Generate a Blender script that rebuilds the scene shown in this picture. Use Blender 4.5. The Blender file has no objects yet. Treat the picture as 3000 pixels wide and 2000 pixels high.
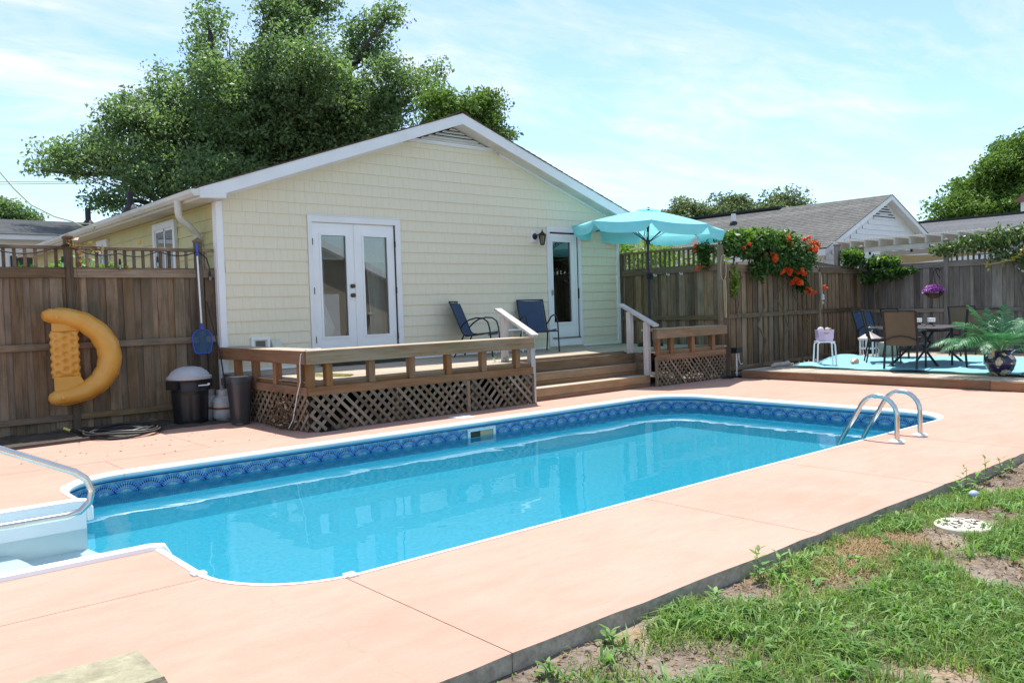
import bpy, bmesh, math, random
import numpy as np
from mathutils import Vector, Matrix

random.seed(7)
sc = bpy.context.scene
COL = sc.collection
R = math.radians

# ------------------------------------------------------------------ camera
cam_data = bpy.data.cameras.new('camera')
cam = bpy.data.objects.new('camera', cam_data)
COL.objects.link(cam)
cam_data.sensor_width = 36.0
cam_data.lens = 2423 / 3000 * 36
cam_data.clip_start = 0.05
cam_data.clip_end = 3000
_yaw, _pitch, _roll = 0.7122, -0.0403, -0.0305
_f = Vector((math.sin(_yaw) * math.cos(_pitch), math.cos(_yaw) * math.cos(_pitch), math.sin(_pitch)))
_r = Vector((math.cos(_yaw), -math.sin(_yaw), 0))
_u = _r.cross(_f)
_r2 = _r * math.cos(_roll) + _u * math.sin(_roll)
_u2 = -_r * math.sin(_roll) + _u * math.cos(_roll)
_m = Matrix((_r2, _u2, -_f)).transposed().to_4x4()
_m.translation = Vector((0, 0, 1.397))
cam.matrix_world = _m
sc.camera = cam

# ------------------------------------------------------------------ exposure
sc.view_settings.view_transform = 'Standard'
sc.view_settings.look = 'None'
sc.view_settings.exposure = 0.76
sc.view_settings.gamma = 1.0
sc.view_settings.use_curve_mapping = False
sc.cycles.use_denoising = True
sc.cycles.max_bounces = 8
sc.cycles.diffuse_bounces = 4
sc.cycles.glossy_bounces = 4
sc.cycles.transparent_max_bounces = 12
sc.cycles.caustics_reflective = False
sc.cycles.caustics_refractive = True
sc.cycles.sample_clamp_indirect = 4.0

# ------------------------------------------------------------------ sun and sky
SUN = Vector((0.25, 0.30, 1.0)).normalized()
sun_data = bpy.data.lights.new('sun', 'SUN')
sun_data.energy = 4.2
sun_data.angle = R(0.55)
sun_data.cycles.is_caustics_light = True
sun_data.color = (1.0, 0.955, 0.89)
sun = bpy.data.objects.new('sun', sun_data)
COL.objects.link(sun)
sun.rotation_euler = SUN.to_track_quat('Z', 'Y').to_euler()
sun.location = (10, 14, 40)


class G:
    """tiny node-graph helper"""
    def __init__(s, nt):
        s.nt = nt

    def n(s, t, ins=None, **kw):
        nd = s.nt.nodes.new(t)
        for k, v in kw.items():
            setattr(nd, k, v)
        if ins:
            for k, v in ins.items():
                s.set(nd, k, v)
        return nd

    def set(s, nd, k, v):
        sock = nd.inputs[k]
        if isinstance(v, bpy.types.NodeSocket):
            s.nt.links.new(v, sock)
        elif isinstance(v, bpy.types.Node):
            s.nt.links.new(v.outputs[0], sock)
        else:
            if isinstance(v, tuple) and len(v) == 3 and sock.type == 'RGBA':
                v = (*v, 1)
            sock.default_value = v

    def m(s, op, a, b=0.0, c=0.0, clamp=False):
        nd = s.n('ShaderNodeMath', operation=op, use_clamp=clamp)
        for i, v in enumerate((a, b, c)):
            s.set(nd, i, v)
        return nd.outputs[0]

    def mix(s, f, a, b, blend='MIX'):
        nd = s.n('ShaderNodeMix', data_type='RGBA', blend_type=blend)
        s.set(nd, 0, f); s.set(nd, 6, a); s.set(nd, 7, b)
        return nd.outputs[2]

    def ramp(s, f, stops, interp='LINEAR'):
        nd = s.n('ShaderNodeValToRGB')
        el = nd.color_ramp
        el.interpolation = interp
        while len(el.elements) < len(stops):
            el.elements.new(0.5)
        for e, (p, c) in zip(el.elements, stops):
            e.position = p
            e.color = (*c, 1) if len(c) == 3 else c
        s.set(nd, 0, f)
        return nd.outputs[0]

    def noise(s, vec, scale, detail=3, rough=0.55, dist=0.0):
        nd = s.n('ShaderNodeTexNoise')
        if vec is not None:
            s.set(nd, 'Vector', vec)
        s.set(nd, 'Scale', scale); s.set(nd, 'Detail', detail); s.set(nd, 'Roughness', rough); s.set(nd, 'Distortion', dist)
        return nd.outputs[0]

    def scalev(s, vec, sx, sy, sz):
        nd = s.n('ShaderNodeMapping')
        s.set(nd, 'Vector', vec)
        nd.inputs['Scale'].default_value = (sx, sy, sz)
        return nd.outputs[0]

    def link(s, a, b):
        s.nt.links.new(a, b)


world = bpy.data.worlds.new('World')
sc.world = world
world.use_nodes = True
g = G(world.node_tree)
world.node_tree.nodes.clear()
sky = g.n('ShaderNodeTexSky', sky_type='NISHITA', sun_disc=False)
sky.sun_elevation = math.asin(SUN.z)
sky.sun_rotation = math.atan2(SUN.x, SUN.y)
sky.altitude = 0
sky.air_density = 1.0
sky.dust_density = 0.5
sky.ozone_density = 0.6
tc = g.n('ShaderNodeTexCoord')
sep = g.n('ShaderNodeSeparateXYZ'); g.link(tc.outputs['Generated'], sep.inputs[0])
# thin high cloud: noise laid out on a plane far above, streaky along one wind direction
zc = g.m('ADD', g.m('MAXIMUM', sep.outputs[2], 0.0), 0.12)
px = g.m('DIVIDE', sep.outputs[0], zc); py = g.m('DIVIDE', sep.outputs[1], zc)
comb = g.n('ShaderNodeCombineXYZ', {0: px, 1: py})
rot = g.n('ShaderNodeMapping'); g.link(comb.outputs[0], rot.inputs['Vector'])
rot.inputs['Rotation'].default_value = (0, 0, 0.70)
rot.inputs['Scale'].default_value = (0.55, 1.25, 1)
rot.inputs['Location'].default_value = (0.35, 0.2, 0)
n1 = g.noise(rot.outputs[0], 1.15, 7, 0.62, 0.5)
n2 = g.noise(rot.outputs[0], 4.6, 6, 0.65, 0.9)
cl = g.m('ADD', g.m('MULTIPLY', n1, 0.72), g.m('MULTIPLY', n2, 0.28))
cloud = g.ramp(cl, [(0.45, (0, 0, 0)), (0.54, (0.40, 0.40, 0.40)), (0.63, (1, 1, 1))])
veil = g.m('ADD', g.m('MULTIPLY', cloud, 0.88), 0.08, clamp=True)
skyc = g.mix(veil, g.mix(1.0, sky.outputs[0], (0.80, 0.93, 1.04), 'MULTIPLY'), (4.45, 4.7, 4.85))
bg = g.n('ShaderNodeBackground', {'Color': skyc, 'Strength': 0.135})
wo = g.n('ShaderNodeOutputWorld'); g.link(bg.outputs[0], wo.inputs[0])

# ------------------------------------------------------------------ object helpers
ORIGIN = {}


def tag(o, label=None, cat=None, group=None, kind=None):
    if label: o['label'] = label
    if cat: o['category'] = cat
    if group: o['group'] = group
    if kind: o['kind'] = kind
    return o


def thing(name, label, cat, loc=(0, 0, 0), rz=0.0, group=None, local=False):
    o = bpy.data.objects.new(name, None)
    COL.objects.link(o)
    o.empty_display_size = 0.2
    o.location = loc
    o.rotation_euler = (0, 0, rz)
    ORIGIN[o.name] = Vector((0, 0, 0)) if local else Vector(loc)
    return tag(o, label, cat, group)


def link_mesh(name, me, parent=None, loc=None):
    o = bpy.data.objects.new(name, me)
    COL.objects.link(o)
    if parent is not None:
        o.parent = parent
        ORIGIN[o.name] = ORIGIN.get(parent.name, Vector((0, 0, 0)))
    if loc is not None:
        o.location = loc
    return o


def smooth_by_angle(me, ang=0.6):
    me.polygons.foreach_set('use_smooth', [True] * len(me.polygons))
    try:
        me.set_sharp_from_angle(angle=ang)
    except Exception:
        pass


class MB:
    """mesh builder, coordinates are world coordinates unless the thing is local"""
    def __init__(s):
        s.v = []; s.f = []; s.mi = []; s.uv = None; s.cur = 0

    def add(s, vs, fs):
        b = len(s.v)
        s.v += [tuple(p) for p in vs]
        for f in fs:
            s.f.append(tuple(i + b for i in f)); s.mi.append(s.cur)
        return s

    def box(s, x0, x1, y0, y1, z0, z1, M=None):
        vs = [Vector(p) for p in ((x0, y0, z0), (x1, y0, z0), (x1, y1, z0), (x0, y1, z0), (x0, y0, z1), (x1, y0, z1), (x1, y1, z1), (x0, y1, z1))]
        if M is not None: vs = [M @ p for p in vs]
        return s.add(vs, [(0, 3, 2, 1), (4, 5, 6, 7), (0, 1, 5, 4), (1, 2, 6, 5), (2, 3, 7, 6), (3, 0, 4, 7)])

    def prism(s, poly, z0, z1, M=None):
        """vertical prism over polygon [(x,y)]"""
        n = len(poly)
        vs = [Vector((x, y, z0)) for x, y in poly] + [Vector((x, y, z1)) for x, y in poly]
        if M is not None: vs = [M @ p for p in vs]
        fs = [tuple(range(n - 1, -1, -1)), tuple(range(n, 2 * n))]
        fs += [(i, (i + 1) % n, n + (i + 1) % n, n + i) for i in range(n)]
        return s.add(vs, fs)

    def xz(s, poly, y0, y1):
        """prism over an XZ polygon between two Y"""
        n = len(poly)
        vs = [(x, y0, z) for x, z in poly] + [(x, y1, z) for x, z in poly]
        fs = [tuple(range(n)), tuple(range(2 * n - 1, n - 1, -1))]
        fs += [((i + 1) % n, i, n + i, n + (i + 1) % n) for i in range(n)]
        return s.add(vs, fs)

    def yz(s, poly, x0, x1):
        n = len(poly)
        vs = [(x0, y, z) for y, z in poly] + [(x1, y, z) for y, z in poly]
        fs = [tuple(range(n - 1, -1, -1)), tuple(range(n, 2 * n))]
        fs += [(i, (i + 1) % n, n + (i + 1) % n, n + i) for i in range(n)]
        return s.add(vs, fs)

    def bar(s, p0, p1, w, h, up=(0, 0, 1)):
        """rectangular bar between two points; w across, h along 'up'"""
        p0 = Vector(p0); p1 = Vector(p1); d = (p1 - p0).normalized(); up = Vector(up)
        a = d.cross(up)
        if a.length < 1e-4: a = d.cross(Vector((1, 0, 0)))
        a.normalize(); b = a.cross(d).normalized()
        vs = []
        for p in (p0, p1):
            for sa, sb in ((-1, -1), (1, -1), (1, 1), (-1, 1)):
                vs.append(p + a * sa * w / 2 + b * sb * h / 2)
        return s.add(vs, [(0, 1, 2, 3), (7, 6, 5, 4), (0, 4, 5, 1), (1, 5, 6, 2), (2, 6, 7, 3), (3, 7, 4, 0)])

    def tube(s, pts, r, n=8, cap=True):
        pts = [Vector(p) for p in pts]
        rs = r if isinstance(r, (list, tuple)) else [r] * len(pts)
        t0 = (pts[1] - pts[0]).normalized()
        ref = Vector((0, 0, 1)) if abs(t0.z) < 0.9 else Vector((1, 0, 0))
        a = t0.cross(ref).normalized()
        vs = []; fs = []
        for i, p in enumerate(pts):
            if i == 0: t = pts[1] - pts[0]
            elif i == len(pts) - 1: t = pts[-1] - pts[-2]
            else: t = (pts[i + 1] - pts[i]).normalized() + (pts[i] - pts[i - 1]).normalized()
            t = t.normalized()
            a = (a - t * a.dot(t))
            if a.length < 1e-5: a = t.orthogonal()
            a.normalize(); b = t.cross(a)
            for k in range(n):
                an = 2 * math.pi * k / n
                vs.append(p + (a * math.cos(an) + b * math.sin(an)) * rs[i])
        for i in range(len(pts) - 1):
            for k in range(n):
                fs.append((i * n + k, i * n + (k + 1) % n, (i + 1) * n + (k + 1) % n, (i + 1) * n + k))
        if cap:
            fs.append(tuple(range(n - 1, -1, -1)))
            L = (len(pts) - 1) * n
            fs.append(tuple(range(L, L + n)))
        return s.add(vs, fs)

    def lathe(s, prof, c=(0, 0, 0), n=20, sx=1.0, sy=1.0, power=2.0):
        """revolve [(r,z)] about z through c; power>2 makes a squircle"""
        vs = []; fs = []
        for r, z in prof:
            for k in range(n):
                an = 2 * math.pi * k / n
                ca, sa = math.cos(an), math.sin(an)
                q = (abs(ca) ** power + abs(sa) ** power) ** (-1 / power)
                vs.append((c[0] + r * q * ca * sx, c[1] + r * q * sa * sy, c[2] + z))
        for i in range(len(prof) - 1):
            for k in range(n):
                fs.append((i * n + k, i * n + (k + 1) % n, (i + 1) * n + (k + 1) % n, (i + 1) * n + k))
        if prof[0][0] > 1e-4: fs.append(tuple(range(n - 1, -1, -1)))
        if prof[-1][0] > 1e-4:
            L = (len(prof) - 1) * n
            fs.append(tuple(range(L, L + n)))
        return s.add(vs, fs)

    def grid(s, P, thick=None):
        """quad sheet from 2D list of points"""
        h = len(P); w = len(P[0])
        vs = [p for row in P for p in row]
        fs = [(i * w + j, i * w + j + 1, (i + 1) * w + j + 1, (i + 1) * w + j) for i in range(h - 1) for j in range(w - 1)]
        return s.add(vs, fs)

    def quad(s, a, b, c, d):
        return s.add([a, b, c, d], [(0, 1, 2, 3)])

    def build(s, name, mat, parent=None, smooth=None, label=None):
        o0 = ORIGIN.get(parent.name, Vector((0, 0, 0))) if parent is not None else Vector((0, 0, 0))
        me = bpy.data.meshes.new(name)
        me.from_pydata([(x - o0.x, y - o0.y, z - o0.z) for x, y, z in s.v], [], s.f)
        mats = mat if isinstance(mat, (list, tuple)) else [mat]
        for m in mats: me.materials.append(m)
        if len(mats) > 1: me.polygons.foreach_set('material_index', s.mi)
        if s.uv is not None:
            uvl = me.uv_layers.new(name='UVMap')
            loops = [0] * len(me.loops)
            me.loops.foreach_get('vertex_index', loops)
            uvl.data.foreach_set('uv', [c for i in loops for c in s.uv[i]])
        if smooth: smooth_by_angle(me, smooth if not isinstance(smooth, bool) else 0.6)
        me.update()
        o = link_mesh(name, me, parent)
        if label: o['label'] = label
        return o


PLANKS = {}


def plank_mesh(name, dx, dy, dz, mat, ch=0.004):
    key = (round(dx, 3), round(dy, 3), round(dz, 3), mat.name, ch)
    if key in PLANKS: return PLANKS[key]
    ch = min(ch, dx * .3, dy * .3, dz * .3)
    bm = bmesh.new()
    bmesh.ops.create_cube(bm, size=1.0)
    for v in bm.verts:
        v.co = Vector((v.co.x * dx, v.co.y * dy, v.co.z * dz))
    if ch > 0:
        bmesh.ops.bevel(bm, geom=list(bm.edges), offset=ch, segments=1, affect='EDGES')
    me = bpy.data.meshes.new(name)
    bm.to_mesh(me); bm.free()
    me.materials.append(mat)
    PLANKS[key] = me
    return me


def plank(name, parent, x0, x1, y0, y1, z0, z1, mat, rot=None, ch=0.004):
    """a board as its own object with shared mesh data"""
    me = plank_mesh(name, abs(x1 - x0), abs(y1 - y0), abs(z1 - z0), mat, ch)
    o0 = ORIGIN.get(parent.name, Vector((0, 0, 0))) if parent is not None else Vector((0, 0, 0))
    o = link_mesh(name, me, parent, Vector(((x0 + x1) / 2, (y0 + y1) / 2, (z0 + z1) / 2)) - o0)
    if rot: o.rotation_euler = rot
    return o


def dup(root, loc, rz, **kw):
    r = root.copy(); COL.objects.link(r)
    r.location = loc; r.rotation_euler = (0, 0, rz)
    ORIGIN[r.name] = Vector((0, 0, 0))
    for k, v in kw.items(): r[k] = v
    for ch in list(root.children):
        c = ch.copy(); COL.objects.link(c); c.parent = r
        for gch in list(ch.children):
            d = gch.copy(); COL.objects.link(d); d.parent = c
    return r


def np_mesh(name, V, F, mat, parent=None, mats=None, mi=None):
    """fast mesh from numpy verts (n,3) and faces (m,k)"""
    V = np.asarray(V, np.float32); F = np.asarray(F, np.int32)
    if parent is not None:
        o0 = ORIGIN.get(parent.name, Vector((0, 0, 0)))
        V = V - np.array([o0.x, o0.y, o0.z], np.float32)
    me = bpy.data.meshes.new(name)
    m, k = F.shape
    me.vertices.add(len(V)); me.vertices.foreach_set('co', V.ravel())
    me.loops.add(m * k); me.loops.foreach_set('vertex_index', F.ravel())
    me.polygons.add(m)
    me.polygons.foreach_set('loop_start', np.arange(0, m * k, k, dtype=np.int32))
    me.polygons.foreach_set('loop_total', np.full(m, k, np.int32))
    if mats is None: me.materials.append(mat)
    else:
        for q in mats: me.materials.append(q)
        me.polygons.foreach_set('material_index', np.asarray(mi, np.int32))
    me.update(calc_edges=True)
    return link_mesh(name, me, parent)


RNG = np.random.default_rng(11)


def unit(a):
    return a / (np.linalg.norm(a, axis=-1, keepdims=True) + 1e-9)


def leaves(P, size, rng, up=0.5, aspect=0.5, jit=0.35, droop=0.0):
    """diamond leaves (folded quads) at points P; returns V,F. up: how much normals face the sky"""
    n = len(P)
    nrm = unit(rng.normal(size=(n, 3)) + np.array([0, 0, up]))
    d = rng.normal(size=(n, 3)); d[:, 2] -= droop
    d = unit(d - nrm * (d * nrm).sum(1, keepdims=True))
    s = np.cross(nrm, d)
    L = (size * (1 + jit * rng.normal(size=n))).clip(size * .4, size * 1.9)[:, None]
    a = P - d * L * .5; b = P + d * L * .5
    c = P + s * L * aspect * .5 + nrm * L * .08 - d * L * .06
    e = P - s * L * aspect * .5 + nrm * L * .08 - d * L * .06
    V = np.stack([a, c, b, e], 1).reshape(-1, 3)
    F = np.arange(4 * n).reshape(n, 4)
    return V, F


def merge(parts):
    Vs = []; Fs = []; o = 0
    for V, F in parts:
        Vs.append(V); Fs.append(F + o); o += len(V)
    return np.concatenate(Vs), np.concatenate(Fs)

# ------------------------------------------------------------------ materials


def base_mat(name):
    m = bpy.data.materials.new(name)
    m.use_nodes = True
    nt = m.node_tree
    nt.nodes.clear()
    gg = G(nt)
    out = gg.n('ShaderNodeOutputMaterial')
    return m, gg, out


def obj_coord(gg, rnd=True):
    t = gg.n('ShaderNodeTexCoord')
    if not rnd: return t.outputs['Object'], None
    oi = gg.n('ShaderNodeObjectInfo')
    add = gg.n('ShaderNodeVectorMath', operation='ADD')
    k = gg.n('ShaderNodeCombineXYZ', {0: gg.m('MULTIPLY', oi.outputs['Random'], 37.0), 1: gg.m('MULTIPLY', oi.outputs['Random'], 91.0), 2: gg.m('MULTIPLY', oi.outputs['Random'], 53.0)})
    gg.link(t.outputs['Object'], add.inputs[0]); gg.link(k.outputs[0], add.inputs[1])
    return add.outputs[0], oi.outputs['Random']


def pos(gg):
    return gg.n('ShaderNodeNewGeometry').outputs['Position']


def plain(name, col, rough=0.5, metal=0.0, var=0.12, scale=6.0, bump=0.0, bscale=60.0, spec=0.5, dirt=None, dscale=3.0, damt=0.5, coat=0.0):
    m, gg, out = base_mat(name)
    v, rnd = obj_coord(gg)
    nz = gg.noise(v, scale, 5, 0.6)
    lo = tuple(c * (1 - var) for c in col); hi = tuple(min(1, c * (1 + var)) for c in col)
    c = gg.ramp(nz, [(0.3, lo), (0.7, hi)])
    if dirt:
        dn = gg.noise(v, dscale, 6, 0.65, 0.3)
        f = gg.ramp(dn, [(0.48, (0, 0, 0)), (0.68, (1, 1, 1))])
        c = gg.mix(gg.m('MULTIPLY', f, damt), c, dirt)
    b = gg.n('ShaderNodeBsdfPrincipled', {'Base Color': c, 'Roughness': rough, 'Metallic': metal, 'Specular IOR Level': spec, 'Coat Weight': coat})
    if bump > 0:
        bn = gg.noise(v, bscale, 4, 0.6)
        bp = gg.n('ShaderNodeBump', {'Strength': bump, 'Distance': 0.01, 'Height': bn})
        gg.link(bp.outputs[0], b.inputs['Normal'])
    gg.link(b.outputs[0], out.inputs[0])
    return m


def wood(name, dark, light, axis, rnd_amt=0.3, rough=0.82, grey=None, gamt=0.5, grain=1.0, green=None):
    """weathered timber; grain runs along the object's local axis"""
    m, gg, out = base_mat(name)
    v, rnd = obj_coord(gg)
    sc_ = {'x': (1.2, 26, 26), 'y': (26, 1.2, 26), 'z': (26, 26, 1.2)}[axis]
    vs = gg.scalev(v, *sc_)
    fine = gg.noise(vs, 1.6 * grain, 6, 0.7, 0.6)
    big = gg.noise(gg.scalev(v, *[q ** .35 for q in sc_]), 1.1, 4, 0.6, 0.4)
    f = gg.m('ADD', gg.m('MULTIPLY', fine, 0.6), gg.m('MULTIPLY', big, 0.4))
    c = gg.ramp(f, [(0.33, dark), (0.62, light)])
    if grey:
        gn = gg.noise(gg.scalev(v, *[q ** .55 for q in sc_]), 0.9, 6, 0.68, 0.5)
        c = gg.mix(gg.m('MULTIPLY', gg.ramp(gn, [(0.42, (0, 0, 0)), (0.66, (1, 1, 1))]), gamt), c, grey)
    if green:
        gn2 = gg.noise(v, 2.6, 5, 0.6, 0.2)
        c = gg.mix(gg.m('MULTIPLY', gg.ramp(gn2, [(0.5, (0, 0, 0)), (0.72, (1, 1, 1))]), 0.55), c, green)
    val = gg.m('ADD', gg.m('MULTIPLY', gg.m('SUBTRACT', rnd, 0.5), 2 * rnd_amt), 1.0)
    hs = gg.n('ShaderNodeHueSaturation', {'Color': c, 'Value': val, 'Saturation': gg.m('ADD', 0.85, gg.m('MULTIPLY', gg.m('FRACT', gg.m('MULTIPLY', rnd, 7.3)), 0.3))})
    b = gg.n('ShaderNodeBsdfPrincipled', {'Base Color': hs.outputs[0], 'Roughness': rough, 'Specular IOR Level': 0.25})
    bp = gg.n('ShaderNodeBump', {'Strength': 0.5, 'Distance': 0.004, 'Height': fine})
    gg.link(bp.outputs[0], b.inputs['Normal'])
    gg.link(b.outputs[0], out.inputs[0])
    return m


def leaf_mat(name, c0, c1, c2, trans=0.35, rough=0.45, spec=0.4, tcol=None):
    m, gg, out = base_mat(name)
    ge = gg.n('ShaderNodeNewGeometry')
    r = ge.outputs['Random Per Island']
    c = gg.ramp(r, [(0.0, c0), (0.55, c1), (1.0, c2)])
    big = gg.noise(ge.outputs['Position'], 0.55, 3, 0.5)
    hs = gg.n('ShaderNodeHueSaturation', {'Color': c, 'Value': gg.m('ADD', 0.7, gg.m('MULTIPLY', big, 0.6))})
    b = gg.n('ShaderNodeBsdfPrincipled', {'Base Color': hs.outputs[0], 'Roughness': rough, 'Specular IOR Level': spec})
    tc_ = gg.mix(1.0, hs.outputs[0], tcol or (1.3, 1.5, 0.75), 'MULTIPLY')
    t = gg.n('ShaderNodeBsdfTranslucent', {'Color': tc_})
    mx = gg.n('ShaderNodeMixShader', {0: trans, 1: b.outputs[0], 2: t.outputs[0]})
    gg.link(mx.outputs[0], out.inputs[0])
    return m


def cloth(name, col, trans=0.35, rough=0.8, weave=400, var=0.08):
    m, gg, out = base_mat(name)
    v, rnd = obj_coord(gg)
    nz = gg.noise(v, 5, 4, 0.6)
    c = gg.ramp(nz, [(0.3, tuple(q * (1 - var) for q in col)), (0.7, tuple(min(1, q * (1 + var)) for q in col))])
    b = gg.n('ShaderNodeBsdfPrincipled', {'Base Color': c, 'Roughness': rough, 'Specular IOR Level': 0.2})
    bp = gg.n('ShaderNodeBump', {'Strength': 0.15, 'Distance': 0.002, 'Height': gg.noise(v, weave, 2, 0.5)})
    gg.link(bp.outputs[0], b.inputs['Normal'])
    t = gg.n('ShaderNodeBsdfTranslucent', {'Color': c})
    mx = gg.n('ShaderNodeMixShader', {0: trans, 1: b.outputs[0], 2: t.outputs[0]})
    gg.link(mx.outputs[0], out.inputs[0])
    return m


def glass_mat(name, tint=(0.9, 0.95, 0.95), ior=1.5, rough=0.0):
    m, gg, out = base_mat(name)
    fr = gg.n('ShaderNodeFresnel', {'IOR': ior})
    t = gg.n('ShaderNodeBsdfTransparent', {'Color': tint})
    gl = gg.n('ShaderNodeBsdfGlossy', {'Color': (1, 1, 1), 'Roughness': rough})
    f = gg.m('MULTIPLY', fr.outputs[0], 2.6, clamp=True)
    mx = gg.n('ShaderNodeMixShader', {0: f, 1: t.outputs[0], 2: gl.outputs[0]})
    gg.link(mx.outputs[0], out.inputs[0])
    return m


M = {}
M['white'] = plain('white_paint', (0.78, 0.79, 0.80), 0.45, var=0.04, scale=2.5, dirt=(0.55, 0.54, 0.50), dscale=2.0, damt=0.12)
M['vinyl'] = plain('white_vinyl', (0.82, 0.83, 0.84), 0.35, var=0.03, scale=3)
M['soffit'] = plain('soffit_paint', (0.66, 0.64, 0.58), 0.6, var=0.08, scale=2.0, dirt=(0.40, 0.36, 0.26), dscale=2.2, damt=0.4)
M['gutter'] = plain('gutter_paint', (0.70, 0.70, 0.66), 0.4, var=0.08, scale=1.5, dirt=(0.35, 0.36, 0.26), dscale=1.8, damt=0.35)
M['black_metal'] = plain('black_metal', (0.018, 0.019, 0.021), 0.45, 0.3, var=0.2)
M['bronze'] = plain('bronze', (0.10, 0.075, 0.05), 0.4, 0.7, var=0.25, scale=30)
M['steel'] = plain('steel', (0.62, 0.60, 0.57), 0.22, 1.0, var=0.06, scale=10)
M['black_rubber'] = plain('black_rubber', (0.015, 0.015, 0.016), 0.55, var=0.3)
M['black_plastic'] = plain('black_plastic', (0.012, 0.013, 0.015), 0.42, var=0.3, scale=5, dirt=(0.05, 0.05, 0.048), dscale=3, damt=0.2)
M['dark'] = plain('dark_interior', (0.05, 0.048, 0.045), 0.9, var=0.2)
M['roomwall'] = plain('room_wall', (0.62, 0.58, 0.52), 0.9, var=0.08)
M['curtain'] = cloth('curtain_cloth', (0.80, 0.79, 0.80), 0.25)
M['blind'] = plain('blind_slat', (0.66, 0.67, 0.66), 0.5, var=0.04)
M['glass'] = glass_mat('window_glass', (0.88, 0.92, 0.91))
M['jar'] = glass_mat('jar_glass', (0.85, 0.9, 0.9), 1.45)
M['soil'] = plain('soil', (0.060, 0.043, 0.030), 0.95, var=0.5, scale=14, bump=0.8, bscale=70, dirt=(0.13, 0.10, 0.075), dscale=9, damt=0.6)

# timber
OLD = ((0.060, 0.041, 0.024), (0.275, 0.186, 0.112))
for ax in 'xyz':
    M['fence_' + ax] = wood('fence_timber_' + ax, OLD[0], OLD[1], ax, 0.42, grey=(0.285, 0.232, 0.176), gamt=0.5, green=(0.075, 0.082, 0.045))
    M['grey_' + ax] = wood('grey_timber_' + ax, (0.075, 0.063, 0.052), (0.250, 0.215, 0.185), ax, 0.38, grey=(0.30, 0.275, 0.255), gamt=0.5)
    M['stain_' + ax] = wood('stained_timber_' + ax, (0.130, 0.056, 0.022), (0.325, 0.160, 0.075), ax, 0.16, grey=(0.26, 0.20, 0.135), gamt=0.42, green=(0.14, 0.125, 0.06))
    M['bench_' + ax] = wood('bench_timber_' + ax, (0.135, 0.080, 0.040), (0.365, 0.235, 0.135), ax, 0.14, grey=(0.34, 0.28, 0.20), gamt=0.55, green=(0.16, 0.155, 0.075))
    M['deck_' + ax] = wood('deck_timber_' + ax, (0.23, 0.185, 0.135), (0.50, 0.42, 0.32), ax, 0.16, grey=(0.46, 0.42, 0.36), gamt=0.6)
    M['lattice_' + ax] = wood('lattice_timber_' + ax, (0.080, 0.058, 0.038), (0.245, 0.180, 0.120), ax, 0.36, grey=(0.29, 0.255, 0.21), gamt=0.5, green=(0.13, 0.13, 0.075))
    M['silver_' + ax] = wood('silvered_timber_' + ax, (0.30, 0.27, 0.25), (0.62, 0.58, 0.55), ax, 0.06, grey=(0.60, 0.57, 0.55), gamt=0.6)

# cedar-look siding
def siding(name, col, stain):
    m, gg, out = base_mat(name)
    v, rnd = obj_coord(gg)
    p = pos(gg)
    fine = gg.noise(gg.scalev(p, 60, 60, 1.5), 1.3, 4, 0.7)
    big = gg.noise(p, 0.9, 5, 0.6)
    c = gg.ramp(fine, [(0.3, tuple(q * .93 for q in col)), (0.65, col)])
    c = gg.mix(gg.m('MULTIPLY', gg.ramp(big, [(0.45, (0, 0, 0)), (0.75, (1, 1, 1))]), 0.35), c, stain)
    b = gg.n('ShaderNodeBsdfPrincipled', {'Base Color': c, 'Roughness': 0.55, 'Specular IOR Level': 0.3})
    bp = gg.n('ShaderNodeBump', {'Strength': 0.35, 'Distance': 0.003, 'Height': fine})
    gg.link(bp.outputs[0], b.inputs['Normal'])
    gg.link(b.outputs[0], out.inputs[0])
    return m


M['siding'] = siding('cream_siding', (0.785, 0.720, 0.555), (0.74, 0.68, 0.53))
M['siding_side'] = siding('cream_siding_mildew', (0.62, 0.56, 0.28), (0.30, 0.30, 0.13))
M['garage'] = siding('garage_siding', (0.42, 0.36, 0.27), (0.34, 0.29, 0.22))


def shingles(name, c0, c1, c2):
    m, gg, out = base_mat(name)
    v, rnd = obj_coord(gg)
    p = pos(gg)
    a = gg.noise(gg.scalev(p, 1.4, 3.2, 3.2), 2.2, 5, 0.7)
    b_ = gg.noise(p, 26, 3, 0.6)
    f = gg.m('ADD', gg.m('MULTIPLY', a, 0.55), gg.m('MULTIPLY', b_, 0.45))
    c = gg.ramp(f, [(0.36, c0), (0.5, c1), (0.64, c2)])
    hs = gg.n('ShaderNodeHueSaturation', {'Color': c, 'Value': gg.m('ADD', 0.86, gg.m('MULTIPLY', rnd, 0.28))})
    b = gg.n('ShaderNodeBsdfPrincipled', {'Base Color': hs.outputs[0], 'Roughness': 0.9, 'Specular IOR Level': 0.2})
    gg.link(b.outputs[0], out.inputs[0])
    return m


M['roof_grey'] = shingles('grey_shingles', (0.088, 0.088, 0.082), (0.130, 0.130, 0.120), (0.185, 0.180, 0.165))
M['roof_brown'] = shingles('brown_shingles', (0.055, 0.036, 0.026), (0.10, 0.068, 0.048), (0.15, 0.108, 0.08))
M['roof_slate'] = shingles('blue_grey_shingles', (0.12, 0.125, 0.13), (0.16, 0.165, 0.17), (0.20, 0.205, 0.21))
M['roof_red'] = shingles('red_shingles', (0.20, 0.10, 0.075), (0.27, 0.14, 0.11), (0.33, 0.19, 0.15))


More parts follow.
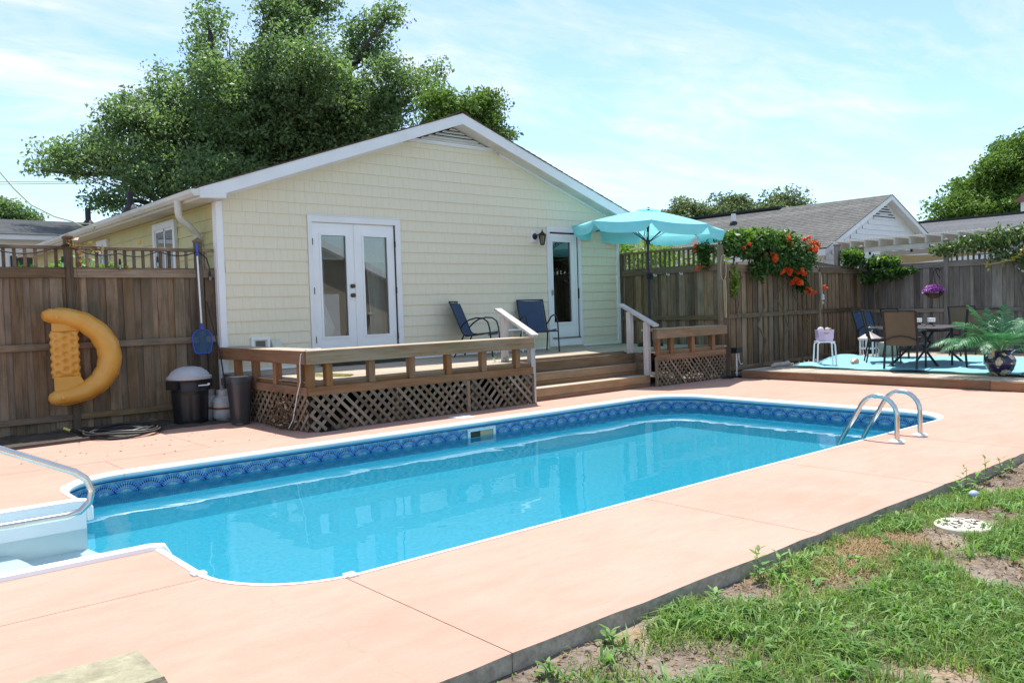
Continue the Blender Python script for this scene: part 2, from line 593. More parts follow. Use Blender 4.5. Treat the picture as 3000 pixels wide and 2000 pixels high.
def slab_mat():
    m, gg, out = base_mat('pink_concrete')
    p = pos(gg)
    v, rnd = obj_coord(gg)
    big = gg.noise(p, 0.55, 5, 0.62, 0.3)
    mid = gg.noise(gg.scalev(p, 1.0, 2.6, 1), 2.3, 6, 0.66, 0.4)
    fine = gg.noise(p, 55, 4, 0.65)
    f = gg.m('ADD', gg.m('ADD', gg.m('MULTIPLY', big, 0.45), gg.m('MULTIPLY', mid, 0.35)), gg.m('MULTIPLY', fine, 0.2))
    c = gg.ramp(f, [(0.32, (0.415, 0.232, 0.168)), (0.50, (0.482, 0.287, 0.218)), (0.68, (0.520, 0.328, 0.258))])
    # worn grey streaks and scuffs
    w = gg.noise(gg.scalev(p, 1.4, 5.0, 1), 1.7, 7, 0.72, 0.8)
    c = gg.mix(gg.m('MULTIPLY', gg.ramp(w, [(0.53, (0, 0, 0)), (0.68, (1, 1, 1))]), 0.55), c, (0.37, 0.255, 0.200))
    w2 = gg.noise(gg.scalev(p, 1.0, 7.0, 1), 4.2, 7, 0.75, 1.2)
    c = gg.mix(gg.m('MULTIPLY', gg.ramp(w2, [(0.61, (0, 0, 0)), (0.69, (1, 1, 1))]), 0.38), c, (0.27, 0.185, 0.145))
    w3 = gg.noise(p, 1.05, 6, 0.7, 0.7)
    c = gg.mix(gg.m('MULTIPLY', gg.ramp(w3, [(0.55, (0, 0, 0)), (0.70, (1, 1, 1))]), 0.40), c, (0.40, 0.30, 0.22))
    # hairline crack
    sx = gg.n('ShaderNodeSeparateXYZ'); gg.link(p, sx.inputs[0])
    wob = gg.m('MULTIPLY', gg.m('SUBTRACT', gg.noise(p, 5.0, 5, 0.7), 0.5), 0.16)
    near = gg.m('ABSOLUTE', gg.m('ADD', gg.m('SUBTRACT', sx.outputs[0], 1.70), wob))
    lim = gg.m('LESS_THAN', sx.outputs[1], 3.9)
    crk = gg.m('MULTIPLY', gg.m('LESS_THAN', near, 0.0022), lim)
    c = gg.mix(gg.m('MULTIPLY', crk, 0.25), c, (0.25, 0.16, 0.11))
    # sides of the slab are bare mossy concrete
    ge = gg.n('ShaderNodeNewGeometry')
    sn = gg.n('ShaderNodeSeparateXYZ'); gg.link(ge.outputs['True Normal'], sn.inputs[0])
    side = gg.m('LESS_THAN', gg.m('ABSOLUTE', sn.outputs[2]), 0.5)
    cs = gg.ramp(gg.noise(p, 22, 5, 0.7), [(0.3, (0.24, 0.215, 0.175)), (0.7, (0.50, 0.46, 0.40))])
    c = gg.mix(side, c, cs)
    b = gg.n('ShaderNodeBsdfPrincipled', {'Base Color': c, 'Roughness': 0.85, 'Specular IOR Level': 0.25})
    h = gg.m('ADD', gg.m('MULTIPLY', fine, 0.5), gg.m('MULTIPLY', mid, 0.8))
    c = gg.mix(gg.m('MULTIPLY', gg.ramp(gg.noise(p, 140, 3, 0.7), [(0.60, (0, 0, 0)), (0.74, (1, 1, 1))]), 0.22), c, (0.24, 0.16, 0.12))
    gg.set(b, 'Base Color', c)
    bp = gg.n('ShaderNodeBump', {'Strength': 0.40, 'Distance': 0.006, 'Height': h})
    gg.link(bp.outputs[0], b.inputs['Normal'])
    gg.link(b.outputs[0], out.inputs[0])
    return m


M['slab'] = slab_mat()
M['block'] = plain('mossy_concrete', (0.33, 0.30, 0.20), 0.92, var=0.3, scale=12, bump=0.9, bscale=45, dirt=(0.17, 0.17, 0.09), dscale=6, damt=0.6)
M['coping'] = plain('coping_vinyl', (0.80, 0.83, 0.82), 0.35, var=0.05, scale=2.5, dirt=(0.60, 0.66, 0.58), dscale=2.2, damt=0.35)
M['fibreglass'] = plain('step_fibreglass', (0.88, 0.89, 0.89), 0.3, var=0.02, scale=2)


def water_mat():
    m, gg, out = base_mat('pool_water')
    p = pos(gg)
    h1 = gg.noise(gg.scalev(p, 1.0, 1.4, 1), 1.3, 2, 0.45, 0.3)
    h2 = gg.noise(p, 5.5, 2, 0.5, 0.2)
    h = gg.m('ADD', h1, gg.m('MULTIPLY', h2, 0.07))
    bp = gg.n('ShaderNodeBump', {'Strength': 0.11, 'Distance': 0.05, 'Height': h})
    fr = gg.n('ShaderNodeFresnel', {'IOR': 1.33}); gg.link(bp.outputs[0], fr.inputs['Normal'])
    t = gg.n('ShaderNodeBsdfRefraction', {'Color': (0.86, 0.99, 1.0), 'IOR': 1.33, 'Roughness': 0.0}); gg.link(bp.outputs[0], t.inputs['Normal'])
    gl = gg.n('ShaderNodeBsdfGlossy', {'Color': (0.72, 0.80, 0.84), 'Roughness': 0.012}); gg.link(bp.outputs[0], gl.inputs['Normal'])
    mx = gg.n('ShaderNodeMixShader', {0: fr.outputs[0], 1: t.outputs[0], 2: gl.outputs[0]})
    gg.link(mx.outputs[0], out.inputs[0])
    return m


M['water'] = water_mat()


def liner_mat():
    """blue vinyl liner, printed border of beaded arches near the top (UV: metres along, metres down)"""
    m, gg, out = base_mat('pool_liner')
    uvn = gg.n('ShaderNodeUVMap'); s = gg.n('ShaderNodeSeparateXYZ'); gg.link(uvn.outputs[0], s.inputs[0])
    u, v = s.outputs[0], s.outputs[1]
    P_ = 0.21
    p = pos(gg)
    mott = gg.noise(p, 16, 5, 0.7)
    speck = gg.noise(p, 70, 3, 0.6)
    bg_ = gg.ramp(mott, [(0.38, (0.08, 0.25, 0.38)), (0.5, (0.20, 0.42, 0.52)), (0.62, (0.42, 0.56, 0.54))])
    uu = gg.m('MULTIPLY', gg.m('SUBTRACT', gg.m('FRACT', gg.m('DIVIDE', u, P_)), 0.5), P_)
    col = bg_
    cellid = gg.m('FLOOR', gg.m('DIVIDE', u, P_))
    for off in (0.0, P_, -P_):
        x = gg.m('ADD', uu, off)
        y = gg.m('SUBTRACT', 0.258, v)      # height above arch centre
        rr = gg.m('SQRT', gg.m('ADD', gg.m('MULTIPLY', x, x), gg.m('MULTIPLY', y, y)))
        an = gg.m('ARCTAN2', y, x)
        bead = gg.m('GREATER_THAN', gg.m('SINE', gg.m('MULTIPLY', an, 40.0)), -0.50)
        upper = gg.m('GREATER_THAN', y, -0.12)
        for r0, w, c in ((0.1485, 0.0095, (0.035, 0.17, 0.58)), (0.1275, 0.0095, (0.004, 0.010, 0.045)), (0.1075, 0.0085, (0.045, 0.20, 0.60)), (0.089, 0.006, (0.03, 0.12, 0.40))):
            ring = gg.m('LESS_THAN', gg.m('ABSOLUTE', gg.m('SUBTRACT', rr, r0)), w)
            f = gg.m('MULTIPLY', gg.m('MULTIPLY', ring, bead), upper) 
            col = gg.mix(f, col, c)
    inband = gg.m('LESS_THAN', v, 0.250)
    body = gg.ramp(gg.noise(p, 24, 4, 0.7), [(0.3, (0.025, 0.36, 0.54)), (0.5, (0.040, 0.45, 0.63)), (0.7, (0.07, 0.53, 0.70))])
    col = gg.mix(inband, body, col)
    # top trim: pale blue line then navy line
    col = gg.mix(gg.m('LESS_THAN', v, 0.090), col, (0.008, 0.035, 0.11))
    col = gg.mix(gg.m('LESS_THAN', v, 0.078), col, (0.12, 0.40, 0.72))
    b = gg.n('ShaderNodeBsdfPrincipled', {'Base Color': col, 'Roughness': 0.45, 'Specular IOR Level': 0.4})
    gg.link(b.outputs[0], out.inputs[0])
    return m


M['liner'] = liner_mat()
m_, gg_, out_ = base_mat('liner_floor')
p_ = pos(gg_)
nz_ = gg_.noise(p_, 26, 4, 0.7)
c_ = gg_.ramp(nz_, [(0.3, (0.010, 0.35, 0.52)), (0.5, (0.016, 0.44, 0.62)), (0.7, (0.036, 0.53, 0.70))])
b_ = gg_.n('ShaderNodeBsdfPrincipled', {'Base Color': c_, 'Roughness': 0.5})
gg_.link(b_.outputs[0], out_.inputs[0])
M['liner_floor'] = m_


def ground_mat():
    m, gg, out = base_mat('lawn_soil')
    p = pos(gg)
    a = gg.noise(p, 1.3, 6, 0.65, 0.3)
    b_ = gg.noise(p, 18, 5, 0.7)
    c_ = gg.noise(p, 90, 3, 0.6)
    c = gg.ramp(b_, [(0.3, (0.075, 0.055, 0.042)), (0.5, (0.155, 0.12, 0.095)), (0.72, (0.27, 0.225, 0.185))])
    sand = gg.ramp(a, [(0.46, (0, 0, 0)), (0.62, (1, 1, 1))])
    c = gg.mix(gg.m('MULTIPLY', sand, 0.7), c, (0.34, 0.285, 0.24))
    straw = gg.ramp(gg.noise(p, 2.1, 5, 0.6, 0.6), [(0.56, (0, 0, 0)), (0.68, (1, 1, 1))])
    c = gg.mix(gg.m('MULTIPLY', straw, 0.6), c, (0.34, 0.22, 0.10))
    far = gg.n('ShaderNodeVectorMath', operation='LENGTH'); gg.link(p, far.inputs[0])
    ff = gg.m('MULTIPLY', gg.m('SUBTRACT', far.outputs['Value'], 24.0), 0.1, clamp=True)
    c = gg.mix(ff, c, (0.085, 0.115, 0.04))
    b = gg.n('ShaderNodeBsdfPrincipled', {'Base Color': c, 'Roughness': 0.95, 'Specular IOR Level': 0.15})
    bp = gg.n('ShaderNodeBump', {'Strength': 0.7, 'Distance': 0.02, 'Height': gg.m('ADD', b_, gg.m('MULTIPLY', c_, 0.4))})
    gg.link(bp.outputs[0], b.inputs['Normal'])
    gg.link(b.outputs[0], out.inputs[0])
    return m


M['ground'] = ground_mat()
M['grass'] = leaf_mat('grass_blades', (0.090, 0.165, 0.032), (0.160, 0.265, 0.058), (0.34, 0.38, 0.13), 0.42, 0.6, 0.3)
M['straw'] = leaf_mat('dry_straw', (0.30, 0.20, 0.09), (0.38, 0.27, 0.13), (0.46, 0.36, 0.20), 0.25, 0.7, 0.2, (1, 1, 1))
M['litter'] = leaf_mat('leaf_litter', (0.10, 0.055, 0.03), (0.20, 0.12, 0.07), (0.42, 0.33, 0.24), 0.1, 0.8, 0.2, (1, 1, 1))
M['weed'] = leaf_mat('weed_leaf', (0.075, 0.17, 0.03), (0.13, 0.27, 0.05), (0.24, 0.38, 0.10), 0.38, 0.55, 0.35)
M['oak'] = leaf_mat('oak_leaf', (0.105, 0.165, 0.082), (0.155, 0.230, 0.112), (0.225, 0.305, 0.155), 0.46, 0.5, 0.4)
M['oak_far'] = leaf_mat('far_oak_leaf', (0.110, 0.145, 0.065), (0.150, 0.190, 0.085), (0.200, 0.240, 0.120), 0.3, 0.5, 0.4)
M['tree_right'] = leaf_mat('right_tree_leaf', (0.075, 0.135, 0.026), (0.120, 0.200, 0.040), (0.175, 0.265, 0.062), 0.36, 0.55, 0.35)
M['vine'] = leaf_mat('vine_leaf', (0.020, 0.060, 0.012), (0.040, 0.105, 0.020), (0.10, 0.19, 0.035), 0.3, 0.5, 0.4)
M['vine_light'] = leaf_mat('young_vine_leaf', (0.10, 0.20, 0.03), (0.17, 0.28, 0.045), (0.26, 0.36, 0.07), 0.4, 0.4, 0.4)
M['jasmine'] = leaf_mat('jasmine_leaf', (0.045, 0.090, 0.024), (0.085, 0.145, 0.04), (0.20, 0.26, 0.09), 0.3, 0.48, 0.45)
M['yellow_leaf'] = leaf_mat('yellow_leaf', (0.30, 0.25, 0.03), (0.42, 0.36, 0.06), (0.5, 0.44, 0.12), 0.35)
M['red_leaf'] = leaf_mat('red_leaf', (0.26, 0.06, 0.02), (0.32, 0.14, 0.04), (0.30, 0.28, 0.06), 0.25)
M['orange_petal'] = leaf_mat('orange_petal', (0.68, 0.075, 0.030), (0.80, 0.14, 0.045), (0.85, 0.26, 0.07), 0.35, 0.5, 0.3, (1.2, 1.0, 0.8))
M['purple_petal'] = leaf_mat('purple_petal', (0.28, 0.06, 0.36), (0.46, 0.13, 0.50), (0.72, 0.42, 0.74), 0.25, 0.6, 0.3, (1, 1, 1))
M['white_petal'] = leaf_mat('white_petal', (0.62, 0.58, 0.52), (0.72, 0.70, 0.66), (0.78, 0.78, 0.76), 0.25, 0.6, 0.3, (1, 1, 1))
M['palm'] = leaf_mat('palm_leaflet', (0.030, 0.140, 0.060), (0.065, 0.230, 0.090), (0.14, 0.34, 0.16), 0.25, 0.45, 0.5, (1.1, 1.3, 0.8))
M['bark'] = wood('bark', (0.045, 0.036, 0.028), (0.135, 0.115, 0.095), 'z', 0.1)
M['stem'] = plain('vine_stem', (0.14, 0.10, 0.06), 0.8)
# ------------------------------------------------------------------ ground
GZ = -0.075
_nx, _ny = 125, 54
_gx = np.linspace(0.4, 16.0, _nx); _gy = np.linspace(-4.0, 2.6, _ny)
_X, _Y = np.meshgrid(_gx, _gy)


def vnoise(x, y, s, seed=0):
    """smooth value noise on numpy arrays"""
    rg = np.random.default_rng(seed); T = rg.random((64, 64))
    x = x * s + 100; y = y * s + 100
    xi = np.floor(x).astype(int); yi = np.floor(y).astype(int); fx = x - xi; fy = y - yi
    fx = fx * fx * (3 - 2 * fx); fy = fy * fy * (3 - 2 * fy)
    g_ = lambda a, b: T[a % 64, b % 64]
    return (g_(xi, yi) * (1 - fx) + g_(xi + 1, yi) * fx) * (1 - fy) + (g_(xi, yi + 1) * (1 - fx) + g_(xi + 1, yi + 1) * fx) * fy


def lawn_z(x, y):
    return GZ + 0.035 * (vnoise(x, y, 1.1, 1) - 0.5) + 0.022 * (vnoise(x, y, 4.5, 2) - 0.5)


_Z = lawn_z(_X, _Y)
mb = MB()
mb.grid([[(_X[i, j], _Y[i, j], _Z[i, j]) for j in range(_nx)] for i in range(_ny)])
for x0, x1, y0, y1 in ((-400, 0.4, -400, 2.6), (0.4, 16, -400, -4), (16, 400, -400, 2.6), (-400, -0.5, 2.6, 8.5), (10.6, 400, 2.6, 8.5), (-0.5, 10.6, 2.6, 3.4), (-400, 400, 8.5, 700)):
    mb.quad((x0, y0, GZ), (x1, y0, GZ), (x1, y1, GZ), (x0, y1, GZ))
ground = mb.build('ground', M['ground'])
tag(ground, 'patchy sandy lawn soil and surrounding ground', 'ground', kind='structure')

# planting beds by the fences (raised soil)
def soil_bed(name, x0, x1, y0, y1, z, label, seed):
    nx = max(4, int((x1 - x0) / .12)); ny = max(4, int((y1 - y0) / .12))
    xs = np.linspace(x0, x1, nx); ys = np.linspace(y0, y1, ny)
    rg = np.random.default_rng(seed)
    P_ = [[(x, y, z + 0.03 * (vnoise(np.array(x), np.array(y), 3.0, seed) - .5) + rg.normal() * .006 - (0.05 if i in (0, ny - 1) else 0)) for x in xs] for i, y in enumerate(ys)]
    b = MB(); b.grid(P_)
    o = b.build(name, M['soil'])
    return tag(o, label, 'soil', kind='structure')


soil_bed('soil_bed', -7.0, 4.58, 10.62, 12.1, 0.015, 'dark bare soil strip at the foot of the left fence', 3)
soil_bed('soil_bed', 13.0, 19.6, 8.55, 9.75, 0.02, 'dark soil strip behind the low deck under the back fence', 4)

# ------------------------------------------------------------------ pool outline
PX0, PX1, PY0, PY1, PR = 1.59, 10.27, 3.877, 8.17, 0.66
SY0, SY1 = 5.24, 6.97           # mouth of the entry steps in the left end


def pool_path(off=0.0, na=12):
    """inner outline offset outwards; starts at the far side of the step mouth, goes clockwise seen from above"""
    r = PR + off; pts = []
    pts.append((PX0 - off, SY1))
    for cx, cy, a0, a1 in ((PX0 + PR, PY1 - PR, 180, 90), (PX1 - PR, PY1 - PR, 90, 0), (PX1 - PR, PY0 + PR, 0, -90), (PX0 + PR, PY0 + PR, -90, -180)):
        for k in range(na + 1):
            a = R(a0 + (a1 - a0) * k / na)
            pts.append((cx + r * math.cos(a), cy + r * math.sin(a)))
    pts.append((PX0 - off, SY0))
    return pts


def arc(cx, cy, r, a0, a1, n=10):
    return [(cx + r * math.cos(R(a0 + (a1 - a0) * k / n)), cy + r * math.sin(R(a0 + (a1 - a0) * k / n))) for k in range(n + 1)]


# ------------------------------------------------------------------ concrete around the pool
slab = thing('pool_deck', 'pink tinted concrete paving round the pool', 'paving', (6, 6, 0))
slab['kind'] = 'structure'
e = 0.0028; O = 0.004; LY = 2.52; ro = PR + O
nl = (PX0 + PR, PY0 + PR); nr = (PX1 - PR, PY0 + PR); fl = (PX0 + PR, PY1 - PR); fr_ = (PX1 - PR, PY1 - PR)


def wob(p0, p1, n, amp, seed):
    rg = random.Random(seed)
    return [(p0[0] + (p1[0] - p0[0]) * k / n, p0[1] + (p1[1] - p0[1]) * k / n + rg.uniform(-amp, amp)) for k in range(n + 1)]


def arc_x(cx, cy, r, x):
    return cy - math.sqrt(max(0, r * r - (x - cx) ** 2))


ye = PY0 - O
J = [2.13, 4.55, 6.35, 8.30]
panels = []
a_nl = arc(*nl, ro, 180, 270, 10)
panels.append(wob((-7, LY), (J[0] - e, LY), 40, .006, 1) + [(J[0] - e, arc_x(nl[0], nl[1], ro, J[0] - e))] + [p for p in reversed(a_nl) if p[0] < J[0] - .02 and p[1] < 4.43] + [(PX0 - O + .002, 4.43 - e), (-7, 4.43 - e)])
panels.append([(-7, 4.43 + e), (PX0 - O, 4.43 + e), (PX0 - O, SY0 - .06), (-7, SY0 - .06)])
panels.append([(-7, SY0 - .052), (-.32, SY0 - .052), (-.32, SY1 + .052), (-7, SY1 + .052)])
a_fl = arc(*fl, ro, 180, 90, 10)
panels.append([(-7, SY1 + .06), (PX0 - O, SY1 + .06)] + a_fl + [(fl[0], 8.85 - .006), (-7, 8.85 - .006)])
panels.append([(-7, 8.85 + .006), (3.30 - e, 8.85 + .006), (3.30 - e, 10.60)] + wob((3.30 - e, 10.60), (-7, 10.66), 30, .03, 5)[1:])
panels.append([(3.30 + e, 8.85 + e), (4.62, 8.85 + e), (4.62, 11.2), (3.9, 11.15), (3.30 + e, 10.62)])
panels.append([(fl[0] + e * 2, PY1 + O), (5.0 - e, PY1 + O), (5.0 - e, 8.85 - e), (fl[0] + e * 2, 8.85 - e)])
panels.append([(5.0 + e, PY1 + O), (8.0 - e, PY1 + O), (8.0 - e, 9.3), (5.0 + e, 9.3)])
a_fr = arc(*fr_, ro, 90, 0, 10)
panels.append([(8.0 + e, PY1 + O)] + a_fr + [(PX1 + O, 4.82 + e), (12.93, 4.82 + e), (13.0, 8.7), (12.9, 9.4), (8.0 + e, 9.4)])
a_nr = arc(*nr, ro, 0, -90, 10)
panels.append([(J[3] + e, LY)] + wob((J[3] + e, LY), (12.93, LY + .05), 16, .008, 6)[1:] + [(12.93, 4.82 - e), (PX1 + O, 4.82 - e)] + a_nr + [(J[3] + e, ye)])
for k in range(3):
    panels.append(wob((J[k] + e, LY), (J[k + 1] - e, LY), 12, .008, 20 + k) + [(J[k + 1] - e, ye), (J[k] + e, ye)] if k else
                  wob((J[0] + e, LY), (J[1] - e, LY), 12, .008, 20) + [(J[1] - e, ye), (nl[0], ye), (J[0] + e, arc_x(nl[0], nl[1], ro, J[0] + e))])
for poly in panels:
    b = MB(); b.prism(poly, -0.145, 0.0)
    b.build('slab_panel', M['slab'], slab)

# ------------------------------------------------------------------ pool
pool = thing('swimming_pool', 'rectangular in-ground pool with blue patterned liner and white coping', 'pool', (PX0, PY0, -0.2))
path = pool_path(0.0)
# wall: follows the outline, UV = metres along / metres down; floor falls towards the right end


def floor_z(x):
    t = min(1, max(0, (x - 3.5) / 5.0))
    return -1.0 - 0.30 * t * t * (3 - 2 * t)


cum = [0.0]
for a_, b2 in zip(path[:-1], path[1:]): cum.append(cum[-1] + math.hypot(b2[0] - a_[0], b2[1] - a_[1]))
b = MB(); b.uv = []
dz = [0.0, 0.07, 0.36, None]
fine = []
for i in range(len(path) - 1):
    L = cum[i + 1] - cum[i]; n = max(1, int(L / .5))
    for k in range(n):
        t = k / n
        fine.append((path[i][0] * (1 - t) + path[i + 1][0] * t, path[i][1] * (1 - t) + path[i + 1][1] * t, cum[i] + L * t))
fine.append((*path[-1], cum[-1]))
vs = []; uvs = []
for x, y, u_ in fine:
    for d in dz:
        z = floor_z(x) - .01 if d is None else -0.012 - d
        # below the border the liner slopes in to the floor, shaped to face up to the sun
        xi = x if d is not None else min(max(x, PX0 + .04), PX1 - .75); yi = y if d is not None else min(max(y, PY0 + .55), PY1 - .75)
        vs.append((xi, yi, z)); uvs.append((u_, -z))
fs = [(i * 4 + k, i * 4 + k + 1, (i + 1) * 4 + k + 1, (i + 1) * 4 + k) for i in range(len(fine) - 1) for k in range(3)]
b.add(vs, fs); b.uv = uvs
b.build('liner_wall', M['liner'], pool)
# wall under the step mouth
b = MB(); b.uv = []
b.add([(PX0, SY0, -0.9), (PX0, SY1, -0.9), (PX0, SY1, -1.0), (PX0, SY0, -1.0)], [(0, 1, 2, 3)]); b.uv = [(0, .9), (1.7, .9), (1.7, 1.15), (0, 1.15)]
b.build('liner_wall', M['liner'], pool)
xs = np.linspace(PX0, PX1, 30)
b = MB(); b.grid([[(x, y, floor_z(x)) for x in xs] for y in (PY0, 5, 6, 7, PY1)])
b.build('liner_floor', M['liner_floor'], pool)

# coping: rounded white extrusion in lengths with butt joints
prof = [(.003, -.060), (-.026, -.060), (-.042, -.054), (-.050, -.040), (-.049, -.024), (-.040, -.010), (-.026, -.001), (-.010, .004), (.006, .006), (.016, .003), (.003, -.004)]
cpts = []
for (x, y, u_), (x2, y2, u2) in zip(fine[:-1], fine[1:]):
    cpts.append((x, y, u_))
cpts.append(fine[-1])
nrmls = []
for i in range(len(cpts)):
    p = cpts[max(0, i - 1)]; q = cpts[min(len(cpts) - 1, i + 1)]
    t = Vector((q[0] - p[0], q[1] - p[1])).normalized()
    nrmls.append(Vector((-t.y, t.x)))     # outward for a clockwise path
seams = [0, 1.55, 4.6, 7.9, 9.6, 13.0, 16.2, 19.4, 21.6, cum[-1]]
for s0, s1 in zip(seams[:-1], seams[1:]):
    idx = [i for i, c in enumerate(cpts) if s0 + .03 < c[2] < s1 - .03]
    sta = []
    def at_len(s):
        for i in range(len(cpts) - 1):
            if cpts[i][2] <= s <= cpts[i + 1][2] + 1e-9:
                t = (s - cpts[i][2]) / max(1e-9, cpts[i + 1][2] - cpts[i][2])
                return (cpts[i][0] * (1 - t) + cpts[i + 1][0] * t, cpts[i][1] * (1 - t) + cpts[i + 1][1] * t), (nrmls[i] * (1 - t) + nrmls[i + 1] * t).normalized()
    sta.append(at_len(s0 + .0015)); sta += [((cpts[i][0], cpts[i][1]), nrmls[i]) for i in idx]; sta.append(at_len(s1 - .0015))
    b = MB(); n = len(prof); vs = []; fs = []
    for (x, y), nn in sta:
        for d, z in prof: vs.append((x + nn.x * d, y + nn.y * d, z))
    for i in range(len(sta) - 1):
        for k in range(n): fs.append((i * n + k, (i + 1) * n + k, (i + 1) * n + (k + 1) % n, i * n + (k + 1) % n))
    fs.append(tuple(range(n))); fs.append(tuple(range(len(sta) * n - 1, (len(sta) - 1) * n - 1, -1)))
    b.add(vs, fs); b.build('coping', M['coping'], pool, smooth=0.5)
# clip over a joint in the near coping and one near the steps
for s in (seams[6], seams[8]):
    (x, y), nn = ((2.17, PY0), Vector((0, -1))) if s == seams[6] else ((1.585, 4.52), Vector((-1, 0)))
    b = MB(); t = Vector((-nn.y, nn.x))
    q = [(x + t.x * a + nn.x * d, y + t.y * a + nn.y * d) for a, d in ((-.03, -.045), (.03, -.045), (.03, .03), (-.03, .03))]
    b.prism(q, -.03, .010)
    b.build('coping_clip', M['coping'], pool)

# skimmer mouth in the far wall
sx0, sx1, sz0, sz1 = 6.27, 6.72, -.285, -.10
b = MB(); yb = PY1
for x0, x1, z0, z1 in ((sx0, sx1, sz1 - .035, sz1), (sx0, sx1, sz0, sz0 + .035), (sx0, sx0 + .04, sz0 + .035, sz1 - .035), (sx1 - .04, sx1, sz0 + .035, sz1 - .035)):
    b.box(x0, x1, yb - .014, yb + .002, z0, z1)
fp = b.build('skimmer_frame', M['coping'], pool)
b = MB(); b.box(sx0 + .04, sx1 - .04, yb - .008, yb - .003, sz0 + .035, sz1 - .035); b.build('skimmer_opening', plain('skimmer_dark', (0.05, 0.045, 0.02), 0.8), pool)
b = MB(); b.box(sx0 + .20, sx1 - .05, yb - .013, yb - .009, sz0 + .05, sz1 - .04); b.build('skimmer_weir', plain('skimmer_weir', (0.50, 0.42, 0.24), 0.6), pool)
b = MB()
for k in range(6):
    for z in (sz1 - .017, sz0 + .017): b.lathe([(.005, 0), (.004, .003)], (0, 0, 0), 6); b.v[-12:] = [(sx0 + .03 + k * (sx1 - sx0 - .06) / 5 + p[0], yb - .0145 - p[2], z + p[1]) for p in b.v[-12:]]
b.build('skimmer_screws', M['steel'], pool)['kind'] = 'stuff'

# entry steps at the left end
st = thing('pool_steps', 'white moulded entry steps set into the left end of the pool', 'steps', (0.8, 6.1, -0.3))
for nm, y0, y1 in (('side_wall', SY0 - .05, SY0), ('side_wall', SY1, SY1 + .05)):
    b = MB()
    b.box(-.32, PX0 + .03, y0, y1, -1.15, -.004)
    b.build(nm, M['fibreglass'], st)
    lip = MB()
    yc = (y0 + y1) / 2
    lip.tube([(-.32, yc, .004), (PX0 - .04, yc, .004), (PX0 + .03, yc, -.004), (PX0 + .055, yc, -.05), (PX0 + .058, yc, -.14)], [.036, .036, .036, .034, .03], 10)
    lip.build('lip', M['fibreglass'], st, smooth=True)
b = MB(); b.box(-.32, -.27, SY0, SY1, -1.15, 0.0); b.build('back_wall', M['fibreglass'], st)
for x0, x1, z in ((-.27, .22, -.16), (.22, .62, -.36), (.62, 1.06, -.58), (1.06, PX0, -.82)):
    b = MB(); b.prism([(x0, SY0), (x1 + .03, SY0)] + [(x1 + .03 + .12 * math.sin(math.pi * k / 8), SY0 + (SY1 - SY0) * k / 8) for k in range(1, 8)] + [(x1 + .03, SY1), (x0, SY1)], z - .04 if x0 < 0 else -1.15, z)
    b.build('tread', M['fibreglass'], st)

# water
b = MB()
wl = [(-.27, SY0), *[(x, y) for x, y in reversed(path)], (-.27, SY1)]
wz = -0.200
b.add([(x, y, wz) for x, y in wl], [tuple(range(len(wl)))])
wt = b.build('pool_water', M['water'])
if wt.data.polygons[0].normal.z < 0: wt.data.flip_normals()
wt.data.polygons.foreach_set('use_smooth', [True])
for o_ in pool.children_recursive:
    if 'liner' in o_.name: o_.cycles.is_caustics_receiver = True
for o_ in st.children_recursive: o_.cycles.is_caustics_receiver = True
wt.cycles.is_caustics_caster = True
tag(wt, 'clear turquoise water filling the pool', 'water', kind='structure')

# grab rail of the steps
hr = thing('steps_handrail', 'bent stainless handrail over the pool entry steps', 'handrail', (0.3, 6.1, 0))
pts = [(-.10, 6.1, -.16), (-.10, 6.1, .75), (-.04, 6.1, .92), (.10, 6.1, 1.0), (.35, 6.1, .90), (.94, 6.1, .60), (1.19, 6.1, .475), (1.36, 6.1, .39), (1.43, 6.1, .33), (1.462, 6.1, .25), (1.44, 6.1, .17), (1.38, 6.1, .12), (1.30, 6.1, .105), (.90, 6.1, .105), (.45, 6.1, .105), (.40, 6.1, .09), (.38, 6.1, .04), (.38, 6.1, -.36)]
b = MB(); b.tube(pts, .024, 12); b.build('rail', M['steel'], hr, smooth=True)
for x, z in ((-.10, -.16), (.38, -.36)):
    b = MB(); b.lathe([(.055, 0), (.055, .008), (.03, .02)], (x, 6.1, z), 16); b.build('flange', M['vinyl'], hr, smooth=True)

# ladder at the deep end
ld = thing('pool_ladder', 'stainless pool ladder with two looped rails at the deep end', 'ladder', (8.2, 3.58, 0))
for x in (7.94, 8.45):
    pts = [(x, 3.58, 0), (x, 3.58, .22)]
    for k in range(0, 11):
        a = R(180 - 150 * k / 10); rr = .185
        pts.append((x, 3.765 + rr * math.cos(a), .25 + rr * math.sin(a)))
    last = pts[-1]
    dirv = Vector((0, .50, -.866))
    pts.append((x, last[1] + .50 * .45, last[2] - .866 * .45))
    pts.append((x, last[1] + .50 * .55, last[2] - .866 * .62))
    pts.append((x, last[1] + .50 * .55, -1.15))
    b = MB(); b.tube(pts, .0235, 12); b.build('rail', M['steel'], ld, smooth=True)
    b = MB(); b.lathe([(.075, 0), (.075, .010), (.055, .022), (.026, .026)], (x, 3.58, 0), 20); b.build('flange', M['vinyl'], ld, smooth=True)
for z in (-.45, -.72, -.99):
    b = MB(); b.box(7.94, 8.45, 4.17, 4.25, z - .015, z + .015); b.build('tread', M['vinyl'], ld)

# skimmer lid in the paving
MB().prism([(6.36, 8.42), (6.62, 8.42), (6.62, 8.68), (6.36, 8.68)], 0.0, .008).build('skimmer_lid', M['vinyl'], pool, label='flat white square skimmer lid set in the paving')
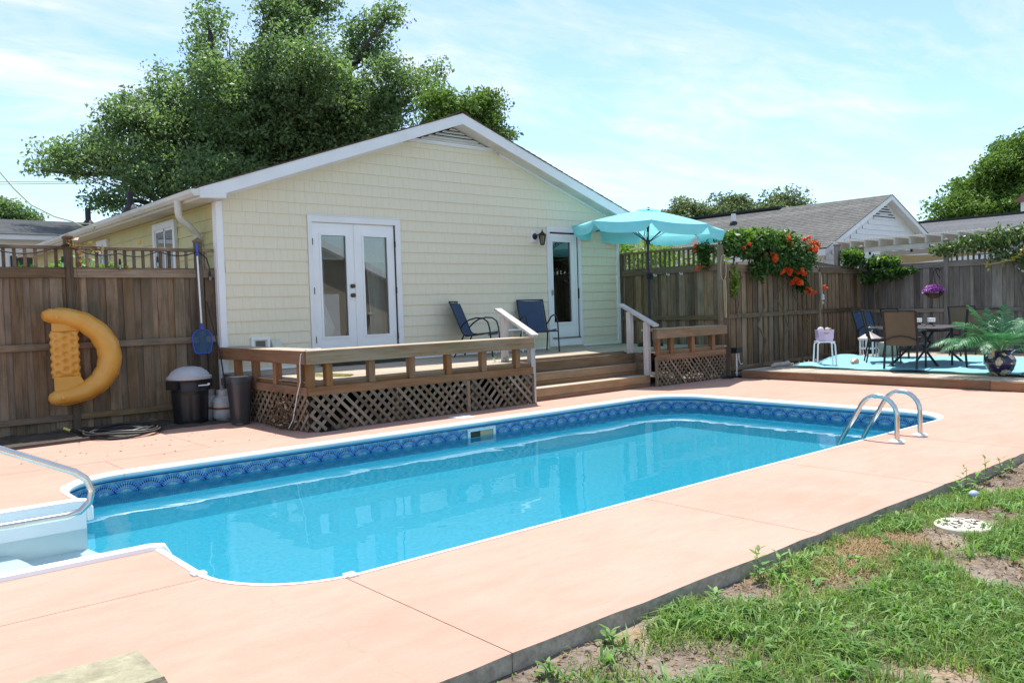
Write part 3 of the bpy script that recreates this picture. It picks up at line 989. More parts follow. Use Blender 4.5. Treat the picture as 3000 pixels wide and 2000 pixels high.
# kerb block at the near left corner
b = MB()
b.add([(-.2, 2.95, 0), (.98, 2.98, 0), (.98, 3.40, 0), (-.2, 3.44, 0), (-.2, 3.0, .125), (.93, 3.03, .125), (.93, 3.33, .13), (-.2, 3.38, .125)], [(0, 3, 2, 1), (4, 5, 6, 7), (0, 1, 5, 4), (1, 2, 6, 5), (2, 3, 7, 6), (3, 0, 4, 7)])
o = b.build('concrete_block', M['block'])
tag(o, 'mossy rough concrete kerb block in the near left corner', 'block')
# ------------------------------------------------------------------ main deck
FZ = 0.595                       # deck floor
DX0, DX1, DY0, DY1 = 4.515, 12.95, 8.92, 11.535
SX0, SX1 = 8.10, 10.88           # stair opening
deck = thing('wooden_deck', 'raised timber deck with bench rails, lattice skirt and wide steps', 'deck', (8.7, 10.2, 0))
bw = 0.138; gap = 0.006
y = DY0 + .03
k = 0
while y < DY1 - .02:
    y1 = min(y + bw, DY1)
    segs = [(DX0 + .02, DX1)] if y > 9.60 else [(DX0 + .02, SX0 - .02), (SX1 + .02, DX1)]
    out = []
    for x0, x1 in segs:
        if x1 - x0 > 6: 
            c = x0 + (3.1 if k % 2 else 4.9)
            out += [(x0, c - .002), (c + .002, x1)]
        else: out.append((x0, x1))
    for x0, x1 in out:
        plank('deck_board', deck, x0, x1, y, y1, FZ - .032, FZ + random.uniform(-.0015, .0015), M['deck_x'])
    y += bw + gap; k += 1
# dark joists and support behind the lattice
for x in (4.7, 6.0, 7.3, 8.05, 10.95, 12.0, 12.85):
    plank('support_post', deck, x - .045, x + .045, 9.3, 9.39, 0, FZ - .035, M['fence_z'])
for yj in (9.35, 10.4, 11.4):
    plank('beam', deck, DX0 + .06, DX1 - .03, yj - .02 + .06, yj + .02 + .06, FZ - .20, FZ - .034, M['fence_x'])


def front_section(x0, x1, posts, left_end):
    # fascia, sill, posts, bench rail
    plank('fascia', deck, x0, x1, DY0 - .022, DY0 + .016, .435, .535, M['stain_x'])
    for a, c in zip([x0] + [p + .045 for p in posts], [p - .045 for p in posts] + [x1]):
        if c - a > .03: plank('sill', deck, a, c, DY0 + .020, DY0 + .06, .50, .588, M['stain_x'])
    for p in posts:
        plank('rail_post', deck, p - .044, p + .044, DY0 - .018, DY0 + .070, .536, .812, M['stain_z'])
    plank('bench_front', deck, x0 - .03, x1, DY0 - .058, DY0 - .020, .808, .968, M['bench_x'])
    for q in range(2):
        plank('bench_top', deck, x0 + (.02 if not left_end else .36), x1, DY0 - .018 + q * .185, DY0 + .160 + q * .185, .930, .968, M['deck_x'])


front_section(4.515, 8.08, [4.555, 4.79, 5.38, 5.98, 6.57, 7.17, 7.79], True)
front_section(10.90, 12.86, [10.95, 11.31, 11.89, 12.49], False)
# left side of the bench rail
plank('fascia', deck, DX0 - .022, DX0 + .016, DY0 + .02, 11.52, .435, .535, M['stain_y'])
ps = [9.13, 9.79, 10.43, 11.0]
for p in ps: plank('rail_post', deck, DX0 - .018, DX0 + .070, p - .044, p + .044, .536, .812, M['stain_z'])
for a, c in zip([DY0 + .08] + [p + .045 for p in ps], [p - .045 for p in ps] + [11.5]):
    plank('sill', deck, DX0 + .020, DX0 + .06, a, c, .50, .588, M['stain_y'])
plank('bench_front', deck, DX0 - .058, DX0 - .020, DY0 - .018, 11.5, .808, .968, M['stain_y'])
for q in range(2):
    plank('bench_top', deck, DX0 - .018 + q * .185, DX0 + .160 + q * .185, DY0 - .018, 11.5, .930, .968, M['deck_y'])

# lattice skirts: each slat its own board
def lattice(fx, x0, x1, z0, z1, spacing, w, t, tilt, mat, yoff, rnd):
    """slats in the plane of the skirt, clipped to the opening; fx maps (u, depth, z) to world"""
    L = (z1 - z0)
    d = 1 if tilt > 0 else -1
    u = x0 - L
    while u < x1 + L:
        # line u + d*s, z0 + s  for s in 0..L
        uo = u + random.uniform(-1, 1) * rnd
        s0, s1 = 0.0, L
        if d > 0:
            s0 = max(s0, x0 - uo); s1 = min(s1, x1 - uo)
        else:
            s0 = max(s0, uo - x1); s1 = min(s1, uo - x0)
        if s1 - s0 > .05 and random.random() > .02:
            a = (uo + d * s0, z0 + s0); c = (uo + d * s1, z0 + s1)
            fx(a, c, w, t, yoff, mat)
        u += spacing


def slat_front(Y):
    def f(a, c, w, t, yoff, mat):
        L = math.hypot(c[0] - a[0], c[1] - a[1]); ang = math.atan2(c[1] - a[1], c[0] - a[0])
        me = plank_mesh('lattice_slat', round(L, 2), t, w, mat, .002)
        o = link_mesh('lattice_slat', me, deck, Vector(((a[0] + c[0]) / 2, Y + yoff, (a[1] + c[1]) / 2)) - ORIGIN[deck.name])
        o.rotation_euler = (0, -ang, 0)
    return f


def slat_side(X):
    def f(a, c, w, t, yoff, mat):
        L = math.hypot(c[0] - a[0], c[1] - a[1]); ang = math.atan2(c[1] - a[1], c[0] - a[0])
        me = plank_mesh('lattice_slat', t, round(L, 2), w, mat, .002)
        o = link_mesh('lattice_slat', me, deck, Vector((X + yoff, (a[0] + c[0]) / 2, (a[1] + c[1]) / 2)) - ORIGIN[deck.name])
        o.rotation_euler = (ang, 0, 0)
    return f


random.seed(21)
for x0, x1, sp, w in ((4.53, 6.86, .130, .040), (6.92, 8.05, .130, .040), (10.93, 12.86, .108, .034)):
    lattice(slat_front(DY0), x0, x1, .012, .455, sp, w, .010, 1, M['lattice_x'], .006, .006)
    lattice(slat_front(DY0), x0, x1, .012, .455, sp, w, .010, -1, M['lattice_x'], -.006, .012)
lattice(slat_side(DX0), 8.94, 10.9, .012, .455, .130, .040, .010, 1, M['lattice_y'], .006, .012)
lattice(slat_side(DX0), 8.94, 10.9, .012, .455, .130, .040, .010, -1, M['lattice_y'], -.006, .012)
plank('lattice_post', deck, 6.865, 6.915, DY0 - .01, DY0 + .03, 0, .434, M['fence_z'])
plank('lattice_post', deck, 8.055, 8.10, DY0 - .012, DY0 + .03, 0, .434, M['lattice_z'])
plank('lattice_post', deck, 10.885, 10.925, DY0 - .012, DY0 + .03, 0, .5, M['lattice_z'])

# steps recessed into the deck
for i, (yf, zt) in enumerate(((9.05, .19), (9.335, .392), (9.62, FZ))):
    plank('riser_face', deck, SX0, SX1, yf - .002, yf + .036, zt - .125, zt - .003 if i < 2 else zt + .001, M['bench_x'])
    plank('riser_back', deck, SX0, SX1, yf + .004, yf + .03, max(0.002, zt - .205), zt - .128, M['stain_x'])
    if i < 2:
        for q in range(2): plank('tread', deck, SX0, SX1, yf + .0365 + q * .135, yf + .168 + q * .135, zt - .036, zt, M['deck_x'])
for x in (SX0 - .02, SX1):
    plank('stringer', deck, x, x + .02, 9.06, 9.70, .002, FZ - .04, M['fence_y'])
# stair handrails, silvered wood
for xs_, pu, pl, zu, zl, tu, tl in ((8.12, 9.58, 8.985, .596, .002, (9.72, 1.385), (8.89, .985)), (10.86, 9.46, 9.09, .393, .191, (9.66, 1.40), (8.88, 1.03))):
    def top_at(yy): return tl[1] + (tu[1] - tl[1]) * (yy - tl[0]) / (tu[0] - tl[0])
    for yy, zb in ((pu, zu), (pl, zl)):
        plank('handrail_post', deck, xs_ - .045, xs_ + .045, yy - .045, yy + .045, zb, top_at(yy) - .035, M['silver_z'])
    b = MB(); b.bar((xs_, tl[0], tl[1]), (xs_, tu[0], tu[1]), .135, .036); b.build('handrail', M['silver_y'], deck)
plank('rail_post', deck, 10.905, 10.955, DY0 - .056, DY0 + .09, .806, .968, M['fence_z'])

# threshold platform under the french doors
plank('door_step', deck, 6.05, 7.42, 11.20, 11.50, FZ + .001, FZ + .115, plain('dark_green_board', (0.035, 0.042, 0.030), 0.85, var=0.3))

# ------------------------------------------------------------------ low deck by the right fence
low = thing('low_deck', 'low weathered timber platform holding the patio table', 'deck', (16, 5.6, 0))
y = 2.30; k = 0
while y < 8.62:
    segs = [(12.985, 16.2 + (k % 3) * .7), (16.205 + (k % 3) * .7, 19.15)]
    for x0, x1 in segs:
        plank('deck_board', low, x0, x1, y, y + .138, .112, .147 + random.uniform(-.002, .002), M['deck_x'])
    y += .144; k += 1
plank('fascia', low, 12.945, 12.98, 4.50, 8.63, .004, .140, M['stain_y'])
plank('fascia', low, 12.940, 12.98, 1.9, 4.492, .004, .134, M['stain_y'])
plank('fascia', low, 12.985, 19.1, 8.63, 8.665, .004, .145, M['stain_x'])
for yj in (3.0, 4.5, 6.0, 7.5): plank('joist', low, 13.0, 19.1, yj, yj + .04, .0, .110, M['fence_x'])

# ------------------------------------------------------------------ fences


def post_cap(par, x, y, z, s, mat):
    b = MB()
    b.box(x - s * .72, x + s * .72, y - s * .72, y + s * .72, z - .03, z)
    b.add([(x - s * .60, y - s * .60, z), (x + s * .60, y - s * .60, z), (x + s * .60, y + s * .60, z), (x - s * .60, y + s * .60, z), (x, y, z + .045)], [(0, 1, 4), (1, 2, 4), (2, 3, 4), (3, 0, 4)])
    return b.build('post_cap', mat, par)


def fence(label, p0, p1, posts, ptop, z_top, z_cap, z_mid, z_bot, zb, wood_, seed, cap_h=.11, bal=.115, lattice_on=None, caps=True, lean=None, rails_front=True, gaps=()):
    """board-on-board fence; local x runs p0->p1, local -y faces the yard"""
    rg = random.Random(seed)
    L = math.hypot(p1[0] - p0[0], p1[1] - p0[1]); ang = math.atan2(p1[1] - p0[1], p1[0] - p0[0])
    root = thing('board_fence', label, 'fence', (p0[0], p0[1], 0), ang, local=True)
    mx, mz = M[wood_ + '_x'], M[wood_ + '_z']
    for x in posts:
        plank('post', root, x - .046, x + .046, -.046, .046, zb - .1, ptop, mz)
        if caps: post_cap(root, x, 0, ptop + .03, .075, mx)
    spans = list(zip([0] + [p + .047 for p in posts], [p - .047 for p in posts] + [L]))
    spans = [(a, c) for a, c in spans if c - a > .05]
    for a, c in spans:
        plank('cap_rail', root, a, c, -.035, .0, z_cap - cap_h, z_cap, mx)
        plank('ledge_rail', root, a, c, -.030, .055, z_cap + .001, z_cap + .022, mx)
        plank('mid_rail', root, a, c, -.035, .0, z_mid - .085, z_mid, mx)
        plank('low_rail', root, a, c, -.035, .0, z_bot - .075, z_bot, mx)
        if z_top and (lattice_on is None or lattice_on(a, c)):
            plank('top_rail', root, a, c, -.025, .045, z_top - .045, z_top, mx)
            x = a + .06
            while x < c - .03:
                plank('baluster', root, x - .018, x + .018, -.008, .028, z_cap + .022, z_top - .046, mz)
                x += bal
    # boards, alternately behind and in front
    x = 0.0; i = 0
    while x < L - .04:
        w = .138 if i % 2 == 0 else .085
        fr = i % 2 == 0
        top = z_cap - cap_h + rg.uniform(.0, .02) if fr else z_cap - .02
        y0 = .001 if fr else .021
        if not any(abs(x - q) < .05 for q in gaps):
            o = plank('fence_board', root, x, x + (.14 if fr else .14), y0, y0 + .017, zb + .02 + round(rg.uniform(-.02, .03), 2), round(top, 2), mz, ch=.003)
            ro_ = rg.uniform(-.006, .006)
            if lean and lean[0] < x < lean[1]: ro_ += lean[2] * (x - lean[0]) / (lean[1] - lean[0])
            o.rotation_euler = (rg.uniform(-.004, .004), ro_, 0)
        x += .118 if fr else .100
        i += 1
    return root


fence('weathered board fence with baluster top on the left, yellow float hanging on it', (-5.2, 11.68), (4.56, 11.68), [5.2 - 4.1, 5.2 - 1.6 - .1, 5.2 + .92, 5.2 + 2.66, 5.2 + 4.31], 2.45, 2.36, 2.065, 1.13, .215, .0, 'fence', 41)
fence('short weathered fence panel with baluster top behind the parasol', (13.03, 11.60), (13.03, 9.02), [.05, 2.50], 2.45, 2.46, 2.09, 1.15, .55, .0, 'fence', 42, caps=False)
fence('leaning board fence at the back, partly hidden by the orange flowered vine', (13.10, 9.08), (19.42, 9.62), [4.05, 6.3], 1.98, None, 2.075, 1.16, .16, .02, 'fence', 43, lean=(4.3, 6.3, -.10), caps=False)
fr3 = fence('grey board fence on the right with the purple flower basket', (19.42, 9.62), (18.95, 1.0), [.06, 2.05, 4.4, 6.7], 2.58, 2.46, 2.12, 1.10, .20, .02, 'grey', 44, lattice_on=lambda a, c: a > 1.9)
bp_ = thing('fence_post', 'capped grey timber post standing just behind the leaning fence', 'post', (18.55, 9.72, 0))
plank('shaft', bp_, 18.50, 18.60, 9.67, 9.77, -.1, 2.62, M['grey_z'])
post_cap(bp_, 18.55, 9.72, 2.65, .085, M['grey_x'])
# slumped trellis lying over the top of the leaning panel
tr = thing('fallen_trellis', 'slumped slatted trellis lying over the top of the leaning fence', 'trellis', (17.5, 9.6, 2.1))
a0, a1 = Vector((16.55, 9.42, 2.10)), Vector((19.35, 9.66, 2.10)); b0, b1 = Vector((16.35, 9.75, 2.36)), Vector((18.9, 10.05, 2.17))
for p, q in ((a0, a1), (b0, b1)):
    mb = MB(); mb.bar(p, q, .035, .035); mb.build('trellis_rail', M['grey_x'], tr)
for k in range(24):
    t = (k + .5) / 24
    mb = MB(); mb.bar(a0.lerp(a1, t) + Vector((0, 0, .02)), b0.lerp(b1, t) + Vector((0, 0, .02)), .035, .014); mb.build('trellis_slat', M['grey_y'], tr)
# ------------------------------------------------------------------ the cream house
HY = 11.556; HX0, HX1 = 4.54, 12.965; HC = (HX0 + HX1) / 2; HB = 23.5
SL = 0.347; EX0 = 4.21; EX1 = 2 * HC - EX0; ZE = 3.17
OVY = 11.25


def roof_top(x):
    return ZE + SL * (min(x, 2 * HC - x) - EX0)


house = thing('cream_house', 'cream shingled house with white gable trim and brown roof behind the deck', 'house', (HC, HY, 0))
# structural walls (closed shell with the two door openings)
FD = (6.00, 7.495, .66, 2.80)     # french door opening
SD = (10.985, 11.76, .66, 2.83)   # side door opening
b = MB(); ya, yb = HY + .002, HY + .14; ZW = 3.0
for x0, x1, z0, z1 in ((HX0 + .02, FD[0], .3, ZW), (FD[1], SD[0], .3, ZW), (SD[1], HX1 - .02, .3, ZW), (FD[0], FD[1], FD[3], ZW), (SD[0], SD[1], SD[3], ZW), (FD[0], FD[1], .3, FD[2]), (SD[0], SD[1], .3, SD[2])):
    b.box(x0, x1, ya, yb, z0, z1)
b.xz([(HX0 + .02, ZW), (HX1 - .02, ZW), (HX1 - .02, roof_top(HX1 - .02) - .06), (HC, roof_top(HC) - .06), (HX0 + .02, roof_top(HX0 + .02) - .06)], ya, yb)
b.build('front_wall', M['siding'], house)
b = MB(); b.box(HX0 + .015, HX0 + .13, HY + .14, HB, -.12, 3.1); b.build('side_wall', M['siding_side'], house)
b = MB(); b.box(HX1 - .13, HX1 - .015, HY + .14, HB, -.12, 3.1); b.build('side_wall', M['siding'], house)
b = MB(); b.xz([(HX0 + .1, -.1), (HX1 - .1, -.1), (HX1 - .1, roof_top(HX1 - .1) - .06), (HC, roof_top(HC) - .06), (HX0 + .1, roof_top(HX0 + .1) - .06)], HB - .12, HB); b.build('back_wall', M['siding'], house)
# rooms
b = MB()
b.box(HX0 + .14, HX1 - .14, HY + .15, HB - .2, .50, .60)
b.build('floor', plain('room_floor', (0.12, 0.075, 0.045), 0.5), house)
b = MB()
b.box(HX0 + .14, HX1 - .14, 15.4, 15.5, .60, 3.0); b.box(9.2, 9.3, HY + .15, 15.4, .6, 3.0); b.box(HX0 + .14, HX1 - .14, HY + .15, 15.5, 3.0, 3.03)
b.build('partition', M['roomwall'], house)

# shingle siding: every shingle a wedge, proud at its lower edge
CH = 0.175; ZB = 0.625


def clip_half(poly, a, b_, c):
    """keep a*x+b*z<=c"""
    out = []
    for i in range(len(poly)):
        p, q = poly[i], poly[(i + 1) % len(poly)]
        dp = a * p[0] + b_ * p[1] - c; dq = a * q[0] + b_ * q[1] - c
        if dp <= 0: out.append(p)
        if dp * dq < 0:
            t = dp / (dp - dq); out.append((p[0] + (q[0] - p[0]) * t, p[1] + (q[1] - p[1]) * t))
    return out


def wedge(poly, z0, fy):
    """front sheet of a shingle plus its lower and side edges; depth by height"""
    n = len(poly)
    fr = [fy(x, z, max(0, .017 - .075 * (z - z0))) for x, z in poly]
    bk = [fy(x, z, -.002) for x, z in poly]
    return fr + bk, [tuple(range(n))] + [((i + 1) % n, i, n + i, n + (i + 1) % n) for i in range(n)]


rs = random.Random(5)
cells = []
rakeoff = .225
z = ZB - .0; row = 0
holes = [(5.925, 7.595, 0, 2.90), (10.905, 11.835, 0, 2.93)]
while z < 4.35:
    x = HX0 + .084 - rs.uniform(0, .1)
    while x < HX1 - .08:
        w = rs.choice((.085, .11, .13, .155, .18, .21))
        x0, x1 = max(x, HX0 + .084) + .0007, min(x + w, HX1 - .083) - .0007
        x += w
        if x1 - x0 < .02: continue
        jog = rs.uniform(-.001, .001)
        rects = [(x0, x1, z + jog, z + CH + .004)]
        for hx0, hx1, hz0, hz1 in holes:
            nr_ = []
            for a0, a1, c0, c1 in rects:
                if a1 <= hx0 or a0 >= hx1 or c0 >= hz1: nr_.append((a0, a1, c0, c1)); continue
                if a0 < hx0: nr_.append((a0, hx0, c0, c1))
                if a1 > hx1: nr_.append((hx1, a1, c0, c1))
                if c1 > hz1: nr_.append((max(a0, hx0), min(a1, hx1), hz1, c1))
            rects = nr_
        for a0, a1, c0, c1 in rects:
            if a1 - a0 < .015 or c1 - c0 < .01: continue
            poly = [(a0, c0), (a1, c0), (a1, c1), (a0, c1)]
            # rake: z <= roof_top(x)-rakeoff on both slopes
            poly = clip_half(poly, -SL, 1, ZE - SL * EX0 - rakeoff)
            if len(poly) > 2: poly = clip_half(poly, SL, 1, ZE + SL * (2 * HC - EX0) - rakeoff)
            if len(poly) < 3: continue
            cells.append((math.hypot(a0, HY), poly, z))
    z += CH; row += 1
cells.sort(key=lambda c: c[0])
rest = MB()
for i, (d, poly, z0) in enumerate(cells):
    vs, fs = wedge(poly, z0, lambda x, z, dep: (x, HY - dep, z))
    if i < 300:
        b = MB(); b.add(vs, fs); b.build('shingle', M['siding'], house)
    else: rest.add(vs, fs)
rest.build('shingle_siding', M['siding'], house)['kind'] = 'stuff'
side = MB()
z = .35
while z < 3.0:
    y = HY + .09
    while y < HB:
        w = rs.choice((.11, .15, .2, .26))
        z1_ = min(z + CH + .004, 3.01)
        poly = [(y + .0016, z), (min(y + w, HB) - .0016, z), (min(y + w, HB) - .0016, z1_), (y + .0016, z1_)]
        vs, fs = wedge(poly, z, lambda yy, zz, dep: (HX0 + .012 - dep, yy, zz))
        side.add(vs, [tuple(reversed(f)) for f in fs]); y += w
    z += CH
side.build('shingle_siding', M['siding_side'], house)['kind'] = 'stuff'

# corner boards, base strip
for x0, x1 in ((HX0 - .012, HX0 + .084), (HX1 - .083, HX1)):
    plank('corner_board', house, x0, x1, HY - .030, HY - .002, .60, roof_top(x0 + .02) - .16, M['vinyl'])
plank('corner_board', house, HX0 - .022, HX0 + .010, HY - .001, HY + .085, .15, 3.02, M['vinyl'])
for x0, x1 in ((HX0 + .085, 5.92), (7.60, 10.90), (11.84, HX1 - .085)):
    plank('base_strip', house, x0, x1, HY - .028, HY - .003, .598, .628, M['vinyl'])

# roof: decking, shingle courses, rake boards, soffits
for sgn in (-1, 1):
    ex = EX0 if sgn < 0 else EX1
    b = MB()
    b.xz([(ex, ZE - .075), (HC, roof_top(HC) - .075), (HC, roof_top(HC) - .018), (ex, ZE - .018)], OVY + .02, HB + .3)
    b.build('roof_decking', M['soffit'], house)
    n = 33
    for k in range(n):
        t0, t1 = k / n, (k + 1.25) / n
        x0 = ex - sgn * -.0; xa = ex + (HC - ex) * t0; xb = ex + (HC - ex) * min(1, t1)
        xa -= (.018 if k == 0 else 0) * (-sgn) * -1 if sgn > 0 else (.018 if k == 0 else 0)
        za = roof_top(ex + (HC - ex) * t0); zb_ = roof_top(ex + (HC - ex) * min(1, t1))
        b = MB()
        b.xz([(xa, za - .012), (xb, zb_ - .016), (xb, zb_ - .004), (xa, za + .006)], OVY - .018 - rs.uniform(0, .012), HB + .32)
        b.build('shingle_course', M['roof_brown'], house)
b = MB(); b.xz([(HC - .16, roof_top(HC - .16) + .008), (HC, roof_top(HC) + .014), (HC + .16, roof_top(HC + .16) + .008), (HC + .16, roof_top(HC + .16) + .016), (HC, roof_top(HC) + .024), (HC - .16, roof_top(HC - .16) + .016)], OVY - .03, HB + .33); b.build('ridge_cap', M['roof_brown'], house)
FD_ = .195
b = MB(); b.xz([(EX0, ZE - .155), (4.575, ZE - .135), (4.575, roof_top(4.575) - FD_), (HC, roof_top(HC) - FD_), (HC, roof_top(HC) - .016), (EX0, ZE - .016)], OVY - .012, OVY + .018); b.build('rake_board', M['white'], house)
b = MB(); b.xz([(EX1, ZE - .155), (EX1, ZE - .016), (HC + .0005, roof_top(HC) - .016), (HC + .0005, roof_top(HC) - FD_), (2 * HC - 4.575, roof_top(4.575) - FD_), (2 * HC - 4.575, ZE - .135)], OVY - .012, OVY + .018); b.build('rake_board', M['white'], house)
for sgn in (-1, 1):
    def X(x): return x if sgn < 0 else 2 * HC - x
    b = MB(); b.xz([(X(4.62), roof_top(4.62) - FD_ + .006), (X(HC - .0), roof_top(HC) - FD_ + .006), (HC, roof_top(HC) - FD_ + .02), (X(4.62), roof_top(4.62) - FD_ + .02)], OVY + .019, HY + .001); b.build('rake_soffit', M['soffit'], house)
    b = MB(); b.box(*sorted((X(EX0 + .003), X(4.58))), OVY + .019, HB, ZE - .150, ZE - .140); b.build('eave_soffit', M['soffit'], house)
    b = MB(); b.box(*sorted((X(EX0 - .004), X(EX0 + .022))), OVY + .019, HB, ZE - .16, ZE - .02); b.build('eave_fascia', M['white'], house)
    # frieze trim under the rake
    b = MB(); b.xz([(X(4.62), roof_top(4.62) - FD_ - .035), (X(7.72), roof_top(7.72) - FD_ - .035), (X(7.72), roof_top(7.72) - FD_ + .005), (X(4.62), roof_top(4.62) - FD_ + .005)], HY - .034, HY - .004); b.build('frieze', M['white'], house)
# gable vent
vz = 4.275
b = MB(); b.box(7.72, 9.80, HY - .036, HY - .005, vz - .045, vz + .0); b.box(7.70, 9.82, HY - .05, HY - .005, vz - .060, vz - .046); b.build('vent_sill', M['white'], house)
b = MB(); b.xz([(HC - .78, vz + .001), (HC + .78, vz + .001), (HC, vz + .272)], HY - .012, HY - .006); b.build('vent_back', M['dark'], house)
for k in range(5):
    z0 = vz + .012 + k * .052; hw = (vz + .272 - z0 - .02) / SL
    if hw < .05: continue
    b = MB(); b.add([(HC - hw, HY - .045, z0), (HC + hw, HY - .045, z0), (HC + hw - .06, HY - .014, z0 + .034), (HC - hw + .06, HY - .014, z0 + .034), (HC - hw, HY - .045, z0 - .009), (HC + hw, HY - .045, z0 - .009), (HC + hw - .06, HY - .014, z0 + .025), (HC - hw + .06, HY - .014, z0 + .025)], [(0, 1, 2, 3), (7, 6, 5, 4), (0, 4, 5, 1), (1, 5, 6, 2), (2, 6, 7, 3), (3, 7, 4, 0)])
    b.build('vent_louvre', M['white'], house)

# gutter and downspout on the left eave
b = MB()
gp = [(EX0 - .005, 3.135), (EX0 - .005, 3.045), (EX0 - .075, 3.035), (EX0 - .115, 3.075), (EX0 - .125, 3.125), (EX0 - .118, 3.128), (EX0 - .105, 3.08), (EX0 - .072, 3.045), (EX0 - .014, 3.055), (EX0 - .014, 3.135)]
b.xz(gp, OVY - .02, HB); b.xz([(EX0 - .005, 3.135), (EX0 - .005, 3.045), (EX0 - .075, 3.035), (EX0 - .115, 3.075), (EX0 - .125, 3.125)], OVY - .024, OVY - .02)
b.build('gutter', M['gutter'], house)
b = MB(); b.tube([(4.14, 11.90, 3.045), (4.14, 11.90, 2.90), (4.15, 11.91, 2.83), (4.21, 11.95, 2.78), (4.39, 12.05, 2.66), (4.45, 12.09, 2.61), (4.475, 12.10, 2.54), (4.475, 12.10, .1)], .05, 8); b.build('downspout', M['gutter'], house, smooth=0.9)
# roof plumbing vents on the left slope
for y, h in ((15.0, .34), (17.7, .36)):
    x = 4.42; zz = roof_top(x)
    b = MB(); b.lathe([(.16, -.06), (.13, .04), (.075, .10), (.06, .12)], (x, y, zz), 14); b.tube([(x, y, zz + .05), (x, y, zz + h)], .052, 12); b.build('vent_pipe', M['black_rubber'], house, smooth=True)


# ---- french doors
def glazed_leaf(parent, name, x0, x1, z0, z1, gx0, gx1, gz0, gz1, yf, mat):
    b = MB()
    for a0, a1, c0, c1 in ((x0, gx0, z0, z1), (gx1, x1, z0, z1), (gx0, gx1, z0, gz0), (gx0, gx1, gz1, z1)): b.box(a0, a1, yf, yf + .042, c0, c1)
    lf = b.build(name, mat, parent)
    b = MB(); m_ = .028
    for a0, a1, c0, c1 in ((gx0 - m_, gx0 + .004, gz0 - m_, gz1 + m_), (gx1 - .004, gx1 + m_, gz0 - m_, gz1 + m_), (gx0 + .004, gx1 - .004, gz0 - m_, gz0 + .004), (gx0 + .004, gx1 - .004, gz1 - .004, gz1 + m_)): b.box(a0, a1, yf - .013, yf + .004, c0, c1)
    b.build('glazing_bead', mat, lf)
    b = MB(); b.box(gx0, gx1, yf + .018, yf + .022, gz0, gz1); b.build('pane', M['glass'], lf)
    return lf


def blind(parent, x0, x1, ztop, zbot, y, n=None):
    b = MB(); z = ztop - .03
    b.box(x0, x1, y - .012, y + .012, ztop - .03, ztop)
    while z > zbot + .02:
        b.box(x0 + .003, x1 - .003, y - .0008, y + .0008, z - .018, z - .004); z -= .021
    b.build('blind_slats', M['blind'], parent)['kind'] = 'stuff'
    b = MB(); b.box(x0, x1, y - .012, y + .012, zbot - .008, zbot + .014); b.build('blind_rail', M['blind'], parent)


fd = MB()
for x0, x1, z0, z1 in ((5.93, 6.0, .63, 2.90), (7.495, 7.59, .63, 2.90), (6.0, 7.495, 2.805, 2.90)): fd.box(x0, x1, HY - .034, HY + .03, z0, z1)
for x0, x1, z0, z1 in ((5.925, 7.595, 2.901, 2.915),): fd.box(x0, x1, HY - .042, HY + .0, z0, z1)
fdo = fd.build('french_door', M['white'], house)
plank('threshold', fdo, 6.0, 7.495, HY - .04, HY + .1, .63, .785, M['vinyl'], ch=.006)
y0 = HY - .002
lf = glazed_leaf(fdo, 'door_leaf', 6.004, 6.742, .79, 2.795, 6.15, 6.585, 1.04, 2.61, y0, M['vinyl'])
rf = glazed_leaf(fdo, 'door_leaf', 6.748, 7.478, .79, 2.795, 6.90, 7.34, 1.04, 2.61, y0, M['vinyl'])
plank('astragal', fdo, 6.725, 6.77, y0 - .016, y0 - .001, .80, 2.79, M['vinyl'])
plank('door_gap', fdo, 7.480, 7.490, HY - .02, HY + .01, .79, 2.80, M['black_rubber'], ch=0)
for z in (1.82, 1.675):
    b = MB(); b.lathe([(.034, 0), (.034, .008), (.014, .014), (.014, .03), (.03, .042), (.033, .055), (.02, .07), (0, .072)], (0, 0, 0), 14)
    b.v = [(6.672 + p[0], y0 - p[2], z + p[1]) for p in b.v]
    b.build('knob' if z < 1.8 else 'deadbolt', M['bronze'], fdo, smooth=True)
for x, zs in ((6.0, (1.0, 1.75, 2.5)), (7.485, (1.0, 1.75, 2.5))):
    for z in zs:
        plank('hinge', fdo, x - .006, x + .006, y0 - .038, y0 - .030, z - .05, z + .05, M['bronze'], ch=0)
blind(fdo, 6.16, 6.575, 2.60, 2.245, HY + .075)
blind(fdo, 6.91, 7.33, 2.60, 2.215, HY + .075)


def curtain(parent, pts, z0, z1, folds, amp, y):
    """hanging cloth; pts = list of (z fraction, x left, x right)"""
    rows = []
    for t, a, c in pts:
        z = z0 + (z1 - z0) * t
        rows.append([(a + (c - a) * k / 40, y + amp * math.sin(k / 40 * folds * 2 * math.pi) * (1.2 - .4 * t), z) for k in range(41)])
    b = MB(); b.grid(rows); return b.build('curtain', M['curtain'], parent, smooth=True)


curtain(fdo, [(0, 5.95, 6.30), (.2, 5.95, 6.46), (.38, 5.95, 6.30), (1, 5.95, 6.30)], .75, 2.85, 4, .025, HY + .22)
curtain(fdo, [(0, 7.14, 7.55), (.3, 7.14, 7.55), (.7, 7.10, 7.55), (1, 6.95, 7.55)], .75, 2.85, 4, .03, HY + .26)

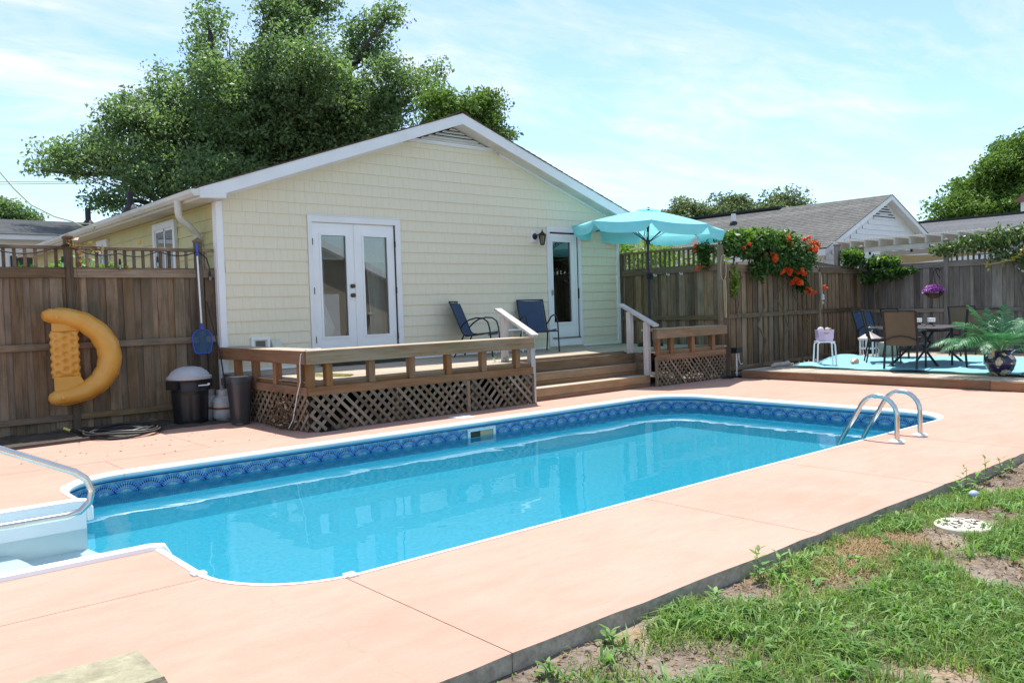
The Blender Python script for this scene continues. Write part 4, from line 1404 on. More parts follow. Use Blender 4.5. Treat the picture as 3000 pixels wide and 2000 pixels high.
# ---- side door with storm door
sd = MB()
for x0, x1, z0, z1 in ((10.91, 10.985, .63, 2.93), (11.76, 11.83, .63, 2.93), (10.985, 11.76, 2.835, 2.93)): sd.box(x0, x1, HY - .034, HY + .03, z0, z1)
sdo = sd.build('side_door', M['white'], house)
plank('threshold', sdo, 10.985, 11.76, HY - .045, HY + .1, .63, .775, M['vinyl'], ch=.006)
plank('sill', sdo, 10.98, 11.765, HY - .06, HY + .02, .777, .79, M['steel'])
slf = glazed_leaf(sdo, 'door_leaf', 10.99, 11.66, .80, 2.80, 11.055, 11.545, 1.09, 2.65, HY - .012, M['vinyl'])
plank('jamb', sdo, 11.675, 11.735, HY - .004, HY + .03, .80, 2.83, M['vinyl'], ch=.003)
plank('door_gap', sdo, 11.662, 11.674, HY + .002, HY + .02, .80, 2.83, M['black_rubber'], ch=0)
plank('door_gap', sdo, 11.736, 11.758, HY + .002, HY + .02, .80, 2.83, M['black_rubber'], ch=0)
plank('handle', sdo, 11.005, 11.03, HY - .055, HY - .013, 1.62, 1.72, M['steel'])
plank('closer', sdo, 11.742, 11.756, HY - .03, HY - .006, 1.55, 1.75, M['bronze'], ch=.003)
blind(sdo, 11.06, 11.54, 2.64, 1.98, HY + .06)
plank('sash_bar', sdo, 11.05, 11.55, HY + .045, HY + .058, 1.93, 1.955, M['vinyl'])

# ---- wall lantern
wl_ = plank('lamp_mount', house, 10.505, 10.635, HY - .040, HY - .004, 2.62, 2.82, M['vinyl'])
b = MB(); b.lathe([(.06, 0), (.06, .012), (.03, .03)], (0, 0, 0), 16); b.v = [(10.585 + p[0], HY - .041 - p[2], 2.73 + p[1]) for p in b.v]; lp = b.build('wall_lamp', M['black_metal'], house, smooth=True)
b = MB(); b.tube([(10.585, HY - .06, 2.73), (10.62, HY - .12, 2.76), (10.66, HY - .16, 2.80)], .012, 8); b.build('arm', M['black_metal'], lp)
b = MB(); b.lathe([(.005, .30), (.012, .27), (.02, .25), (.075, .20), (.082, .19), (.07, .185)], (10.66, HY - .17, 2.555), 8); b.build('roof', M['black_metal'], lp)
b = MB(); b.lathe([(.036, .02), (.066, .185)], (10.66, HY - .17, 2.555), 8); b.build('lamp_glass', glass_mat('lamp_glass', (0.5, 0.5, 0.47)), lp)
b = MB(); b.lathe([(.02, 0), (.042, .008), (.042, .022)], (10.66, HY - .17, 2.555), 8)
for k in range(8):
    a = 2 * math.pi * k / 8
    b.bar((10.66 + .037 * math.cos(a), HY - .17 + .037 * math.sin(a), 2.575), (10.66 + .068 * math.cos(a), HY - .17 + .068 * math.sin(a), 2.742), .008, .008)
b.build('cage', M['black_metal'], lp)

# ---- pet door and vent hood low on the wall
b = MB()
for x0, x1, z0, z1 in ((4.965, 5.005, .80, 1.085), (5.205, 5.245, .80, 1.085), (5.005, 5.205, 1.045, 1.085), (5.005, 5.205, .80, .83)): b.box(x0, x1, HY - .05, HY - .01, z0, z1)
pdm = b.build('pet_door', M['vinyl'], house)
b = MB(); b.box(5.03, 5.18, HY - .030, HY - .018, .83, 1.03); b.build('flap', plain('flap_grey', (0.10, 0.10, 0.085), 0.4), pdm)
b = MB(); b.box(5.005, 5.03, HY - .035, HY - .012, .83, 1.045); b.box(5.18, 5.205, HY - .035, HY - .012, .83, 1.045); b.box(5.03, 5.18, HY - .035, HY - .012, 1.03, 1.045); b.build('flap_frame', plain('flap_beige', (0.62, 0.58, 0.45), 0.5), pdm)
b = MB(); b.add([(5.27, HY - .02, 1.04), (5.40, HY - .02, 1.04), (5.44, HY - .13, .90), (5.27, HY - .13, .90), (5.27, HY - .02, .80), (5.40, HY - .02, .80), (5.44, HY - .13, .82), (5.27, HY - .13, .82)], [(0, 1, 2, 3), (0, 3, 7, 4), (1, 5, 6, 2), (3, 2, 6, 7), (4, 7, 6, 5)]); b.build('vent_hood', plain('hood_beige', (0.55, 0.55, 0.45), 0.5), house)

# ---- windows in the left wall
for y0w, y1w in ((13.12, 14.15), (16.8, 17.5)):
    b = MB(); X0 = HX0 - .022; zt, zb_ = 2.93, 1.75
    for a0, a1, c0, c1 in ((y0w, y0w + .09, zb_, zt), (y1w - .09, y1w, zb_, zt), (y0w + .09, y1w - .09, zt - .10, zt), (y0w + .09, y1w - .09, zb_, zb_ + .09)): b.box(X0 - .03, X0 + .02, a0, a1, c0, c1)
    wn = b.build('window', M['white'], house)
    b = MB()
    ym = (y0w + y1w) / 2
    for a0, a1, c0, c1 in ((y0w + .09, y0w + .12, zb_ + .09, zt - .10), (y1w - .12, y1w - .09, zb_ + .09, zt - .10), (ym - .02, ym + .02, zb_ + .09, zt - .10), (y0w + .12, y1w - .12, zt - .14, zt - .10)): b.box(X0 - .012, X0 + .01, a0, a1, c0, c1)
    b.build('sash', M['vinyl'], wn)
    b = MB(); b.box(X0 - .002, X0 + .002, y0w + .10, y1w - .10, zb_ + .09, zt - .11); b.build('pane', M['glass'], wn)
    b = MB(); b.box(X0 + .004, X0 + .008, y0w + .10, y1w - .10, zb_ + .09, zt - .11); b.build('blind', plain('window_blind', (0.18, 0.20, 0.17), 0.7), wn)
# ------------------------------------------------------------------ neighbouring houses


def gable_house(label, name, xl, xr, yf, yb, ze, za, wallmat, roofmat, over=.25, vent=True, front=True, lap=.15, base=-.12):
    """ridge along Y, gable end facing -Y"""
    xc = (xl + xr) / 2; sl = (za - ze) / (xc - xl)
    h = thing(name, label, 'house', (xc, yf, 0))
    b = MB(); b.xz([(xl + .3, base), (xr - .3, base), (xr - .3, ze + .3 * sl - .12), (xc, za - .12), (xl + .3, ze + .3 * sl - .12)], yf + over, yb); b.build('wall', wallmat, h)
    if front:
        z = base
        while z < za - .3:
            hw = min(xc - xl - .3, (za - .30 - z - lap) / sl)
            if hw < .1: break
            b = MB(); b.add([(xc - hw, yf + over - .022, z), (xc + hw, yf + over - .022, z), (xc + hw, yf + over - .004, z + lap), (xc - hw, yf + over - .004, z + lap), (xc - hw, yf + over, z), (xc + hw, yf + over, z)], [(0, 1, 2, 3), (0, 4, 5, 1)]); b.build('clapboard', wallmat, h); z += lap
    for s in (-1, 1):
        def X(x): return x if s < 0 else 2 * xc - x
        b = MB(); b.xz([(X(xl), ze - .16), (xc, za - .16), (xc, za - .02), (X(xl), ze - .02)], yf - .01, yf + .03); b.build('rake_board', M['white'], h)
        b = MB(); b.xz([(X(xl), ze - .14), (xc, za - .14), (xc, za - .03), (X(xl), ze - .03)], yf + .031, yb + .3); b.build('soffit', M['white'], h)
        b = MB(); b.box(*sorted((X(xl - .03), X(xl + .01))), yf + .02, yb + .3, ze - .20, ze - .03); b.build('eave_fascia', M['white'], h)
        n = max(8, int(math.hypot(xc - xl, za - ze) / .15))
        for k in range(n):
            t0, t1 = k / n, min(1, (k + 1.15) / n)
            b = MB(); b.xz([(X(xl + (xc - xl) * t0 - (.03 if k == 0 else 0)), ze + (za - ze) * t0 - .01), (X(xl + (xc - xl) * t1), ze + (za - ze) * t1 - .014), (X(xl + (xc - xl) * t1), ze + (za - ze) * t1), (X(xl + (xc - xl) * t0 - (.03 if k == 0 else 0)), ze + (za - ze) * t0 + .010)], yf - .02, yb + .32)
            b.build('shingle_course', roofmat, h)
    if vent:
        for k in range(5):
            z = za - .62 + k * .075; hw = (za - .24 - z) / sl * .8
            if hw < .05: continue
            b = MB(); b.add([(xc - hw, yf + over - .05, z), (xc + hw, yf + over - .05, z), (xc + hw * .9, yf + over - .02, z + .05), (xc - hw * .9, yf + over - .02, z + .05)], [(0, 1, 2, 3)]); b.build('vent_louvre', M['white'], h)
        hw = .38 / sl * .8
        b = MB(); b.xz([(xc - hw * 1.05, za - .64), (xc + hw * 1.05, za - .64), (xc, za - .20)], yf + over - .016, yf + over - .010); b.build('vent_back', M['dark'], h)
    return h


n1 = gable_house('white clapboard neighbour house with grey roof and gable vent', 'neighbour_house', 20.40, 27.96, 10.97, 33, 2.72, 4.35, M['white'], M['roof_grey'])
b = MB(); b.box(24.0, 24.36, 14.5, 33.2, 4.33, 4.40); b.build('ridge_vent', M['black_rubber'], n1)
b = MB(); b.tube([(23.1, 15.6, 3.8), (23.1, 15.6, 4.22)], .075, 10); b.build('flue', M['vinyl'], n1); b = MB(); b.lathe([(.16, -.1), (.12, .06), (.08, .1)], (23.1, 15.6, 3.88), 10); b.build('flue_boot', M['black_rubber'], n1)
n2 = gable_house('long grey roofed house beyond the pergola on the far right', 'neighbour_house', 30.6, 45.4, -6.0, 17.6, 2.75, 4.62, M['white'], M['roof_slate'], vent=False, front=False)
b = MB(); b.box(37.8, 38.2, -6.1, 17.8, 4.60, 4.68); b.build('ridge_vent', M['black_rubber'], n2)
n3 = thing('neighbour_house', 'distant low house with blue grey roof behind the left fence', 'house', (2.0, 30.0, 0))
b = MB(); b.box(-14, 11.5, 28.4, 36, -.12, 3.95); b.build('wall', M['white'], n3)
b = MB(); b.box(-14.3, 11.8, 27.98, 28.02, 3.86, 4.04); b.build('eave_fascia', M['white'], n3)
b = MB(); b.box(-14.3, 11.8, 28.02, 28.4, 3.86, 3.90); b.build('soffit', M['white'], n3)
b = MB(); b.yz([(28.0, 4.0), (32.2, 4.88), (36.4, 4.0)], -14.25, 11.75); b.build('roof_deck', M['roof_slate'], n3)
for k in range(22):
    t0, t1 = k / 22, min(1, (k + 1.15) / 22)
    b = MB(); b.yz([(27.95 + 4.25 * t0, 4.0 + .88 * t0), (27.95 + 4.25 * t1, 4.0 + .88 * t1 - .004), (27.95 + 4.25 * t1, 4.0 + .88 * t1 + .012), (27.95 + 4.25 * t0, 4.02 + .88 * t0 + .006)], -14.3, 11.8); b.build('shingle_course', M['roof_slate'], n3)
for x in (2.2, 4.9): 
    b = MB(); b.box(x, x + .9, 28.34, 28.39, 2.5, 3.4); b.build('window', M['dark'], n3)
# red roofed dormer at the right edge
dm = thing('far_house', 'small white house with red shingled roof at the far right edge', 'house', (48.2, 12.0, 0))
b = MB(); b.box(46.4, 50.0, 9.4, 14.66, -.1, 5.98); b.build('wall', M['white'], dm)
b = MB(); b.yz([(9.15, 5.9), (14.9, 5.9), (12.03, 8.8)], 46.2, 50.2); b.build('roof', M['roof_red'], dm)
# garage behind the camera (seen mirrored in the door glass)
gar = thing('garage', 'beige garage with white gable trim standing behind the camera', 'garage', (14.5, -6.0, 0))
b = MB(); b.xz([(10.8, -.12), (18.6, -.12), (18.6, 2.6), (14.7, 4.3), (10.8, 2.6)], -11, -6.0); b.build('wall', M['garage'], gar)
b = MB(); b.xz([(10.3, 2.35), (14.7, 4.27), (19.1, 2.35), (19.1, 2.60), (14.7, 4.55), (10.3, 2.60)], -11.2, -5.65); b.build('roof', M['white'], gar)
b = MB(); b.box(13.0, 16.2, -5.99, -5.95, -.1, 2.15); b.build('garage_door', M['white'], gar)

# ------------------------------------------------------------------ pergola with shade cloth
pg = thing('pergola', 'white neighbouring pergola with ribbed top and beige shade cloth', 'pergola', (20.4, 9.0, 0))
b = MB(); b.box(19.97, 20.03, 6.3, 10.55, 2.50, 2.615); b.build('beam', M['gutter'], pg)
b = MB(); b.box(22.5, 22.56, 6.3, 10.55, 2.50, 2.615); b.build('beam', M['white'], pg)
for y in np.arange(6.4, 10.5, .36):
    b = MB(); b.yz([(y, 2.617), (y + .04, 2.617), (y + .04, 2.79), (y, 2.79)], 19.8, 22.8); b.build('rafter', M['soffit'], pg)  # rafters greyer than the white frame: their shade is put into the colour
rows = []
for xx in (19.74, 22.9):
    rows.append([(xx, 6.3 + k * .02, 2.806 + .012 * math.sin(k * .02 / .075 * 2 * math.pi)) for k in range(216)])
b = MB(); b.grid(rows); b.build('ribbed_sheet', cloth('ribbed_plastic', (0.36, 0.38, 0.39), 0.3), pg)
for x, y in ((20.0, 6.4), (20.0, 10.45), (22.53, 6.4), (22.53, 10.45)):
    b = MB(); b.box(x - .045, x + .045, y - .045, y + .045, -.12, 2.50); b.build('post', M['white'], pg)
rows = []
for i in range(13):
    t = i / 12
    row_ = []
    for j in range(13):
        s = j / 12
        x = 20.1 + 1.6 * t; y = 10.3 - 3.2 * s
        z = 2.22 + .30 * t - .10 * math.sin(math.pi * s) - .04 * math.sin(math.pi * t) + .10 * s * (1 - t)
        row_.append((x, y, z))
    rows.append(row_)
sc_ = MB(); sc_.grid(rows); o = sc_.build('shade_cloth', cloth('shade_cloth', (0.80, 0.66, 0.40), 0.4), None, smooth=True); tag(o, 'beige shade cloth slung under the white pergola', 'shade cloth')
for y in (7.6, 8.6, 9.6):
    b = MB(); b.box(19.96, 20.0, y, y + .04, 2.43, 2.499); b.build('cloth_hook', M['black_metal'], pg)

# ------------------------------------------------------------------ trees


def limb(b, p, q, r0, r1, rg, seg=5, sag=.1):
    p = Vector(p); q = Vector(q); pts = []; L = (q - p).length
    for k in range(seg + 1):
        t = k / seg
        w = Vector((rg.normal(), rg.normal(), rg.normal())) * L * .045 * math.sin(math.pi * t)
        pts.append(p.lerp(q, t) + w + Vector((0, 0, sag * L * math.sin(math.pi * t))))
    b.tube(pts, [r0 + (r1 - r0) * k / seg for k in range(seg + 1)], 6)
    return pts


def tree(name, label, base, trunk_h, r0, lobes, mat, nclump, per, csize, leaf, seed, group=None, fork=None, bare=0.25, aspect=.55):
    """lobes: list of (x,y,z,rx,ry,rz). leaves gather in many small clumps in the outer part of each lobe"""
    rg = np.random.default_rng(seed)
    t = thing(name, label, 'tree', base, group=group)
    b = MB(); top = Vector((base[0], base[1], base[2] + trunk_h))
    pts = []
    for k in range(7):
        s = k / 6
        pts.append(Vector(base).lerp(top, s) + Vector((rg.normal() * .06, rg.normal() * .06, 0)) * trunk_h * .2 * s)
    pts[0].z -= .2
    b.tube(pts, [r0 * (1.25 - .5 * k / 6) for k in range(7)], 10)
    vol = np.array([l[3] * l[4] * l[5] for l in lobes]) ** .8; vol = vol / vol.sum()
    C = []
    for li, l in enumerate(lobes):
        n = max(4, int(nclump * vol[li]))
        d = unit(rg.normal(size=(n, 3)))
        rad = rg.random(n) ** .42
        pt = np.array(l[:3]) + d * rad[:, None] * np.array(l[3:6]) * (1 + .16 * rg.normal(size=(n, 1)))
        C.append(pt)
        # main limb to the lobe, then twigs to clumps
        c = Vector(l[:3])
        start = pts[-1] if li % 2 == 0 else pts[-2]
        lp_ = limb(b, start, c, r0 * .42, r0 * .12, rg, 6, .06)
        for q in pt[rg.permutation(n)[:max(4, n // 3)]]:
            s = lp_[int(rg.integers(2, 7))]
            limb(b, s, q, r0 * .085, r0 * .018, rg, 4, .05)
    b.build('trunk', M['bark'], t, smooth=1.2)
    C = np.concatenate(C)
    cs = csize * (0.65 + .8 * rg.random(len(C)))
    n_each = np.maximum(8, (per * (cs / csize) ** 1.6).astype(int))
    P = np.repeat(C, n_each, 0)
    sp = np.repeat(cs, n_each)[:, None]
    q = rg.normal(size=P.shape); q = unit(q) * (rg.random((len(P), 1)) ** .5)
    P = P + q * sp * np.array([1.0, 1.0, .62])
    V, F = leaves(P, leaf, rg, .55, aspect, .3, .3)
    np_mesh('crown', V, F, mat, t)
    return t


# live oak behind the house
oak = [(11.55, 25.91, 7.99, 2.11, 2.21, 1.66), (10.46, 28.48, 7.44, 1.66, 1.75, 1.33), (12.28, 23.69, 8.9, 1.33, 1.4, 1.33), (14.04, 24.59, 8.05, 1.77, 1.86, 1.44), (11.26, 28.26, 10.28, 0.78, 0.81, 1.11), (10.6, 26.89, 10.91, 0.5, 0.53, 0.78),
       (12.86, 25.43, 10.85, 1.11, 1.16, 1.0), (15.22, 24.53, 10.5, 0.94, 0.99, 1.05), (8.44, 27.59, 7.6, 1.23, 1.27, 0.89), (7.92, 29.64, 6.58, 1.23, 1.27, 0.61), (6.6, 29.8, 6.75, 0.84, 0.88, 0.43), (6.34, 30.82, 6.39, 0.5, 0.53, 0.31),
       (8.44, 27.16, 5.83, 1.23, 1.27, 0.78), (10.44, 25.94, 5.93, 1.77, 1.86, 0.89), (13.12, 25.81, 6.81, 1.89, 1.98, 1.0), (14.65, 22.6, 8.39, 0.89, 0.94, 1.11), (16.26, 23.06, 9.24, 0.72, 0.76, 0.46), (16.18, 22.29, 8.71, 0.44, 0.46, 0.34),
       (14.36, 23.44, 7.1, 1.0, 1.05, 0.66), (9.66, 28.59, 9.01, 0.84, 0.88, 0.55), (8.04, 29.12, 5.29, 0.72, 0.76, 0.39), (15.31, 23.66, 11.13, 0.5, 0.53, 0.5), (12.34, 25.76, 11.73, 0.66, 0.7, 0.5), (13.99, 25.34, 12.08, 0.89, 0.94, 0.55), (12.54, 28.73, 8.68, 2.11, 2.21, 1.66), (14.7, 27.2, 8.65, 1.89, 1.98, 1.66), (7.91, 29.85, 7.4, 0.66, 0.7, 0.4), (10.19, 29.59, 8.3, 0.89, 0.94, 0.66), (12.06, 26.39, 9.73, 0.89, 0.94, 0.89)]
pb = Vector((11.88, 26.79, 1.63))
tree('live_oak', 'large spreading oak rising behind the cream house', (pb.x, pb.y, GZ), 5.0, .42, oak, M['oak'], 1500, 92, .54, .122, 101)
pine = [(14.88, 19.86, 7.23, 0.81, 0.85, 0.61), (15.95, 19.73, 7.35, 0.76, 0.8, 0.61), (15.92, 18.92, 6.53, 0.51, 0.53, 0.61), (15.24, 20.04, 6.5, 1.11, 1.17, 0.71)]
pb = Vector((15.17, 19.3, 1.46))
tree('cedar_tree', 'smaller bright green tree showing behind the gable peak', (pb.x, pb.y, GZ), 3.6, .2, pine, M['tree_right'], 260, 110, .42, .10, 102)
for lab, sd, bxy, lb in (('leftmost of the low grey green trees above the far roof ridge', 103, (37.47, 28.48), [(37.69, 28.53, 6.04, 1.61, 1.69, 0.81), (37.0, 29.11, 5.68, 0.97, 1.02, 0.73), (38.3, 28.0, 6.11, 0.89, 0.93, 0.81), (37.84, 28.43, 6.7, 0.81, 0.85, 0.65), (38.59, 27.73, 5.62, 0.81, 0.85, 0.65)]),
        ('middle one of the low grey green trees above the far roof ridge', 104, (39.33, 26.87), [(39.56, 26.92, 6.15, 1.48, 1.55, 0.74), (38.93, 27.45, 5.8, 0.89, 0.93, 0.67), (40.13, 26.43, 6.22, 0.81, 0.86, 0.74), (39.71, 26.83, 6.81, 0.74, 0.78, 0.59), (40.39, 26.19, 5.74, 0.74, 0.78, 0.59)]),
        ('rightmost of the low grey green trees above the far roof ridge', 105, (41.48, 25.0), [(41.73, 25.06, 6.25, 1.42, 1.5, 0.71), (41.12, 25.56, 5.9, 0.85, 0.9, 0.64), (42.27, 24.59, 6.33, 0.78, 0.82, 0.71), (41.87, 24.97, 6.91, 0.71, 0.75, 0.57), (42.51, 24.35, 5.84, 0.71, 0.75, 0.57)])):
    tree('far_tree', lab, (bxy[0], bxy[1], GZ), 3.6, .3, lb, M['oak_far'], 170, 75, .55, .15, sd, 'trees beyond the neighbour roof')
rt = [(55.61, 17.84, 8.89, 2.04, 2.15, 1.64), (54.72, 19.52, 7.42, 1.74, 1.83, 1.12), (52.32, 19.96, 6.71, 1.02, 1.08, 0.72), (57.34, 17.19, 9.97, 2.04, 2.15, 1.12), (57.61, 18.02, 7.63, 3.06, 3.22, 1.84), (54.48, 18.67, 6.28, 2.86, 3.0, 1.23), (57.53, 16.17, 8.6, 3.06, 3.22, 2.66), (52.45, 20.8, 5.99, 0.72, 0.75, 0.45)]
pb = Vector((55.43, 17.55, 0.81))
tree('broadleaf_tree', 'dense round topped green tree at the right edge', (pb.x, pb.y, GZ), 4.5, .5, rt, M['tree_right'], 760, 120, .74, .19, 106)
lt = [(10.18, 60.33, 8.31, 1.29, 1.35, 0.86), (11.14, 59.48, 7.95, 0.86, 0.9, 0.56), (9.04, 61.31, 8.25, 1.72, 1.8, 1.29)]
pb = Vector((9.57, 60.55, 2.43))
tree('far_tree', 'small distant tree above the low roof at the left edge', (pb.x, pb.y, GZ), 5.0, .3, lt, M['oak'], 190, 90, .6, .17, 107)

# service cable with loop and far power lines
b = MB()
pw = [(2.316, 16.057, 4.08), (2.635, 15.706, 3.862), (2.786, 15.53, 3.59), (2.976, 15.311, 3.311), (3.25, 15.008, 3.099), (3.467, 14.771, 3.003), (3.602, 14.621, 2.896), (3.702, 14.515, 2.874), (3.72, 14.498, 2.917), (3.654, 14.571, 2.959), (3.566, 14.664, 2.97)]
b.tube(pw, .010, 6); o = b.build('service_cable', plain('cable_yellow', (0.42, 0.42, 0.25), 0.6), smooth=True); tag(o, 'pale slack cable with a looped end hanging over the left eave', 'cable')
for k, pp in enumerate([[(7.07, 87.1, 13.64), (13.62, 81.43, 13.37), (20.46, 76.84, 13.25), (29.73, 70.15, 12.99)], [(7.06, 87.1, 13.43), (13.61, 81.43, 13.17), (20.46, 76.84, 13.16), (29.72, 70.15, 12.9)]]):
    b = MB(); b.tube(pp, .022, 5); o = b.build('power_line', M['black_rubber']); tag(o, 'upper of two thin distant power lines at the left' if k == 0 else 'lower of two thin distant power lines at the left', 'power line', 'distant power lines')
# ------------------------------------------------------------------ pool float on the left fence
YF = 11.50
m_, gg_, out_ = base_mat('yellow_vinyl')
v_, r_ = obj_coord(gg_)
c_ = gg_.ramp(gg_.noise(v_, 3.0, 4, 0.6), [(0.3, (0.84, 0.42, 0.060)), (0.7, (0.90, 0.54, 0.12))])
b_ = gg_.n('ShaderNodeBsdfPrincipled', {'Base Color': c_, 'Roughness': 0.20, 'Specular IOR Level': 0.6})
t_ = gg_.n('ShaderNodeBsdfTranslucent', {'Color': c_})
gg_.link(gg_.n('ShaderNodeMixShader', {0: 0.32, 1: b_.outputs[0], 2: t_.outputs[0]}).outputs[0], out_.inputs[0])
M['float'] = m_
fl_ = thing('pool_float', 'yellow inflatable pool float with quilted pillow hung on the left fence', 'pool float', (2.7, YF, .4))
ctrl = [(2.37, 1.475), (2.56, 1.455), (2.76, 1.38), (2.92, 1.25), (3.02, 1.08), (3.045, .92), (3.01, .76), (2.91, .62), (2.76, .52), (2.56, .465), (2.39, .45)]
pts = []; rr = []
for i in range(len(ctrl) - 1):
    for k in range(3):
        t = k / 3
        pts.append((ctrl[i][0] * (1 - t) + ctrl[i + 1][0] * t, YF, ctrl[i][1] * (1 - t) + ctrl[i + 1][1] * t))
pts.append((ctrl[-1][0], YF, ctrl[-1][1]))
n_ = len(pts)
for i in range(n_):
    t = i / (n_ - 1); rr.append(.088 + .052 * math.sin(math.pi * t))
rr[0] = .07; rr[-1] = .07
pts = [(2.285, YF, 1.47), (2.30, YF, 1.472)] + pts + [(2.33, YF, .445), (2.315, YF, .444)]; rr = [.02, .058] + rr + [.058, .02]
rr[2] = .092; rr[-3] = .092
b = MB(); b.tube(pts, rr, 18); b.build('ring', M['float'], fl_, smooth=1.2)
# seam along the outer edge of the ring
b = MB(); sp = []
for i in range(3, n_ + 1):
    p = Vector(pts[i]); t = (Vector(pts[i + 1]) - Vector(pts[i - 1])).normalized(); nn = Vector((t.z, 0, -t.x)) * -1
    sp.append(p + nn * (rr[i] + .003) * (1 if nn.dot(p - Vector((2.6, YF, .95))) > 0 else -1))
b.tube(sp, [.006 + .003 * (k % 2) for k in range(len(sp))], 6); b.build('seam', M['float'], fl_, smooth=True)
# quilted pillow
NU, NV = 37, 61
def pil(u, v, s):
    x = 2.365 + .325 * u; z = .70 + .585 * v
    edge = min(1, 6 * u) * min(1, 6 * (1 - u)) * min(1, 9 * v) * min(1, 9 * (1 - v))
    th = .055 * math.sqrt(max(0, edge))
    d = 0
    for r_ in range(6):
        for c_ in range(3):
            cu = .2 + .3 * c_; cv = .09 + .165 * r_ + (.08 if c_ == 1 else 0)
            q = ((u - cu) * .325) ** 2 + ((v - cv) * .585) ** 2
            d += math.exp(-q / .0009)
    th *= 1 - .62 * min(1, d)
    return (x + .008 * math.sin(v * 40) * (abs(u - .5) > .45), YF + s * th, z)
for s in (-1, 1):
    pass
b = MB(); b.grid([[pil(i / (NU - 1), j / (NV - 1), -1) for i in range(NU)] for j in range(NV)])
b.grid([[pil(1 - i / (NU - 1), j / (NV - 1), 1) for i in range(NU)] for j in range(NV)])
b.build('pillow', M['float'], fl_, smooth=1.2)
for z0, z1, xa, xb in ((1.28, 1.42, 2.40, 2.78), (.52, .71, 2.40, 2.78)):
    b = MB(); up = z0 > 1
    rows = []
    for j in range(5):
        t = j / 4
        rows.append([(2.385 + (.30 + (.10 * (t if up else 1 - t))) * i / 8, YF - .02 - .02 * math.sin(math.pi * i / 8), z0 + (z1 - z0) * t) for i in range(9)])
    b.grid(rows); b.build('web', M['float'], fl_, smooth=True)
for x, z in ((2.43, 1.45), (2.46, .455)):
    b = MB(); b.lathe([(.026, 0), (.026, .012), (.018, .02), (0, .022)], (0, 0, 0), 14); b.v = [(x + p[0], YF - .085 - p[2], z + p[1]) for p in b.v]; b.build('valve', M['float'], fl_, smooth=True)

# leaf net on the fence post
M['blue_plastic'] = plain('blue_plastic', (0.03, 0.08, 0.45), 0.35, var=.1)
m_, gg_, out_ = base_mat('blue_mesh')
t1 = gg_.n('ShaderNodeBsdfTransparent'); d1 = gg_.n('ShaderNodeBsdfDiffuse', {'Color': (0.05, 0.13, 0.24)})
gg_.link(gg_.n('ShaderNodeMixShader', {0: 0.62, 1: t1.outputs[0], 2: d1.outputs[0]}).outputs[0], out_.inputs[0])
M['blue_mesh'] = m_
nt_ = thing('skimmer_net', 'blue framed leaf skimmer net on a white pole hanging from the fence post', 'pool net', (4.25, 11.5, .9))
b = MB(); b.tube([(4.255, 11.56, 2.25), (4.25, 11.50, 1.30)], .012, 8); b.build('pole', M['vinyl'], nt_, smooth=True)
b = MB(); b.tube([(4.256, 11.565, 2.43), (4.255, 11.56, 2.25)], .016, 8); b.build('grip', M['blue_plastic'], nt_, smooth=True)
loop = [(4.25, 1.235), (4.33, 1.215), (4.385, 1.15), (4.39, 1.06), (4.365, .93), (4.34, .90), (4.25, .897), (4.165, .90), (4.14, .93), (4.118, 1.06), (4.12, 1.15), (4.17, 1.215)]
b = MB(); b.tube([(x, 11.5, z) for x, z in loop + loop[:1]], .010, 8); b.tube([(4.25, 11.5, 1.32), (4.25, 11.5, 1.23)], [.014, .022], 8); b.build('frame', M['blue_plastic'], nt_, smooth=True)
b = MB(); b.add([(x, 11.5 + .0, z) for x, z in loop] + [(4.25, 11.53, 1.05)], [(i, (i + 1) % len(loop), len(loop)) for i in range(len(loop))]); b.build('netting', M['blue_mesh'], nt_)
# dark leaning pole by the corner
b = MB(); b.tube([(4.335, 11.50, 1.62), (4.42, 11.30, .85), (4.47, 11.2, .02)], .010, 6); o = b.build('leaning_rod', M['black_metal']); tag(o, 'thin dark rod leaning in the corner beside the white corner board', 'rod')

# ------------------------------------------------------------------ bins and gas bottles
bn = thing('trash_bin', 'round black trash can with pale grey domed lid by the left fence', 'trash can', (3.90, 11.08, 0))
b = MB(); b.lathe([(.205, 0), (.212, .02), (.235, .43), (.238, .44), (.232, .45), (.243, .56), (.262, .57), (.265, .60), (.255, .605)], (3.90, 11.08, 0), 32)
b.build('body', M['black_plastic'], bn, smooth=0.7)
for a in (200, 20):
    b = MB(); ca, sa = math.cos(R(a)), math.sin(R(a)); c = Vector((3.90 + ca * .275, 11.08 + sa * .275, 0)); t = Vector((-sa, ca, 0))
    b.bar(c + t * -.09 + Vector((0, 0, .53)), c + t * .09 + Vector((0, 0, .53)), .05, .12); b.build('handle', M['black_plastic'], bn)
for k in range(3):
    b = MB(); a0 = R(222 + k * 34); p = []
    for j in range(7):
        a = a0 + R(24) * j / 6
        p.append([(3.90 + math.cos(a) * q, 11.08 + math.sin(a) * q, z) for q, z in ((.218, .06), (.236, .40))])
    b.grid([[r_[0] for r_ in p], [r_[1] for r_ in p]]); b.build('rib_panel', M['black_plastic'], bn)
M['lid_grey'] = plain('lid_grey', (0.42, 0.41, 0.42), 0.5, var=.08)
b = MB(); b.lathe([(.255, .592), (.282, .592), (.284, .625), (.268, .632), (.252, .65), (.225, .69), (.16, .735), (.08, .755), (0, .760)], (3.90, 11.08, 0), 32); b.build('lid', M['lid_grey'], bn, smooth=0.5)
b = MB(); b.box(3.93, 4.07, 10.838, 10.842, .505, .52); b.box(4.05, 4.08, 10.839, 10.844, .515, .535); b.build('sticker', M['vinyl'], bn)
b2_ = thing('step_bin', 'slim dark grey step bin at the left corner of the deck', 'trash can', (4.30, 10.42, 0))
M['bin_grey'] = plain('bin_grey', (0.055, 0.055, 0.062), 0.32, .15, var=.1)
